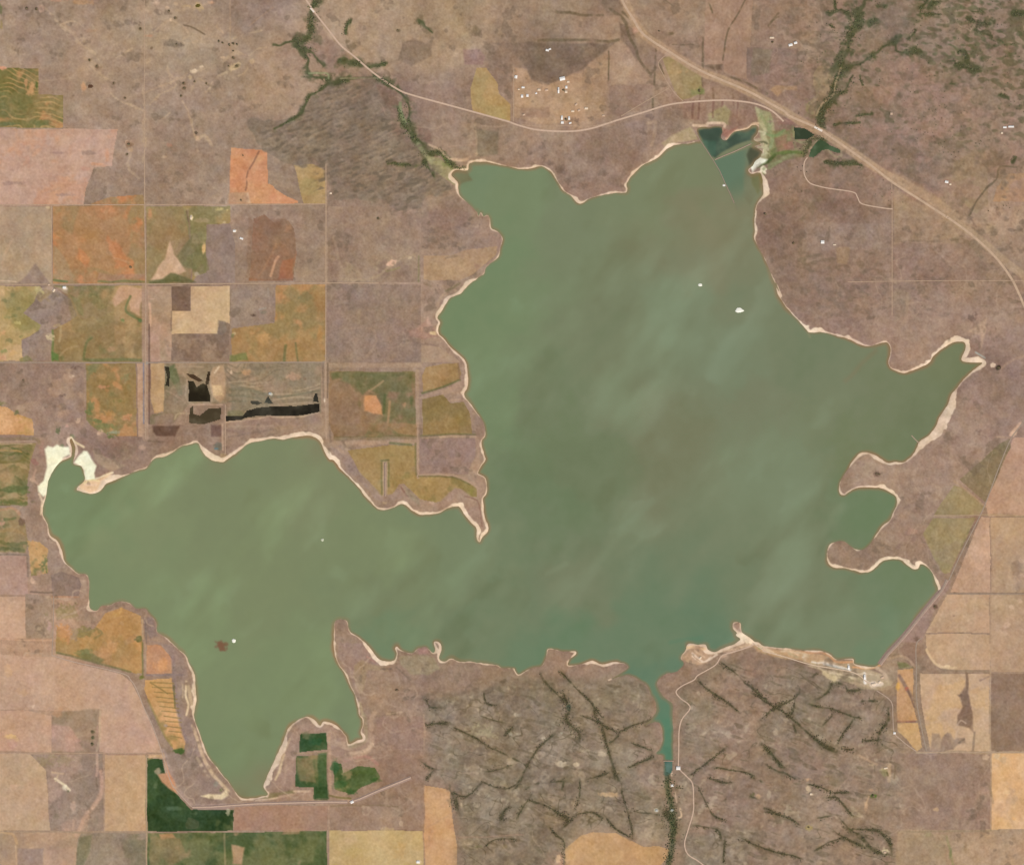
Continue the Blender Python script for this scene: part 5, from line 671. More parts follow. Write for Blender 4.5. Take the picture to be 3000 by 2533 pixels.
# ------------------------------------------------------------------ lake water colour (suspended silt)
sat = (1 - sandm)[..., None] * np.clip((COL[..., 2] / np.maximum(COL[..., 0], 1) - .58) / .14, 0, 1)[..., None]
lum = COL.mean(-1, keepdims=True); fm = np.isin(np.pad(OWN, ((0, 1), (0, 1)), mode='edge'), [i for i, f in enumerate(FIELDS, 1) if f[0] != 'irrigated_field'])[..., None] * (1 - sandm)[..., None]
COL = COL + fm * .03 * (lum - COL)
COL = COL + sat * np.array((-.5, -1.5, -4), np.float32) + (1 - sat) * (1 - sandm)[..., None] * np.array((0, 2.5, 2.5), np.float32)
COL = COL + (.8*roll(NG,71)+.6*roll(NM,72))[...,None]*np.array((.4,-.9,-1.2),np.float32) + (.8*roll(NG,73)+.7*roll(NM,74))[...,None]*np.array((.9,.5,-1.3),np.float32)
# thin pale cattle paths and washes, and small dark tufts, scattered over the rangeland
VN = fnoise(81, 45, 2.6); VM = sst(.2, 1.2, roll(NB, 83) + .6 * roll(NM, 84)); open_ = np.pad(OWN == 0, ((0, 1), (0, 1)), mode='edge') * sst(4, 12, sdf)
pas = np.zeros(len(FIELDS) + 1, np.float32); pas[[i for i, f in enumerate(FIELDS, 1) if f[0] == 'pasture']] = 1
open_ = np.maximum(open_, pas[np.pad(OWN, ((0, 1), (0, 1)), mode='edge')] * sst(4, 12, sdf))
COL += (open_ * VM * (.3 + .25 * (X < 1100)) * (1 - sst(.02, .10, np.abs(VN))))[..., None] * (np.array((190,162,136), np.float32) - COL)
DM = sst(1.5, 2.4, roll(NG, 86) + .5 * roll(NM, 87)); COL += (open_ * DM * .42)[..., None] * (np.array((118,100,82), np.float32) - COL)
COL += (3.0 * roll(NF, 88) + 2.0 * roll(NG, 89))[..., None]
LAND = COL
COL = zones([(200,1500,(124,142,106)),(420,1520,(139,146,114)),(300,1400,(122,140,102)),(600,1500,(130,138,104)),(500,1750,(130,142,108)),(750,1700,(131,139,104)),(650,2000,(130,142,107)),(560,2200,(122,140,101)),(850,2000,(129,143,107)),
 (950,1450,(134,138,106)),(1050,1600,(130,140,105)),(1150,1720,(121,132,98)),(1350,1800,(114,128,97)),(1300,1650,(121,136,104)),(1450,1200,(116,137,99)),(1390,900,(119,141,102)),(1450,700,(118,141,103)),(1500,550,(124,142,106)),(1400,500,(120,141,108)),
 (1700,650,(122,133,103)),(1850,500,(126,134,102)),(1950,520,(126,132,99)),(2060,650,(135,127,98)),(2070,780,(130,128,101)),(2000,950,(122,134,107)),(1800,950,(118,126,97)),(1600,1200,(113,124,93)),(1720,1400,(112,122,92)),(1600,1500,(110,124,93)),(1950,1300,(120,122,94)),
 (2200,1150,(123,127,101)),(2150,1050,(121,134,108)),(2400,1000,(118,127,99)),(2600,1120,(117,124,94)),(2300,1400,(124,137,109)),(2500,1350,(116,124,92)),(2560,1500,(108,126,92)),(2350,1700,(118,128,99)),(2450,1850,(119,133,104)),(2650,1750,(112,128,94)),(2560,1850,(114,136,106)),
 (1700,1750,(117,125,97)),(1900,1850,(108,127,99)),(1990,2000,(100,124,101)),(2020,2100,(90,124,100)),(1620,1920,(106,128,98)),(1150,1900,(114,134,104)),(2880,1040,(116,122,90)),(2750,1500,(112,120,88))], 120)
NS2 = fnoise(41, 55, 2.3, 2.6, -52); NS3 = fnoise(42, 24, 2.4, 2.3, -50)
COL = COL + (1.5 * NS2 + 1.5 * NS3 * sst(-.8, 1.2, NS2) + .9 * NM + .8 * NG)[..., None] * np.array((1, .93, 1.05), np.float32)
COL = COL + (np.clip(NS2 - .5, 0, 1.6) * (.55 + .45 * NS3.clip(-1, 1.5)))[..., None] * np.array((2.6, 3.6, 3.2), np.float32)
T('c1:1250,800 1050,950 950,1080', 22, (130,142,116), .2); T('c2:1080,580 850,780 760,830', 16, (130,144,118), .3); T('c2:420,1070 270,1150', 14, (136,148,122), .4); T('c1:1400,40 1500,200 1560,400 1580,640', 46, (148,124,96), .22, soft=.9); T('c0:1600,1580 1720,1600 1830,1640', 40, (144,122,96), .22, soft=.9)
T('c1:1250,820 950,1200 700,1550', 50, (126,138,110), .25, soft=.9); T('c2:1900,150 1700,500 1700,800 1400,1050 1250,1350', 50, (130,140,114), .25, soft=.9); T('a2:1250,640 950,720 700,950', 50, (144,150,118), .25, soft=.9); T('a2:1500,700 1200,1150 1050,1350', 40, (140,148,116), .2, soft=.9)
patch('c0:1420,1000 1500,985 1600,980 1620,1060 1650,1065 1720,1000 1880,965 1870,1060 1720,1110 1560,1200 1520,1180', (62,78,66), .92, c2=(84,104,84)); patch('c0:1470,1080 1560,1090 1570,1180 1530,1190', (74,104,86), .6)
xt, yt = (X - 1500) / TS + 14 * WXN, Y / TS + 14 * WYN
mixc(np.s_[:, :], .85 * sst(0, 8, (X - 1500) / TS - 1545 - (Y / TS - 1235) * .47) * sst(0, 8, Y / TS - 1225 + ((X - 1500) / TS - 1550) * .37) * (1 - sst(1400, 1700, yt + .3 * (xt - 1600))) * (1 - sst(1740, 1850, xt)) * (X > 2080), (94, 118, 97)); patch('c0:1780,1250 1840,1330 1870,1500 1820,1590 1760,1500', (112,112,86), .5); patch('c0:1820,1140 1910,1140 1915,1170 1860,1250 1810,1290 1790,1200', (74,76,58), .85); patch('c0:1830,1340 1910,1340 1915,1420 1880,1500 1830,1420', (104,104,66), .7); T('c0:1905,1340 1915,1400', 8, (104,108,48), .8)
T('c0:1640,1420 1680,1500 1720,1600', 4, (128,118,94), .6); patch('c3:1150,600 1240,560 1235,900 1165,905', (82,124,98), .7); patch('b0:1400,1180 1600,1270 1650,1380 1540,1420 1480,1330', (118,106,76), .7)
T('c2:1450,1640 1300,1655 1200,1671', 10, (84,126,100), .3, soft=.9)
blob('a3:1690,30', 17, 11, (126,82,60), .9, 20, .5); blob('a3:1725,14', 9, 6, (122,86,60), .7)
T('d1:960,1110 860,1200 780,1290 720,1340', 12, (136,118,90), .55, soft=.9); T('d1:430,960 450,1010', 4, (150,142,110), .7); T('a2:340,60 0,0', 1, (0,0,0), 0)
fr = sst(-11, -1.0, sdf + 2.5 * NM) * (sst(-1.2, .8, NM + .5 * NB) * .45 + .3)
COL += (fr * (.75 + .2 * (X < 1000)))[..., None] * (np.array((150,113,82), np.float32) + (X < 1000)[..., None] * np.array((14,4,0), np.float32) - COL)
lip = sst(-6, -1.5, sdf) * (1 - sst(-1.5, 1, sdf)) * sst(-.9, .9, roll(NM, 91) + .5 * roll(NB, 92)); COL += (lip * .6)[..., None] * (np.array((160,106,74), np.float32) - COL)
mud = np.exp(-((X - 690) ** 2 + (Y - 2335) ** 2) / (2 * 40 ** 2)) + np.exp(-((X - 1900 * 0 - 935) ** 2 + (Y - 1310) ** 2) / (2 * 34 ** 2)) * .7 + np.exp(-((X - 640) ** 2 + (Y - 1355) ** 2) / (2 * 26 ** 2)) * .5 + np.exp(-((X - 775) ** 2 + (Y - 2275) ** 2) / (2 * 32 ** 2)) * .9
COL += (np.clip(mud, 0, 1) * .7)[..., None] * (np.array((142,122,90), np.float32) - COL)
COL = COL + np.array((2, 2, -1), np.float32)
wst = 1 - sst(1150, 1450, X); COL = COL - (1 - .7 * fr)[..., None] * (np.array((.5, .38, .45), np.float32) + wst[..., None] * np.array((0, -.06, .2), np.float32)) * np.maximum(COL - np.array((121, 125, 95), np.float32), 0); COL = COL + (1.1 * NS3 * sst(.2, 1.4, NM + NS2))[..., None] * np.array((1.6, 2.2, 2.4), np.float32)
COL = blur(COL[..., 0], 1.5)[..., None] * np.array((1, 0, 0), np.float32) + blur(COL[..., 1], 1.5)[..., None] * np.array((0, 1, 0), np.float32) + blur(COL[..., 2], 1.5)[..., None] * np.array((0, 0, 1), np.float32)
WCOL = COL; COL = LAND

# ------------------------------------------------------------------ ponds and bars get cells of their own
def own(pts, name, label, cat, kind, group='', warp=1.0):
    pts = P(pts) if isinstance(pts, str) else pts
    i = len(FIELDS) + 1; FIELDS.append((name, label, cat, group, kind))
    s = win(*bbox(pts, 8)); sc = (slice(s[0].start, min(s[0].stop, H - 1)), slice(s[1].start, min(s[1].stop, W - 1)))
    OWN[sc][inside(pts, _XC[sc] + warp * WXN[sc], _YC[sc] + warp * WYN[sc])] = i
    return i
PONDS = [('a1:1440,1345 1490,1352 1510,1395 1560,1365 1590,1380 1615,1470 1612,1512 1440,1510 1450,1420', (52,44,24), 'blocky black pond with ragged top in the wet field'),
 ('a1:1428,1293 1490,1302 1560,1345 1530,1356 1450,1318', (78,58,36), 'thin slanting black channel above the blocky pond'),
 ('a1:1594,1272 1614,1272 1604,1370 1574,1384', (74,60,40), 'thin upright black channel east of the blocky pond'),
 ('a1:1258,1238 1292,1238 1302,1300 1292,1388 1264,1384 1280,1320', (66,60,42), 'narrow black pond beside the thin tan orange field'),
 ('a1:1450,1560 1482,1538 1478,1600 1530,1615 1600,1560 1695,1555 1688,1640 1560,1680 1450,1671', (86,74,52), 'mottled dark pond south of the blocky black pond'),
 ('a1:1885,1570 1960,1545 2089,1535; b1:310,1538 488,1522 486,1588 400,1600 300,1614 130,1608 0,1606; a1:1880,1625 1840,1645 1730,1654 1722,1618 1860,1612', (46,40,26), 'long black pond stretching along the wetland'),
 ('a1:1912,1500 1960,1494 2005,1512 1970,1524 1920,1518', (66,62,48), 'small dark pool west above the long black pond'),
 ('b1:58,1512 88,1460 130,1512', (58,56,44), 'small triangular dark pool above the long black pond'),
 ('b1:438,1506 452,1442 470,1445 482,1512', (48,44,32), 'upright dark pool at the east end of the long pond'),
 ('d0:322,972 400,980 440,1000 482,1030 430,1062 330,1066', (70,80,58), 'dark green marsh pond west of the highway bridge'),
 ('d0:440,1200 455,1145 500,1085 530,1060 600,1108 680,1140 684,1168 640,1160 580,1140 545,1150 480,1205', (78,94,64), 'green marsh pond tucked under the highway bank'),
 ('a0:1494,42 1510,30 1530,32 1538,44 1525,55 1502,56', (92,80,30), 'tiny olive stock pond with a pale rim'),
 ('a0:668,660 680,645 705,648 712,660 695,672 675,672', (92,64,44), 'tiny brown stock pond beside an orange bare patch'),
 ('a0:1484,1004 1498,996 1516,1010 1508,1022 1492,1022', (104,88,68), 'tiny dark stock pond beside bare tan soil'),
 ('c3:1165,912 1228,912 1222,1000 1205,1000 1180,990', (74,100,86), 'dark green pool below the gorge dam')]
blob('a0:1515,44', 13, 11, (196,166,122), .8)
PONDC = {}
for q, c, lb in PONDS: PONDC[own(q, 'pond', lb, 'pond', 'structure')] = c
BARID = [own(q, nm, lb, 'sandbar', 'structure') for nm, lb, q in SANDBAR]
def cells(a): return (a[:-1, :-1] + a[1:, :-1] + a[:-1, 1:] + a[1:, 1:]) * .25
sdc, smc = cells(sdf), cells(sandm)
FIELDS.append(('beach', 'pale sandy beach rim running round the whole lake', 'beach', '', 'structure')); BEACH = len(FIELDS)
keep = np.isin(OWN, list(PONDC) + BARID)
OWN[(smc > .5) & (sdc > -.5) & (sdc < 45) & ~keep] = BEACH
OWN[(sdc < -.5)] = 0

# ------------------------------------------------------------------ relief
Z = np.where(sdf > 0, 3.0 * (1 - np.exp(-np.maximum(sdf, 0) / 5)), -4.0 * (1 - np.exp(np.minimum(sdf, 0) / 12))).astype(np.float32)
far = sst(2, 14, sdf)
edge = sst(GX0, GX0 + 60, X) * sst(GX0, GX0 + 60, GX1 - (X - GX0)) * sst(GY0, GY0 + 60, Y) * sst(GY0, GY0 + 60, GY1 - (Y - GY0))
edge = np.minimum.reduce([sst(0, 60, X - GX0), sst(0, 60, GX1 - X), sst(0, 60, Y - GY0), sst(0, 60, GY1 - Y)])
Z += far * (.45 * NM + .3 * NG + .15 * NF)
hill = ROCK * sst(4, 50, sdf)
gully = np.zeros((H, W), np.float32)
for pts, w in FR:
    s = win(*bbox(pts, 30)); gully[s] = np.maximum(gully[s], np.exp(-(polydist(pts, X[s], Y[s]) / (w * .8 + 3)) ** 2))
Z += hill * (14 + 4 * roll(NM, 40) + 1.2 * roll(NG, 41) + .5 * roll(NF, 3) + 4 * roll(NB, 42) - 2 * gully)
nw = blur(inside(P('b0:420,740 640,660 960,690 1100,1040 1260,1240 1400,1450 1180,1540 560,1540 400,1230 60,1060 330,870'), X + 22 * WXN, Y + 22 * WYN).astype(np.float32), 12)
NWS = fnoise(51, 8, None, 2.6, -20)
Z += nw * (5 + 1.4 * NWS + 1.8 * roll(NM, 50) + 1.0 * roll(NG, 8)); dkm = nw * sst(.5, 1.6, NWS + .5 * roll(NG, 60)); COL += (.7 * dkm)[..., None] * (np.array((112,98,80), np.float32) - COL)
nee = sst(2250, 2400, X) * (1 - sst(600, 760, Y)); Z += nee * far * (1.6 * roll(NM, 61) + .9 * roll(NG, 62))
Z = Z * edge + 3.0 * (1 - edge)
for i in PONDC:
    j, k = np.nonzero(OWN == i)
    if len(j):
        for dj in (0, 1):
            for dk in (0, 1): Z[j + dj, k + dk] = 2.2
Z = Z.astype(np.float32)
def zat(x, y):
    fx = np.clip((np.asarray(x, np.float64) - GX0) / STEP, 0, W - 1.001); fy = np.clip((np.asarray(y, np.float64) - GY0) / STEP, 0, H - 1.001)
    i = fx.astype(int); j = fy.astype(int); u = fx - i; v = fy - j
    return Z[j, i] * (1 - u) * (1 - v) + Z[j, i + 1] * u * (1 - v) + Z[j + 1, i] * (1 - u) * v + Z[j + 1, i + 1] * u * v

# ------------------------------------------------------------------ materials
KG = np.array((1.0, 1.0, 1.0), np.float32)     # light reaching a level white surface, per channel (set below)
def lin(c):
    c = np.asarray(c, np.float32) / 255.0
    return np.where(c <= .04045, c / 12.92, ((np.maximum(c, .04045) + .055) / 1.055) ** 2.4)
def alb(c): return np.clip(lin(np.clip(c, 0, 255)) / KG, 0, .95).astype(np.float32)
KG[:] = (KR, KGR, KB) if 'KR' in globals() else (1.13, 1.16, 1.23)
def newmat(name):
    m = bpy.data.materials.new(name); m.use_nodes = True; n = m.node_tree
    return m, n, n.nodes['Principled BSDF']
def landmat(name, s1, s2, amp, rough=.95, bump=0.0, tint=None):
    m, n, b = newmat(name); N = n.nodes.new; L = n.links.new
    at = N('ShaderNodeAttribute'); at.attribute_name = 'albedo'
    tc = N('ShaderNodeTexCoord'); prev = at.outputs['Color']
    for k, s in enumerate((s1, s2)):
        t = N('ShaderNodeTexNoise'); t.inputs['Scale'].default_value = s; t.inputs['Detail'].default_value = 3
        L(tc.outputs['Object'], t.inputs['Vector'])
        r = N('ShaderNodeMapRange'); r.inputs['From Min'].default_value = .3; r.inputs['From Max'].default_value = .7
        r.inputs['To Min'].default_value = 1 - amp; r.inputs['To Max'].default_value = 1 + amp; L(t.outputs['Fac'], r.inputs['Value'])
        x = N('ShaderNodeVectorMath'); x.operation = 'SCALE'; L(prev, x.inputs[0]); L(r.outputs['Result'], x.inputs['Scale']); prev = x.outputs['Vector']
    L(prev, b.inputs['Base Color']); b.inputs['Roughness'].default_value = rough
    b.inputs['Specular IOR Level'].default_value = .05
    return m
M_LAND = landmat('dry_grassland', .06, .018, .07)
M_CROP = landmat('field_soil', .05, .013, .05)
M_SAND = landmat('sand', .04, .015, .06)
def watermat(name, rough=.3):
    m, n, b = newmat(name); at = n.nodes.new('ShaderNodeAttribute'); at.attribute_name = 'albedo'
    n.links.new(at.outputs['Color'], b.inputs['Base Color']); b.inputs['Roughness'].default_value = rough; b.inputs['IOR'].default_value = 1.33
    t = n.nodes.new('ShaderNodeTexNoise'); t.inputs['Scale'].default_value = .3; t.inputs['Detail'].default_value = 2
    tc = n.nodes.new('ShaderNodeTexCoord'); n.links.new(tc.outputs['Object'], t.inputs['Vector'])
    bp = n.nodes.new('ShaderNodeBump'); bp.inputs['Strength'].default_value = .12; bp.inputs['Distance'].default_value = .3
    n.links.new(t.outputs['Fac'], bp.inputs['Height']); n.links.new(bp.outputs['Normal'], b.inputs['Normal'])
    return m
M_WATER = watermat('turbid_water'); M_POND = watermat('pond_water', .2)
def plainmat(name, c, amp=.12, scale=.08, rough=.9, spec=.1, rnd=0.0):
    m, n, b = newmat(name); a = alb(c); N = n.nodes.new; L = n.links.new
    tc = N('ShaderNodeTexCoord'); t = N('ShaderNodeTexNoise'); t.inputs['Scale'].default_value = scale; t.inputs['Detail'].default_value = 4
    L(tc.outputs['Object'], t.inputs['Vector'])
    r = N('ShaderNodeMapRange'); r.inputs['From Min'].default_value = .3; r.inputs['From Max'].default_value = .7; r.inputs['To Min'].default_value = 1 - amp; r.inputs['To Max'].default_value = 1 + amp
    L(t.outputs['Fac'], r.inputs['Value']); x = N('ShaderNodeVectorMath'); x.operation = 'SCALE'; x.inputs[0].default_value = tuple(float(v) for v in a); L(r.outputs['Result'], x.inputs['Scale'])
    L(x.outputs['Vector'], b.inputs['Base Color']); b.inputs['Roughness'].default_value = rough; b.inputs['Specular IOR Level'].default_value = spec
    return m

# ------------------------------------------------------------------ mesh helpers
COLL = bpy.context.scene.collection
def tag(o, label=None, cat=None, group=None, kind=None):
    if label: o['label'] = label
    if cat: o['category'] = cat
    if group: o['group'] = group
    if kind: o['kind'] = kind
    return o
def np_mesh(name, V, Q, mat, cols=None, parent=None, smooth=False):
    """V (n,3); Q (m,4) or (m,3) index array -> one mesh object."""
    me = bpy.data.meshes.new(name); k = Q.shape[1]
    me.vertices.add(len(V)); me.vertices.foreach_set('co', np.ascontiguousarray(V, np.float32).ravel())
    me.loops.add(Q.size); me.loops.foreach_set('vertex_index', np.ascontiguousarray(Q, np.int32).ravel())
    me.polygons.add(len(Q)); me.polygons.foreach_set('loop_start', np.arange(0, Q.size, k, dtype=np.int32)); me.polygons.foreach_set('loop_total', np.full(len(Q), k, np.int32))
    if cols is not None:
        at = me.color_attributes.new('albedo', 'FLOAT_COLOR', 'POINT')
        at.data.foreach_set('color', np.concatenate([cols, np.ones((len(cols), 1), np.float32)], 1).astype(np.float32).ravel())
    me.update(calc_edges=True)
    me.polygons.foreach_set('use_smooth', np.full(len(Q), smooth, bool))
    me.materials.append(mat); o = bpy.data.objects.new(name, me); COLL.objects.link(o)
    if parent: o.parent = parent
    return o
ALB = alb(COL); WX3 = ((X - CX) * SC).astype(np.float32); WY3 = ((CY - Y) * SC).astype(np.float32)
idx = np.arange(H * W, dtype=np.int32).reshape(H, W)
QALL = np.stack([idx[:-1, :-1], idx[1:, :-1], idx[1:, 1:], idx[:-1, 1:]], -1)      # counter-clockwise seen from above
VALL = np.stack([WX3, WY3, Z], -1).reshape(-1, 3)
def cellmesh(name, mask, mat, V=VALL, A=None, off=None, dz=0.0):
    A = ALB if A is None else A
    q = QALL[mask]; u, inv = np.unique(q, return_inverse=True); v = V[u].copy(); v[:, 2] += dz
    o0 = np.zeros(3, np.float32)
    if off is not False and name not in ('ground', 'beach', 'lake_water'): o0 = np.array([v[:, 0].mean(), v[:, 1].mean(), 0], np.float32)
    o = np_mesh(name, v - o0, inv.reshape(q.shape), mat, A.reshape(-1, 3)[u], smooth=True); o.location = o0.tolist()
    return o
MATS = {'crop_field': M_CROP, 'beach': M_SAND, 'sandbar': M_SAND}
for i, (name, label, cat, group, kind) in enumerate(FIELDS, 1):
    mk = OWN == i
    if not mk.any(): print('EMPTY', name, label); continue
    if i in PONDC:
        A = ALB.copy(); j = np.unique(QALL[mk]); A.reshape(-1, 3)[j] = alb(np.array(PONDC[i], np.float32) + (9 * roll(NG, 9) + 7 * roll(NM, 8)).clip(-14, 40).reshape(-1)[j][:, None])
        o = cellmesh(name, mk, M_POND, A=A)
    else: o = cellmesh(name, mk, MATS.get(name, M_CROP if kind == 'thing' and cat == 'field' else M_LAND) if name != 'pasture' else M_LAND)
    tag(o, label, cat, group or None, kind)
# the ground: what is left of the survey grid, plus the plain beyond it out to the horizon
g = OWN == 0
q = QALL[g]; u, inv = np.unique(q, return_inverse=True); gv = VALL[u]; ga = ALB.reshape(-1, 3)[u]; gq = inv.reshape(q.shape)
xs = sorted([GX0 - 277 * k for k in range(1, 46)]) + list(np.linspace(GX0, GX1, 14)) + [GX1 + 277 * k for k in range(1, 46)]
ys = sorted([GY0 - 277 * k for k in range(1, 46)]) + list(np.linspace(GY0, GY1, 12)) + [GY1 + 277 * k for k in range(1, 46)]
rnd = random.Random(5); rv, ra = [], []
PAL = [(165,138,118), (158,131,113), (172,144,120), (186,152,126), (152,126,108), (176,140,104), (146,128,92), (166,140,118), (160,132,114)]
for a in range(len(xs) - 1):
    for b in range(len(ys) - 1):
        if xs[a] >= GX0 - 1 and xs[a + 1] <= GX1 + 1 and ys[b] >= GY0 - 1 and ys[b + 1] <= GY1 + 1: continue
        c = alb(PAL[rnd.randrange(len(PAL))])
        for (px, py) in ((xs[a], ys[b]), (xs[a], ys[b + 1]), (xs[a + 1], ys[b + 1]), (xs[a + 1], ys[b])):
            rv.append((wx(px), wy(py), 3.0)); ra.append(c)
rq = np.arange(len(rv), dtype=np.int32).reshape(-1, 4) + len(gv)
o = np_mesh('ground', np.concatenate([gv, np.array(rv, np.float32)]), np.concatenate([gq, rq]), M_LAND, np.concatenate([ga, np.array(ra, np.float32)]), smooth=True)
tag(o, 'dry grey brown rangeland and rocky hills around the lake', 'ground', kind='structure')
WV = VALL.copy(); WV[:, 2] = 0
o = cellmesh('lake_water', sdc < 3.0, M_WATER, V=WV, A=alb(WCOL)); tag(o, 'broad murky green reservoir with pale silt streaks', 'lake', kind='structure')
# ------------------------------------------------------------------ roads
def resample(pts, step):
    out = [pts[0]]; acc = 0.0
    for (xa, ya), (xb, yb) in zip(pts, pts[1:]):
        l = math.hypot(xb - xa, yb - ya); n = max(1, int(l / step))
        out += [(xa + (xb - xa) * i / n, ya + (yb - ya) * i / n) for i in range(1, n + 1)]
    return out
def ribbon(name, pts, wid, mat, dz, parent=None, bend=True, prof=None):
    pts = P(pts) if isinstance(pts, str) else pts
    if bend and len(pts) > 2: pts = catmull(pts, 5)
    pts = np.array(resample(pts, 2.4)); t = np.gradient(pts, axis=0); t /= np.linalg.norm(t, axis=1)[:, None] + 1e-9
    n = np.stack([-t[:, 1], t[:, 0]], 1); h = wid * .5 / SC
    off = np.linspace(-h, h, 4); V = []
    zz = np.max([zat(pts[:, 0] + n[:, 0] * o, pts[:, 1] + n[:, 1] * o) for o in off], 0)
    for o in off:
        p = pts + n * o; V.append(np.stack([(p[:, 0] - CX) * SC, (CY - p[:, 1]) * SC, np.maximum(zz, .5) + dz], 1))
    V = np.stack(V, 1); m = len(pts); k = len(off); V = V.reshape(-1, 3); idx = np.arange(m * k).reshape(m, k)
    Q = np.stack([idx[:-1, :-1], idx[:-1, 1:], idx[1:, 1:], idx[1:, :-1]], -1).reshape(-1, 4)
    a = V[Q[0]]; 
    if np.cross(a[1] - a[0], a[2] - a[0])[2] < 0: Q = Q[:, ::-1]
    c = V.mean(0); c[2] = 0; o = np_mesh(name, V - c, Q, mat, parent=parent, smooth=True); o.location = c
    return o
M_ASPH = plainmat('worn_pale_asphalt', (206,176,152), .06, .05); M_ASPH2 = plainmat('grey_asphalt', (186,160,140), .06, .05); M_GRAV = plainmat('gravel', (183,154,128), .12, .04); M_DIRT = plainmat('dirt_track', (184,154,128), .14, .05); M_HWY = plainmat('highway_surface', (198,168,140), .12, .02); M_PALE = plainmat('pale_caliche', (216,188,160), .1, .05); M_GREY = plainmat('grey_road', (166,146,128), .08, .05)
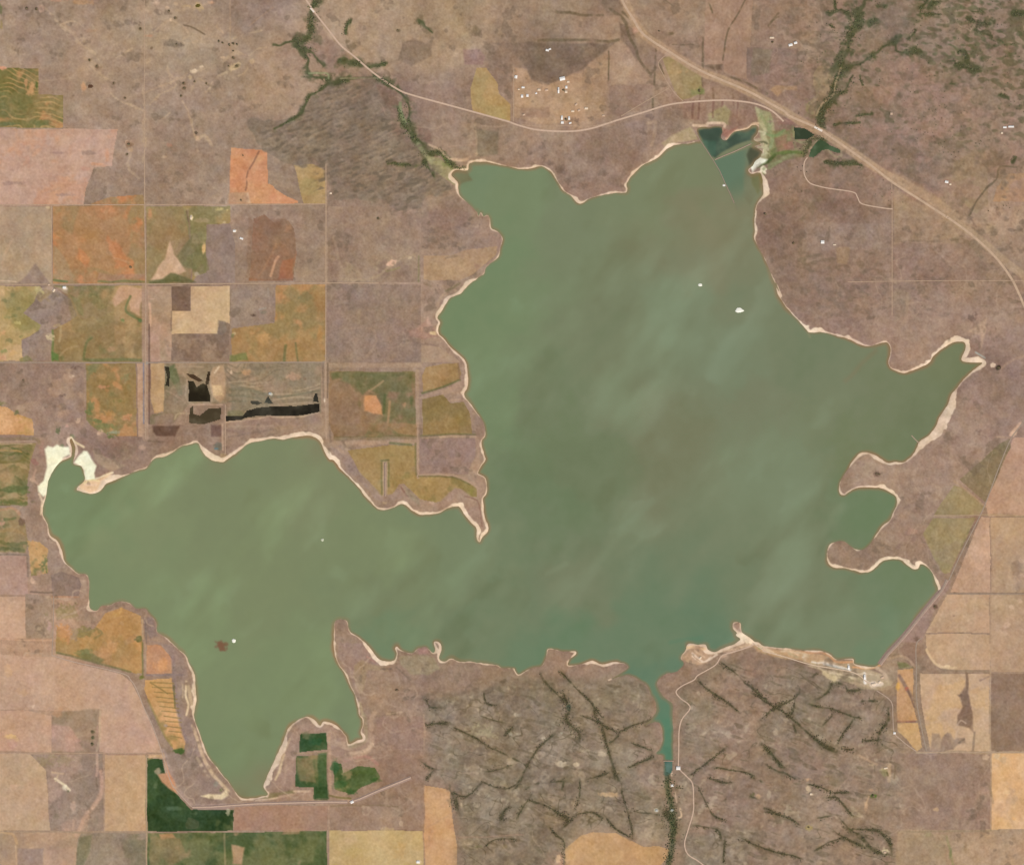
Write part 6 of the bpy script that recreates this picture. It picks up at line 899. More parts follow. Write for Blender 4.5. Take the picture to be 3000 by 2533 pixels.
ROADS = [
 ('highway', 'broad main highway crossing the north east corner on its bank', 'highway', 'c0:790,-300 835,-20 930,150 1010,268 1200,395 1450,545 1800,696 2000,806 2089,856; d0:300,890 520,985 560,1012 700,1110 900,1252 1080,1392 1300,1532 1500,1662; d1:1500,92 1700,240 1870,400 1990,560 2060,700 2089,770 2200,1000', 19, M_HWY),
 ('highway', 'pale curved highway sweeping along the north side above the lake', 'highway', 'b0:250,-200 370,-20 460,110 550,225 650,350 760,440 900,560 1080,682 1200,730 1500,812 1900,922; c0:-10,938 60,962 200,995 430,1006 600,985 800,922 1000,862 1200,802 1400,778 1600,768 1750,776 1880,800 1990,850; d0:250,930', 14, M_ASPH),
 ('road', 'thin straight lane running beside the curved highway south of the settlement', 'road', 'c0:70,955 200,966 430,964 600,966 700,948 790,925', 5, M_DIRT),
 ('road', 'straight lane slanting up from the curved highway to the olive wedge field', 'road', 'c0:835,890 1000,790 1200,675', 6, M_GRAV),
 ('road', 'lane slanting from the broad highway down to the curved highway', 'road', 'c0:1195,410 1120,480 1150,560 1200,650 1250,720 1310,775', 6, M_GRAV),
 ('road', 'north to south lane along the west side of the settlement', 'road', 'c0:14,520 12,930', 6, M_GRAV),
 ('road', 'pinkish park road winding from the marsh to the eastern section road', 'road', 'd0:432,1205 410,1240 405,1290 412,1345 450,1400 520,1425 600,1442 780,1470 815,1510 850,1560 1000,1590 1085,1600', 9, M_ASPH),
 ('road', 'north to south section road through the eastern scrub', 'road', 'd0:1078,1395 1080,1600; d1:1080,300 1080,600 1080,850', 6, M_DIRT),
 ('road', 'east to west section road through the eastern scrub', 'road', 'd1:740,590 1080,585 1500,580 2089,580 2500,580', 6, M_DIRT),
 ('road', 'east to west section road along the top of the western fields', 'road', 's:-250,601 425,600 955,598', 8, M_DIRT),
 ('road', 'east to west section road between first and second western field rows', 'road', 's:-250,834 425,832 955,829 1110,829', 8, M_GRAV),
 ('road', 'east to west section road above the wetlands and the olive peninsula field', 'road', 's:-250,1061 425,1062 955,1061', 8, M_GREY),
 ('road', 'north to south section road left of the burnt orange square field', 'road', 's:151,603 152,832', 8, M_GRAV),
 ('road', 'north to south section road beside the black ponds', 'road', 's:423,330 424,604 427,834 426,1062 427,1286', 8, M_GRAV),
 ('road', 'north to south section road west of the square mauve pasture', 'road', 's:955,480 955,601 955,830 954,1062 955,1240 956,1286', 7, M_GRAV),
 ('dirt_track', 'short track crossing between the two wetland fields', 'track', 's:660,1185 660,1330', 7, M_DIRT),
 ('road', 'east to west farm road ending at the west shore scrub', 'road', 'a2:-300,145 0,140 260,135', 8, M_DIRT),
 ('road', 'pale winding park road climbing through the southern rocks beside the gorge', 'road', 'c3:1860,15 1760,55 1640,90 1600,110 1560,170 1490,215 1420,255 1390,290 1300,335 1255,380 1290,430 1345,470 1360,510 1300,590 1278,680 1276,800 1274,900 1278,965 1330,1020 1380,1080 1388,1200 1385,1300 1345,1440 1320,1540 1345,1620 1420,1670 1500,1730', 10, M_ASPH),
 ('road', 'pale park road along the southern beach toward the dam', 'road', 'c3:1840,5 1920,60; d3:100,70 250,110 450,170 650,205 760,225 830,255 880,300 930,325', 8, M_PALE),
 ('road', 'short curved lane from the park campground to the section road corner', 'road', 'd3:960,370 1050,430 1082,480 1085,560 1095,690 1140,740 1200,790 1265,835', 7, M_ASPH2),
 ('road', 'east to west section road below the pale sandy gully field', 'road', 'd3:1265,840 1500,842 2089,842 2500,842', 7, M_GRAV),
 ('road', 'dam access road running straight between peach fields and dam', 'road', 'd2:2180,-200 2075,0 1990,115 1900,330 1785,635 1690,830 1600,1010 1515,1200', 8, M_GREY),
 ('road', 'grey road going south from the dam foot beside the orange fields', 'road', 'd2:1310,1640; d3:1265,20 1265,200 1268,440 1305,660 1345,835', 8, M_GREY),
 ('road', 'levee road curving round the huge pink field', 'road', 'a3:395,100 560,150 930,237 1000,290 1045,360 1100,500 1170,650 1240,845 1300,1050 1345,1125 1420,1210 1475,1262 1530,1268', 8, M_ASPH2),
 ('road', 'north to south lane beside the orange south western field', 'road', 'a2:410,1320 410,1500; a3:398,100', 6, M_GREY),
 ('dirt_track', 'faint track across the western rangeland', 'track', 's:423,-100 423,330', 5, M_DIRT),
 ('dirt_track', 'field track between the golden field and the dark green crop', 'track', 's:429,2210 429,2760', 5, M_DIRT),
 ('road', 'east to west farm lane along the top of the southern cream fields', 'road', 's:-250,2205 306,2205 470,2208', 5, M_DIRT),
 ('road', 'east to west farm lane below the dry stream pasture', 'road', 's:-250,2435 429,2435', 5, M_DIRT),
 ('dirt_track', 'field track around the mauve peninsula square', 'track', 'b2:1238,0 1238,375 1255,392 1500,395 1640,450 1695,500', 5, M_DIRT),
 ('dirt_track', 'track along the levee between the wooded bay and scrub triangle', 'track', 'd2:1405,702 1760,702', 4, M_DIRT),
 ('road', 'east to west section road through the fields behind the dam', 'road', 'd2:1520,1300 1830,1302 2500,1302', 5, M_GREY)]
for k, (nm, lb, cat, pts, wd, mt) in enumerate(ROADS):
    tag(ribbon(nm, pts, wd, mt, .25 + .02 * k), lb, cat, kind='structure')

# ------------------------------------------------------------------ earth embankments: the dam, dikes and levees
M_EARTH = plainmat('grassed_earth', (160,134,120), .1, .06); M_RIP = plainmat('stone_riprap', (178,150,134), .2, .15); M_RIPD = plainmat('dark_stone', (150,128,112), .2, .15)
def bank(name, label, cat, pts, crest, base, top, foot, m_body, m_road, riprap=None, bend=False, group=None, parts=True):
    pts = P(pts) if isinstance(pts, str) else pts
    if bend: pts = catmull(pts, 4)
    pts = np.array(resample(pts, 4)); t = np.gradient(pts, axis=0); t /= np.linalg.norm(t, axis=1)[:, None]
    n = np.stack([-t[:, 1], t[:, 0]], 1)
    c = np.array([wx(pts[:, 0].mean()), wy(pts[:, 1].mean()), 0])
    root = bpy.data.objects.new(name, None); COLL.objects.link(root); root.location = c; tag(root, label, cat, group)
    def loft(nm, prof, mat, closed=True):
        V = []
        for o, z in prof:
            p = pts + n * (o / SC); V.append(np.stack([(p[:, 0] - CX) * SC - c[0], (CY - p[:, 1]) * SC - c[1], np.full(len(p), z)], 1))
        V = np.stack(V, 1); m, k = V.shape[:2]; ix = np.arange(m * k).reshape(m, k)
        js = list(range(k)) + ([0] if closed else [])
        Q = np.concatenate([np.stack([ix[:-1, a], ix[1:, a], ix[1:, b], ix[:-1, b]], -1) for a, b in zip(js, js[1:])])
        return np_mesh(nm, V.reshape(-1, 3), Q, mat, parent=root)
    loft('embankment', [(-base / 2, foot), (-crest / 2, top), (crest / 2, top), (base / 2, foot)], m_body)
    loft('crest_road', [(-crest * .36, top + .02), (-crest * .34, top + .3), (crest * .34, top + .3), (crest * .36, top + .02)], m_road)
    if riprap:
        s = riprap; loft('riprap_face', [(s * crest / 2 + s * .5, top - .2), (s * crest / 2 + s * 1.2, top + .1), (s * base * .49, foot + .6), (s * base * .47, foot - .5)], M_RIP)
    return root
bank('dam', 'long straight earth dam closing the south east end of the lake', 'dam', 'd2:1500,1195 1460,1275 1400,1345 1300,1468 1200,1592 1120,1686; d3:1040,98 985,172', 14, 60, 4.5, -1.5, M_EARTH, M_GREY, riprap=-1)
bank('dike', 'straight dike with a pale crest along the bottom of the south west arm', 'dike', 'a3:1470,1262 1620,1260 1780,1248; b3:0,1236 300,1228 560,1222 700,1222', 11, 32, 5, 2, M_EARTH, M_ASPH, group='dikes')
bank('dike', 'pale slanting dike ending in scrub east of the hooked peninsula', 'dike', 'b3:715,1226 790,1200 950,1130 1100,1070 1185,1035', 11, 32, 5, 2, M_EARTH, M_ASPH, group='dikes')
bank('causeway', 'thin brown causeway dividing the lake from the marsh corner', 'causeway', 'c0:1385,975 1440,1075 1500,1165 1545,1235 1590,1310 1625,1390 1665,1475 1700,1555', 5, 12, 2.0, -4, M_RIPD, M_GREY)
bank('causeway', 'short grey causeway branching to the marsh edge', 'causeway', 'c0:1552,1222 1620,1192 1700,1160 1790,1118 1830,1100', 6, 15, 2.0, -4, M_RIPD, M_ASPH2)
bank('levee', 'straight dead end levee poking into the olive tan peninsula field', 'levee', 'b2:988,300 988,560', 8, 20, 6, 2, M_EARTH, M_GRAV)
bank('gorge_dam', 'small pale dam wall across the southern gorge', 'dam', 'c3:1158,908 1200,908 1238,908', 5, 12, 5, -2, M_RIPD, M_ASPH)
bank('jetty', 'pale narrow breakwater pointing north west from the eastern bay', 'jetty', 'd2:1228,92 1260,125 1300,165', 4, 12, 1.6, -4, M_RIP, M_ASPH)

# ------------------------------------------------------------------ bridges
M_CONC = plainmat('white_concrete', (236,222,206), .05, .1)
def bridge(label, a, b, wd):
    (xa, ya), (xb, yb) = P(a)[0], P(b)[0]; L = math.hypot(xb - xa, yb - ya) * SC; an = math.atan2(-(yb - ya), xb - xa)
    cx, cy = (xa + xb) / 2, (ya + yb) / 2
    root = bpy.data.objects.new('bridge', None); COLL.objects.link(root); root.location = (wx(cx), wy(cy), 5.2); root.rotation_euler.z = an; tag(root, label, 'bridge')
    def bx(nm, lst):
        bm = bmesh.new()
        for (x0, x1, y0, y1, z0, z1) in lst:
            r = bmesh.ops.create_cube(bm, size=1); bmesh.ops.scale(bm, vec=(x1 - x0, y1 - y0, z1 - z0), verts=r['verts']); bmesh.ops.translate(bm, vec=((x0 + x1) / 2, (y0 + y1) / 2, (z0 + z1) / 2), verts=r['verts'])
        me = bpy.data.meshes.new(nm); bm.to_mesh(me); bm.free(); me.materials.append(M_CONC); o = bpy.data.objects.new(nm, me); COLL.objects.link(o); o.parent = root
    bx('deck', [(-L / 2, L / 2, -wd / 2, wd / 2, -.8, .6)])
    for s in (-1, 1): bx('parapet', [(-L / 2, L / 2, s * wd / 2 - (.4 if s > 0 else 0), s * wd / 2 + (.4 if s < 0 else 0), .602, 1.7)])
    for f in (-.3, 0, .3): bx('pier', [(f * L - .8, f * L + .8, -wd * .4, wd * .4, -5, -.802)])
bridge('bright white highway bridge over the wooded north east creek', 'd0:485,972', 'd0:545,1004', 16)
bridge('small pale bridge where the curved highway crosses the north west creek', 'b0:415,62', 'b0:445,95', 13)

# ------------------------------------------------------------------ buildings
M_WALL = plainmat('pale_siding', (206,194,180), .06, .2); M_DOOR = plainmat('dark_door', (96,84,76), .05, .3); M_GLASS = plainmat('window_glass', (70,80,88), .05, .3, .15, .5)
ROOFS = {'w': plainmat('white_metal_roof', (240,234,226), .03, .1, .6, .3), 'c': plainmat('cream_roof', (232,208,180), .06, .1), 't': plainmat('tan_roof', (206,176,150), .08, .1), 'g': plainmat('grey_roof', (190,188,180), .06, .1), 'b': plainmat('brown_roof', (140,112,94), .08, .1)}
def boxes(nm, lst, mat, parent):
    bm = bmesh.new()
    for (x0, x1, y0, y1, z0, z1) in lst:
        r = bmesh.ops.create_cube(bm, size=1); bmesh.ops.scale(bm, vec=(x1 - x0, y1 - y0, z1 - z0), verts=r['verts']); bmesh.ops.translate(bm, vec=((x0 + x1) / 2, (y0 + y1) / 2, (z0 + z1) / 2), verts=r['verts'])
    me = bpy.data.meshes.new(nm); bm.to_mesh(me); bm.free(); me.materials.append(mat); o = bpy.data.objects.new(nm, me); COLL.objects.link(o); o.parent = parent; return o
def building(name, label, cat, pos, L, Wd, h, ang, roof, group=None):
    (px, py), = P(pos); root = bpy.data.objects.new(name, None); COLL.objects.link(root)
    root.location = (wx(px), wy(py), float(zat(px, py)) - .1); root.rotation_euler.z = math.radians(ang); tag(root, label, cat, group)
    a, b, r = L / 2, Wd / 2, Wd * .17
    bm = bmesh.new()      # walls with gable ends
    vs = [bm.verts.new(v) for v in ((-a, -b, -.6), (a, -b, -.6), (a, b, -.6), (-a, b, -.6), (-a, -b, h), (a, -b, h), (a, b, h), (-a, b, h), (-a, 0, h + r), (a, 0, h + r))]
    for f in ((0, 1, 5, 4), (2, 3, 7, 6), (1, 2, 6, 9, 5), (3, 0, 4, 8, 7), (3, 2, 1, 0)): bm.faces.new([vs[i] for i in f])
    me = bpy.data.meshes.new('wall'); bm.to_mesh(me); bm.free(); me.materials.append(M_WALL); o = bpy.data.objects.new('wall', me); COLL.objects.link(o); o.parent = root
    bm = bmesh.new(); e = .7; k = r / b; A = a + e; B = b + e; zl = h - e * k + .12; zr = h + r + .12
    pr = [(-B, zl), (0, zr), (B, zl), (B, zl + .3), (0, zr + .35), (-B, zl + .3)]
    l0 = [bm.verts.new((-A, y, z)) for y, z in pr]; l1 = [bm.verts.new((A, y, z)) for y, z in pr]
    for i in range(6): bm.faces.new((l0[i], l0[(i + 1) % 6], l1[(i + 1) % 6], l1[i]))
    bm.faces.new(l0[::-1]); bm.faces.new(l1); bmesh.ops.recalc_face_normals(bm, faces=bm.faces)
    me = bpy.data.meshes.new('roof'); bm.to_mesh(me); bm.free(); me.materials.append(ROOFS[roof]); o = bpy.data.objects.new('roof', me); COLL.objects.link(o); o.parent = root
    boxes('door', [(-1.6, 1.6, -b - .06, -b + .1, -.1, min(3.2, h - .6))], M_DOOR, root)
    for s in (-1, 1): boxes('window', [(s * a * .55 - .9, s * a * .55 + .9, -b - .05, -b + .1, 1.1, 2.5)], M_GLASS, root)
ST = 'houses of the settlement north of the lake'; FS = 'farm buildings'; PK = 'park buildings by the southern beach'
BLD = [
 ('barn', 'large bright white barn at the north edge of the settlement clearing', 'barn', 'c0:385,603', 44, 30, 6, 12, 'w', ST), ('shed', 'small cream shed just south east of the large white barn', 'shed', 'c0:430,627', 20, 14, 4, 0, 'c', ST),
 ('barn', 'white shed standing alone on the dark knoll north of the settlement', 'barn', 'c0:270,386', 26, 16, 5, -10, 'w', ST), ('shed', 'smaller white shed touching the one on the dark knoll', 'shed', 'c0:290,377', 18, 12, 4, 20, 'w', ST),
 ('house', 'white house at the north end of the settlement west lane', 'house', 'c0:30,590', 24, 22, 5, 80, 'w', ST), ('house', 'white roofed house south east of the lane end house', 'house', 'c0:85,670', 24, 14, 4, 0, 'w', ST), ('shed', 'small cream shed just west of that white roofed house', 'shed', 'c0:52,685', 16, 10, 3.5, 0, 'c', ST),
 ('house', 'western of two white houses set side by side in the settlement', 'house', 'c0:77,737', 18, 24, 4, 0, 'w', ST), ('house', 'eastern of two white houses set side by side in the settlement', 'house', 'c0:118,732', 18, 22, 4, 0, 'w', ST), ('house', 'cream house midway along the row of settlement houses', 'house', 'c0:207,688', 24, 16, 4, 0, 'c', ST), ('shed', 'small white shed just south west of the midway cream house', 'shed', 'c0:185,715', 14, 11, 3.5, 30, 'w', ST), ('house', 'tan house east of the midway cream house', 'house', 'c0:265,690', 26, 16, 4, 8, 't', ST),
 ('house', 'long white house on the west side of the dark tree yard', 'house', 'c0:356,692', 12, 50, 4, 0, 'w', ST), ('house', 'white house on the north east side of the dark tree yard', 'house', 'c0:416,668', 16, 22, 4, 0, 'w', ST), ('house', 'cream house on the south east side of the dark tree yard', 'house', 'c0:414,704', 20, 20, 4, 0, 'c', ST),
 ('house', 'pale house at the south west corner of the green walled farmyard', 'house', 'c0:385,938', 22, 20, 4, 0, 'w', ST), ('house', 'white house on the north west side of the green walled farmyard', 'house', 'c0:382,902', 14, 34, 4, 0, 'w', ST), ('house', 'white house on the north east side of the green walled farmyard', 'house', 'c0:437,905', 14, 28, 4, 0, 'w', ST), ('shed', 'white shed at the south east corner of the green walled farmyard', 'shed', 'c0:445,942', 20, 12, 4, 20, 'w', ST),
 ('house', 'cream house standing alone east of the settlement', 'house', 'c0:568,830', 28, 18, 4, 0, 'c', ST), ('shed', 'pale shed north west of the lone eastern cream house', 'shed', 'c0:490,800', 22, 14, 4, 40, 't', ST), ('shed', 'pale shed south west of the lone eastern cream house', 'shed', 'c0:465,852', 24, 14, 4, 0, 'c', ST), ('shed', 'tan shed next to the pale sheds of the eastern settlement', 'shed', 'c0:512,845', 20, 16, 4, 20, 't', ST), ('shed', 'tan shed alone at the settlement south west corner', 'shed', 'c0:90,878', 20, 14, 4, 10, 't', ST), ('shed', 'tan shed alone near the bend of the curved highway', 'shed', 'c0:700,885', 20, 14, 4, 0, 't', ST),
 ('barn', 'western of two white barns on the north east rangeland', 'barn', 'd0:303,345', 32, 20, 5, 15, 'w', FS), ('barn', 'eastern of two white barns on the north east rangeland', 'barn', 'd0:341,329', 26, 18, 5, 15, 'w', FS), ('shed', 'cream shed with a green tree just below on the north east rangeland', 'shed', 'd0:160,290', 36, 14, 4, 0, 'c', FS),
 ('barn', 'shorter of two long white sheds near the east edge', 'barn', 'd0:1942,975', 28, 14, 5, 0, 'w', FS), ('barn', 'longer of two long white sheds near the east edge', 'barn', 'd0:1990,970', 46, 14, 5, 0, 'w', FS), ('house', 'pale house at the foot of the east edge white sheds', 'house', 'd0:1920,1018', 16, 14, 4, 0, 'c', FS), ('shed', 'white shed beside the dull tan field east of the highway', 'shed', 'd0:1497,1392', 28, 18, 4, -10, 'w', FS), ('shed', 'cream shed behind the white shed by the dull tan field', 'shed', 'd0:1525,1410', 16, 14, 4, 0, 'c', FS), ('house', 'small pale house alone in the scrub north of the highway', 'house', 'd0:1075,870', 18, 18, 4, 0, 't', FS),
 ('barn', 'white square barn alone in the scrub east of the lake', 'barn', 'd1:548,285', 28, 26, 5, 0, 'w', FS), ('shed', 'low cream shed east of the white square barn', 'shed', 'd1:640,306', 24, 9, 3.5, 0, 'c', FS),
 ('house', 'white farmhouse at the junction above the green western square field', 'house', 'a1:493,632', 28, 20, 5, 0, 'w', FS), ('barn', 'cream barn just west of the junction farmhouse', 'barn', 'a1:412,655', 26, 16, 5, 60, 'c', FS), ('shed', 'pale shed across the road junction from the farmhouse', 'shed', 'a1:375,610', 18, 14, 4, 0, 't', FS), ('shed', 'northern white shed in the grey strip by the dark brown field', 'shed', 'a1:1793,200', 22, 16, 4, 0, 'w', FS), ('shed', 'southern white shed in the grey strip by the dark brown field', 'shed', 'a1:1848,258', 28, 14, 4, -20, 'w', FS), ('shed', 'bright shed at the north end of the olive green strip', 'shed', 'a1:1463,98', 14, 34, 5, 0, 'c', FS), ('shed', 'grey shed on the bank of the long black pond', 'shed', 'a1:2066,1443', 22, 18, 4, 0, 'g', FS), ('shed', 'small white shed at the wooded north west corner of the west shore pasture', 'shed', 'b0:572,1478', 18, 14, 4, 0, 'c', FS),
 ('pump_house', 'white pump house beside the park road above the gorge dam', 'pump house', 'c3:1272,963', 34, 28, 6, 0, 'w', None), ('shed', 'white hut in the trees at the gorge bottom', 'shed', 'c3:1226,1096', 18, 16, 4, 0, 'w', PK), ('shed', 'grey hut west of the dark gorge woodland', 'shed', 'c3:1106,1286', 18, 16, 4, 0, 'g', PK), ('shed', 'grey hut inside the dark gorge woodland', 'shed', 'c3:1226,1284', 18, 16, 4, 0, 'g', PK),
 ('lodge', 'tall white lodge behind the beach at the dam corner', 'lodge', 'd3:870,268', 14, 42, 6, 0, 'w', PK), ('bath_house', 'white bath house on the beach west of the lodge', 'bath house', 'd3:748,194', 16, 30, 5, 0, 'w', PK), ('shed', 'large pale park shed south east of the lodge', 'shed', 'd3:938,322', 36, 18, 5, 10, 'c', PK), ('shed', 'small pale park shed nearest the east scrub edge', 'shed', 'd3:985,305', 22, 16, 4, 30, 'c', PK), ('shed', 'tan park shed north east of the lodge', 'shed', 'd3:1005,270', 24, 16, 4, 20, 't', PK), ('shed', 'pale boat shed on the western park point', 'shed', 'c3:1440,120', 22, 14, 4, 40, 'c', PK),
 ('shed', 'pale shed at the quarry scar in the southern rocks', 'shed', 'd3:458,1160', 18, 16, 4, 0, 'c', FS), ('shed', 'white shed at the east end of the straight dike', 'shed', 'b3:735,1222', 26, 20, 4, 25, 'w', FS), ('shed', 'white shed at the bottom edge of the straw yellow field', 'shed', 'b3:1240,1680', 26, 22, 4, 0, 'w', FS), ('shed', 'pale shed among scrub by the bent farm lane in the south', 'shed', 'd3:1030,962', 30, 12, 4, 10, 'c', FS), ('shed', 'pale shed ringed by trees in the bottom right rocks', 'shed', 'd3:1025,1605', 20, 16, 4, 0, 't', FS), ('tank', 'small white hut at the road corner by the slanting orange field', 'shed', 'd3:1098,695', 20, 16, 4, 0, 'w', FS),
 ('intake_hut', 'white intake hut at the end of the brown causeway', 'hut', 'c0:1622,1418', 20, 14, 4, 0, 'w', None)]
for b in BLD: building(*(b if b[0] != 'tank' else ('hut',) + b[1:]))

# ------------------------------------------------------------------ pale rock islets in the lake
M_ISLE = plainmat('guano_white_rock', (250,246,230), .05, .05)
def islet(label, pos, rx, ry, h, mat):
    (px, py), = P(pos); bm = bmesh.new(); bmesh.ops.create_icosphere(bm, subdivisions=3, radius=1); r = random.Random(int(px))
    ph = [r.uniform(0, 6) for _ in range(6)]
    for v in bm.verts:
        n = 1 + .12 * math.sin(3 * v.co.x + ph[0]) + .1 * math.sin(5 * v.co.y + ph[1]) + .07 * math.sin(9 * v.co.x + 7 * v.co.y + ph[2]) + r.uniform(-.03, .03)
        v.co = Vector((v.co.x * rx * n, v.co.y * ry * n, v.co.z * h * n))
    me = bpy.data.meshes.new('rock_islet'); bm.to_mesh(me); bm.free(); me.materials.append(mat); o = bpy.data.objects.new('rock_islet', me); COLL.objects.link(o)
    o.location = (wx(px), wy(py), .2); tag(o, label, 'islet', 'small pale islets in the lake'); return o
islet('largest bright white rock islet in the north of the lake', 's:2167,909', 33, 21, 5, M_ISLE)
islet('smaller white rock islet north west of the largest one', 's:2051,835', 20, 11, 3, M_ISLE)
islet('pale speck of an islet alone in the west arm', 's:944,1581', 12, 11, 3, plainmat('pale_rock', (206,206,180), .05, .1))
islet('white islet beside the reddish shoal in the south west arm', 's:685,1876', 19, 15, 4, M_ISLE)

# ------------------------------------------------------------------ trees
def ico(sub):
    bm = bmesh.new(); bmesh.ops.create_icosphere(bm, subdivisions=sub, radius=1); bm.verts.ensure_lookup_table()
    V = np.array([v.co for v in bm.verts], np.float32); Fc = np.array([[v.index for v in f.verts] for f in bm.faces], np.int32); bm.free(); return V, Fc
IV, IF = ico(1)
M_BARK = plainmat('bark', (112,96,80), .15, .5)
def leafmat(name, c):
    m, n, b = newmat(name); at = n.nodes.new('ShaderNodeAttribute'); at.attribute_name = 'albedo'
    n.links.new(at.outputs['Color'], b.inputs['Base Color']); b.inputs['Roughness'].default_value = .85; b.inputs['Specular IOR Level'].default_value = .1; return m
M_LEAF = leafmat('foliage', None)
def crowns(rs, pos, rad, col, parent=None, name='crown', hgt=1.0, clump=1):
    """many leafy clumps in one mesh: pos (n,3) crown centres, rad (n,), col base (0-255)"""
    n = len(pos); k = len(IV)
    J = 1 + rs.uniform(-.28, .28, (n, k, 1)).astype(np.float32)
    V = IV[None] * J * rad[:, None, None] * np.array((1, 1, .8 * hgt), np.float32) + pos[:, None, :]
    Q = (IF[None] + (np.arange(n) * k)[:, None, None]).reshape(-1, 3)
    c = np.array(col, np.float32)[None] * (1 + rs.normal(0, .14, (n, 1))) + rs.normal(0, 4, (n, 3))
    C = np.repeat(alb(c), k, 0)
    return np_mesh(name, V.reshape(-1, 3), Q, M_LEAF, C, parent)
def wood(label, lines, col, seed, dens=1.0, r0=1.5, r1=4.6, name='woodland'):
    rs = np.random.default_rng(seed); pos, rad = [], []
    for pts, w in lines:
        pts = catmull(pts, 4) if len(pts) > 2 else pts
        for (xa, ya), (xb, yb) in zip(pts, pts[1:]):
            l = math.hypot(xb - xa, yb - ya); m = rs.poisson(l * w * SC * SC / 48.0 * dens)
            for _ in range(m):
                t = rs.random(); o = rs.normal(0, w * .55); nx, ny = -(yb - ya) / (l + 1e-6), (xb - xa) / (l + 1e-6)
                pos.append((xa + (xb - xa) * t + nx * o, ya + (yb - ya) * t + ny * o)); rad.append(rs.uniform(r0, r1))
    pos = np.array(pos); rad = np.array(rad, np.float32)
    fx = np.clip(((pos[:, 0] - GX0) / STEP).astype(int), 0, W - 1); fy = np.clip(((pos[:, 1] - GY0) / STEP).astype(int), 0, H - 1)
    ok = (sdf[fy, fx] > 3) & (NG[fy, fx] + .8 * NM[fy, fx] + rs.normal(0, .6, len(pos)) > -.2) & (pos[:, 0] > GX0) & (pos[:, 1] > GY0)
    pos, rad = pos[ok], rad[ok]; z = zat(pos[:, 0], pos[:, 1])
    P3 = np.stack([(pos[:, 0] - CX) * SC, (CY - pos[:, 1]) * SC, z + rad * 1.05], 1).astype(np.float32); c = P3.mean(0); c[2] = 0
    o = crowns(rs, P3 - c, rad, col, None, name); o.location = c.tolist(); tag(o, label, 'woodland', kind='stuff'); print(name, len(pos)); return o
def split(lines, f): return [l for l in lines if f(np.mean([p[0] for p in l[0]]))]
wood('dark cedar thickets along the rock cracks west of the gorge', split(FR, lambda x: x < 1975), (112,103,76), 1, .7)
wood('dark cedar thickets along the rock cracks east of the gorge', split(FR, lambda x: x >= 1975), (110,101,72), 2, .75)
wood('dark leafy strip of woodland along the gorge bottom', [(P('c3:1190,1010 1205,1180 1225,1260 1230,1400 1225,1550 1190,1705'), 15)], (74,84,54), 3, .9)
wood('green brown woodland along the winding north west creek', CREEK, (108,110,76), 4, .9)
wood('dark woodland along the branching north east creek', CREEK_NE, (108,106,76), 5, .9)
rs = np.random.default_rng(9)
ns = [(p, 1) for p in ()]
pts = []
for _ in range(2400):
    x, y = rs.uniform(2290, 3240), rs.uniform(-200, 620)
    i, j = int((x - GX0) / STEP), int((y - GY0) / STEP)
    if NM[j, i] * .8 + .5 * NG[j, i] + .5 * roll(N20, 4)[j, i] + (.6 if y < 330 and x > 2560 else -.3) + rs.normal(0, .3) > .95 and OWN[j, i] == 0: pts.append((x, y))
pts = np.array(pts); rad = rs.uniform(2.4, 4.4, len(pts)).astype(np.float32)
P3 = np.stack([(pts[:, 0] - CX) * SC, (CY - pts[:, 1]) * SC, zat(pts[:, 0], pts[:, 1]) + rad], 1).astype(np.float32); c = P3.mean(0); c[2] = 0
o = crowns(rs, P3 - c, rad, (84,88,60), None, 'scrub'); o.location = c.tolist(); tag(o, 'scattered dark green scrub dotting the north east rangeland', 'scrub', kind='stuff'); print('ne', len(pts))
# single trees: a trunk with limbs and a clumpy crown, copied
def make_tree(seed):
    rs = np.random.default_rng(seed); root = bpy.data.objects.new('tree', None); COLL.objects.link(root)
    V, Q = [], []
    def limb(a, b, r0, r1):
        a, b = np.array(a, float), np.array(b, float); d = b - a; d /= np.linalg.norm(d); u = np.cross(d, (0.3, .9, .2)); u /= np.linalg.norm(u); v = np.cross(d, u); s = len(V)
        for p, r in ((a, r0), (b, r1)):
            for k in range(6): V.append(p + r * (u * math.cos(k * math.pi / 3) + v * math.sin(k * math.pi / 3)))
        for k in range(6): Q.append((s + k, s + (k + 1) % 6, s + 6 + (k + 1) % 6, s + 6 + k))
    limb((0, 0, -.5), (.1, .1, 3.4), .55, .38)
    for k in range(5):
        a = k * 1.26 + rs.uniform(-.3, .3); limb((.1, .1, 2.6 + .2 * k), (3.6 * math.cos(a), 3.6 * math.sin(a), 6 + rs.uniform(-.6, .8)), .26, .1)
    np_mesh('trunk', np.array(V), np.array(Q), M_BARK, parent=root)
    n = 26; a = rs.uniform(0, 6.28, n); r = 5.6 * np.sqrt(rs.uniform(0, 1, n)); pos = np.stack([r * np.cos(a), r * np.sin(a), 6.2 + 2.4 * (1 - (r / 6) ** 2) + rs.uniform(-.8, .8, n)], 1).astype(np.float32)
    crowns(rs, pos, rs.uniform(1.3, 2.7, n).astype(np.float32), (112,98,72), root)
    return root
PROTO = [make_tree(31), make_tree(32)]; used = [False, False]
def plant(pos, label, s=1.0, group='lone trees on the rangeland', k=[0]):
    k[0] += 1; src = PROTO[k[0] % 2]; (px, py), = P(pos)
    if not used[k[0] % 2]: used[k[0] % 2] = True; r = src
    else:
        r = src.copy(); COLL.objects.link(r)
        for ch in src.children: d = ch.copy(); COLL.objects.link(d); d.parent = r
    r.location = (wx(px), wy(py), float(zat(px, py))); r.rotation_euler.z = k[0] * 1.7; s *= .8; r.scale = (s, s, s * .6); tag(r, label, 'tree', group)
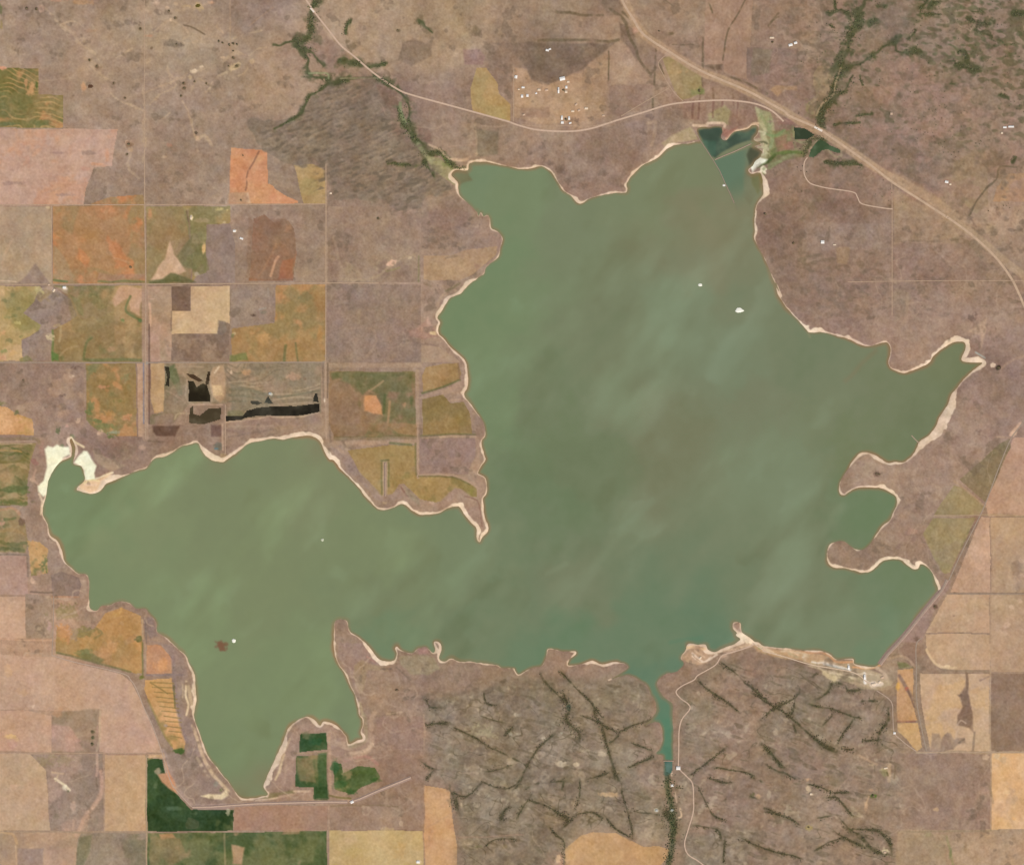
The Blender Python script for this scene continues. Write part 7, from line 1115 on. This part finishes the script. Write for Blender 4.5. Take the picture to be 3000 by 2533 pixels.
TREES = [('a0:280,72','dark tree alone near the north west corner',1.9),('a0:205,66','brownish tree just west of the corner tree',1.8),('a0:685,462','dark tree north of the wide grey rangeland',1.9),('a0:740,507','smaller tree just south east of that dark tree',1.4),('a0:870,637','faint lone tree in the middle of the western rangeland',1.3),('a0:960,752','faint lone tree above the pale slanting streak',1.3),('a0:1075,222','dark tree on the northern rangeland west of the scarred valley',1.6),('a0:1340,140','dark tree beside the bare white spot in the scarred valley',2.0),('a0:1295,85','tree north of the bare white spot in the scarred valley',1.5),
 ('a0:1675,318','western tree of the pair on the north rangeland fence line',1.9),('a0:1703,330','eastern tree of the pair on the north rangeland fence line',1.7),('a0:1755,345','west end tree of the dark arc on the fence line',2.0),('a0:1785,335','middle tree of the dark arc on the fence line',2.0),('a0:1815,342','east end tree of the dark arc on the fence line',1.8),('a0:1785,392','tree directly below the dark arc',1.4),('a0:1785,445','dark green tree south of the dark arc',1.8),('a0:1812,506','tree inside the pale oval ring',1.8),('a0:1750,508','tree just west of the pale oval ring',1.4),
 ('a0:1405,640','upper tree of the column below the white bare patch',1.7),('a0:1410,676','middle tree of the column below the white bare patch',1.8),('a0:1385,735','lowest tree of the column below the white bare patch',1.6),('a0:1490,626','western tree of two in the green speckled hollow',1.5),('a0:1580,640','eastern tree of two in the green speckled hollow',1.5),('a0:985,1105','dark tree on the edge of the brown ring',2.0),('a0:975,1180','dark tree below the brown ring',1.4),('a0:1845,1530','tree on the pale foot of the rust orange field',1.4),('a0:1860,1190','tree inside the rust orange field',1.2),('a0:1350,340','tree in the faint grey streak of the northern rangeland',1.4),
 ('a3:705,782','dark green tree at the corner of the grey and pink field',1.9),('a3:712,730','green tree just north of that corner tree',1.6),('a3:708,685','small brown tree north of the two green trees',1.2),('b3:1078,366','single dark tree on the bare southern headland',1.4),('d1:1893,1245','dark tree at the tip of the eastern inlet',1.9),('d2:960,386','western of two dark trees on the upper east peninsula',1.5),('d2:982,388','eastern of two dark trees on the upper east peninsula',1.4),('d3:935,1175','bright green tree alone on the south east pasture',2.2),('d3:440,1415','olive tree ringed by a pale spot in the southern rocks',1.6),
 ('b0:1085,235','dark tree at the west end of a pale northern track',1.7),('c0:395,690','dark tree in the yard between white settlement houses',1.9),('c0:415,915','dark green tree inside the green walled farmyard',2.2),('d0:165,325','green tree just below the cream shed',1.8),('a1:1000,476','round dark tree in the burnt orange field',1.8),('d2:1408,1400','dark tree on the dam slope',1.7),('d1:110,70','dark tree near the east shore beach',2.0),('d1:325,295','dark tree inland of the east shore beach',1.8),('c0:1125,240','dark tree north of the highway verge',1.4),('b1:935,105','greyish tree in the mottled pasture',1.9),('a1:180,1340','small dark tree in the far west pasture',1.3),('c0:1435,697','green tree at the corner of the olive wedge field',2.2)]
for q, lb, s in TREES: plant(q, lb, s)

# ------------------------------------------------------------------ light, sky, camera
sc = bpy.context.scene
w = bpy.data.worlds.new('World'); sc.world = w; w.use_nodes = True
sky = w.node_tree.nodes.new('ShaderNodeTexSky'); sky.sky_type = 'NISHITA'; sky.sun_disc = False
SUN_EL, SUN_AZ = math.radians(52), math.radians(140)      # azimuth clockwise from north
sky.sun_elevation = SUN_EL; sky.sun_rotation = SUN_AZ
w.node_tree.links.new(sky.outputs['Color'], w.node_tree.nodes['Background'].inputs['Color']); w.node_tree.nodes['Background'].inputs['Strength'].default_value = .1
sd = bpy.data.lights.new('sun', 'SUN'); sd.energy = 3.4; sd.angle = math.radians(.5); sd.color = (1, .965, .91)
so = bpy.data.objects.new('sun', sd); COLL.objects.link(so)
d = Vector((math.cos(SUN_EL) * math.sin(SUN_AZ), math.cos(SUN_EL) * math.cos(SUN_AZ), math.sin(SUN_EL))); so.rotation_euler = d.to_track_quat('Z', 'Y').to_euler(); so.location = d * 3000
cam = bpy.data.cameras.new('camera'); co = bpy.data.objects.new('camera', cam); COLL.objects.link(co)
ALT = 40000.0; co.location = (0, 0, ALT); co.rotation_euler = (0, 0, 0)
cam.sensor_fit = 'HORIZONTAL'; cam.sensor_width = 36.0; cam.lens = 36.0 * (ALT - 2) / (3000 * SC); cam.clip_start = 100; cam.clip_end = 400000
sc.camera = co
sc.view_settings.view_transform = 'Standard'; sc.view_settings.look = 'None'; sc.view_settings.exposure = 0; sc.view_settings.gamma = 1
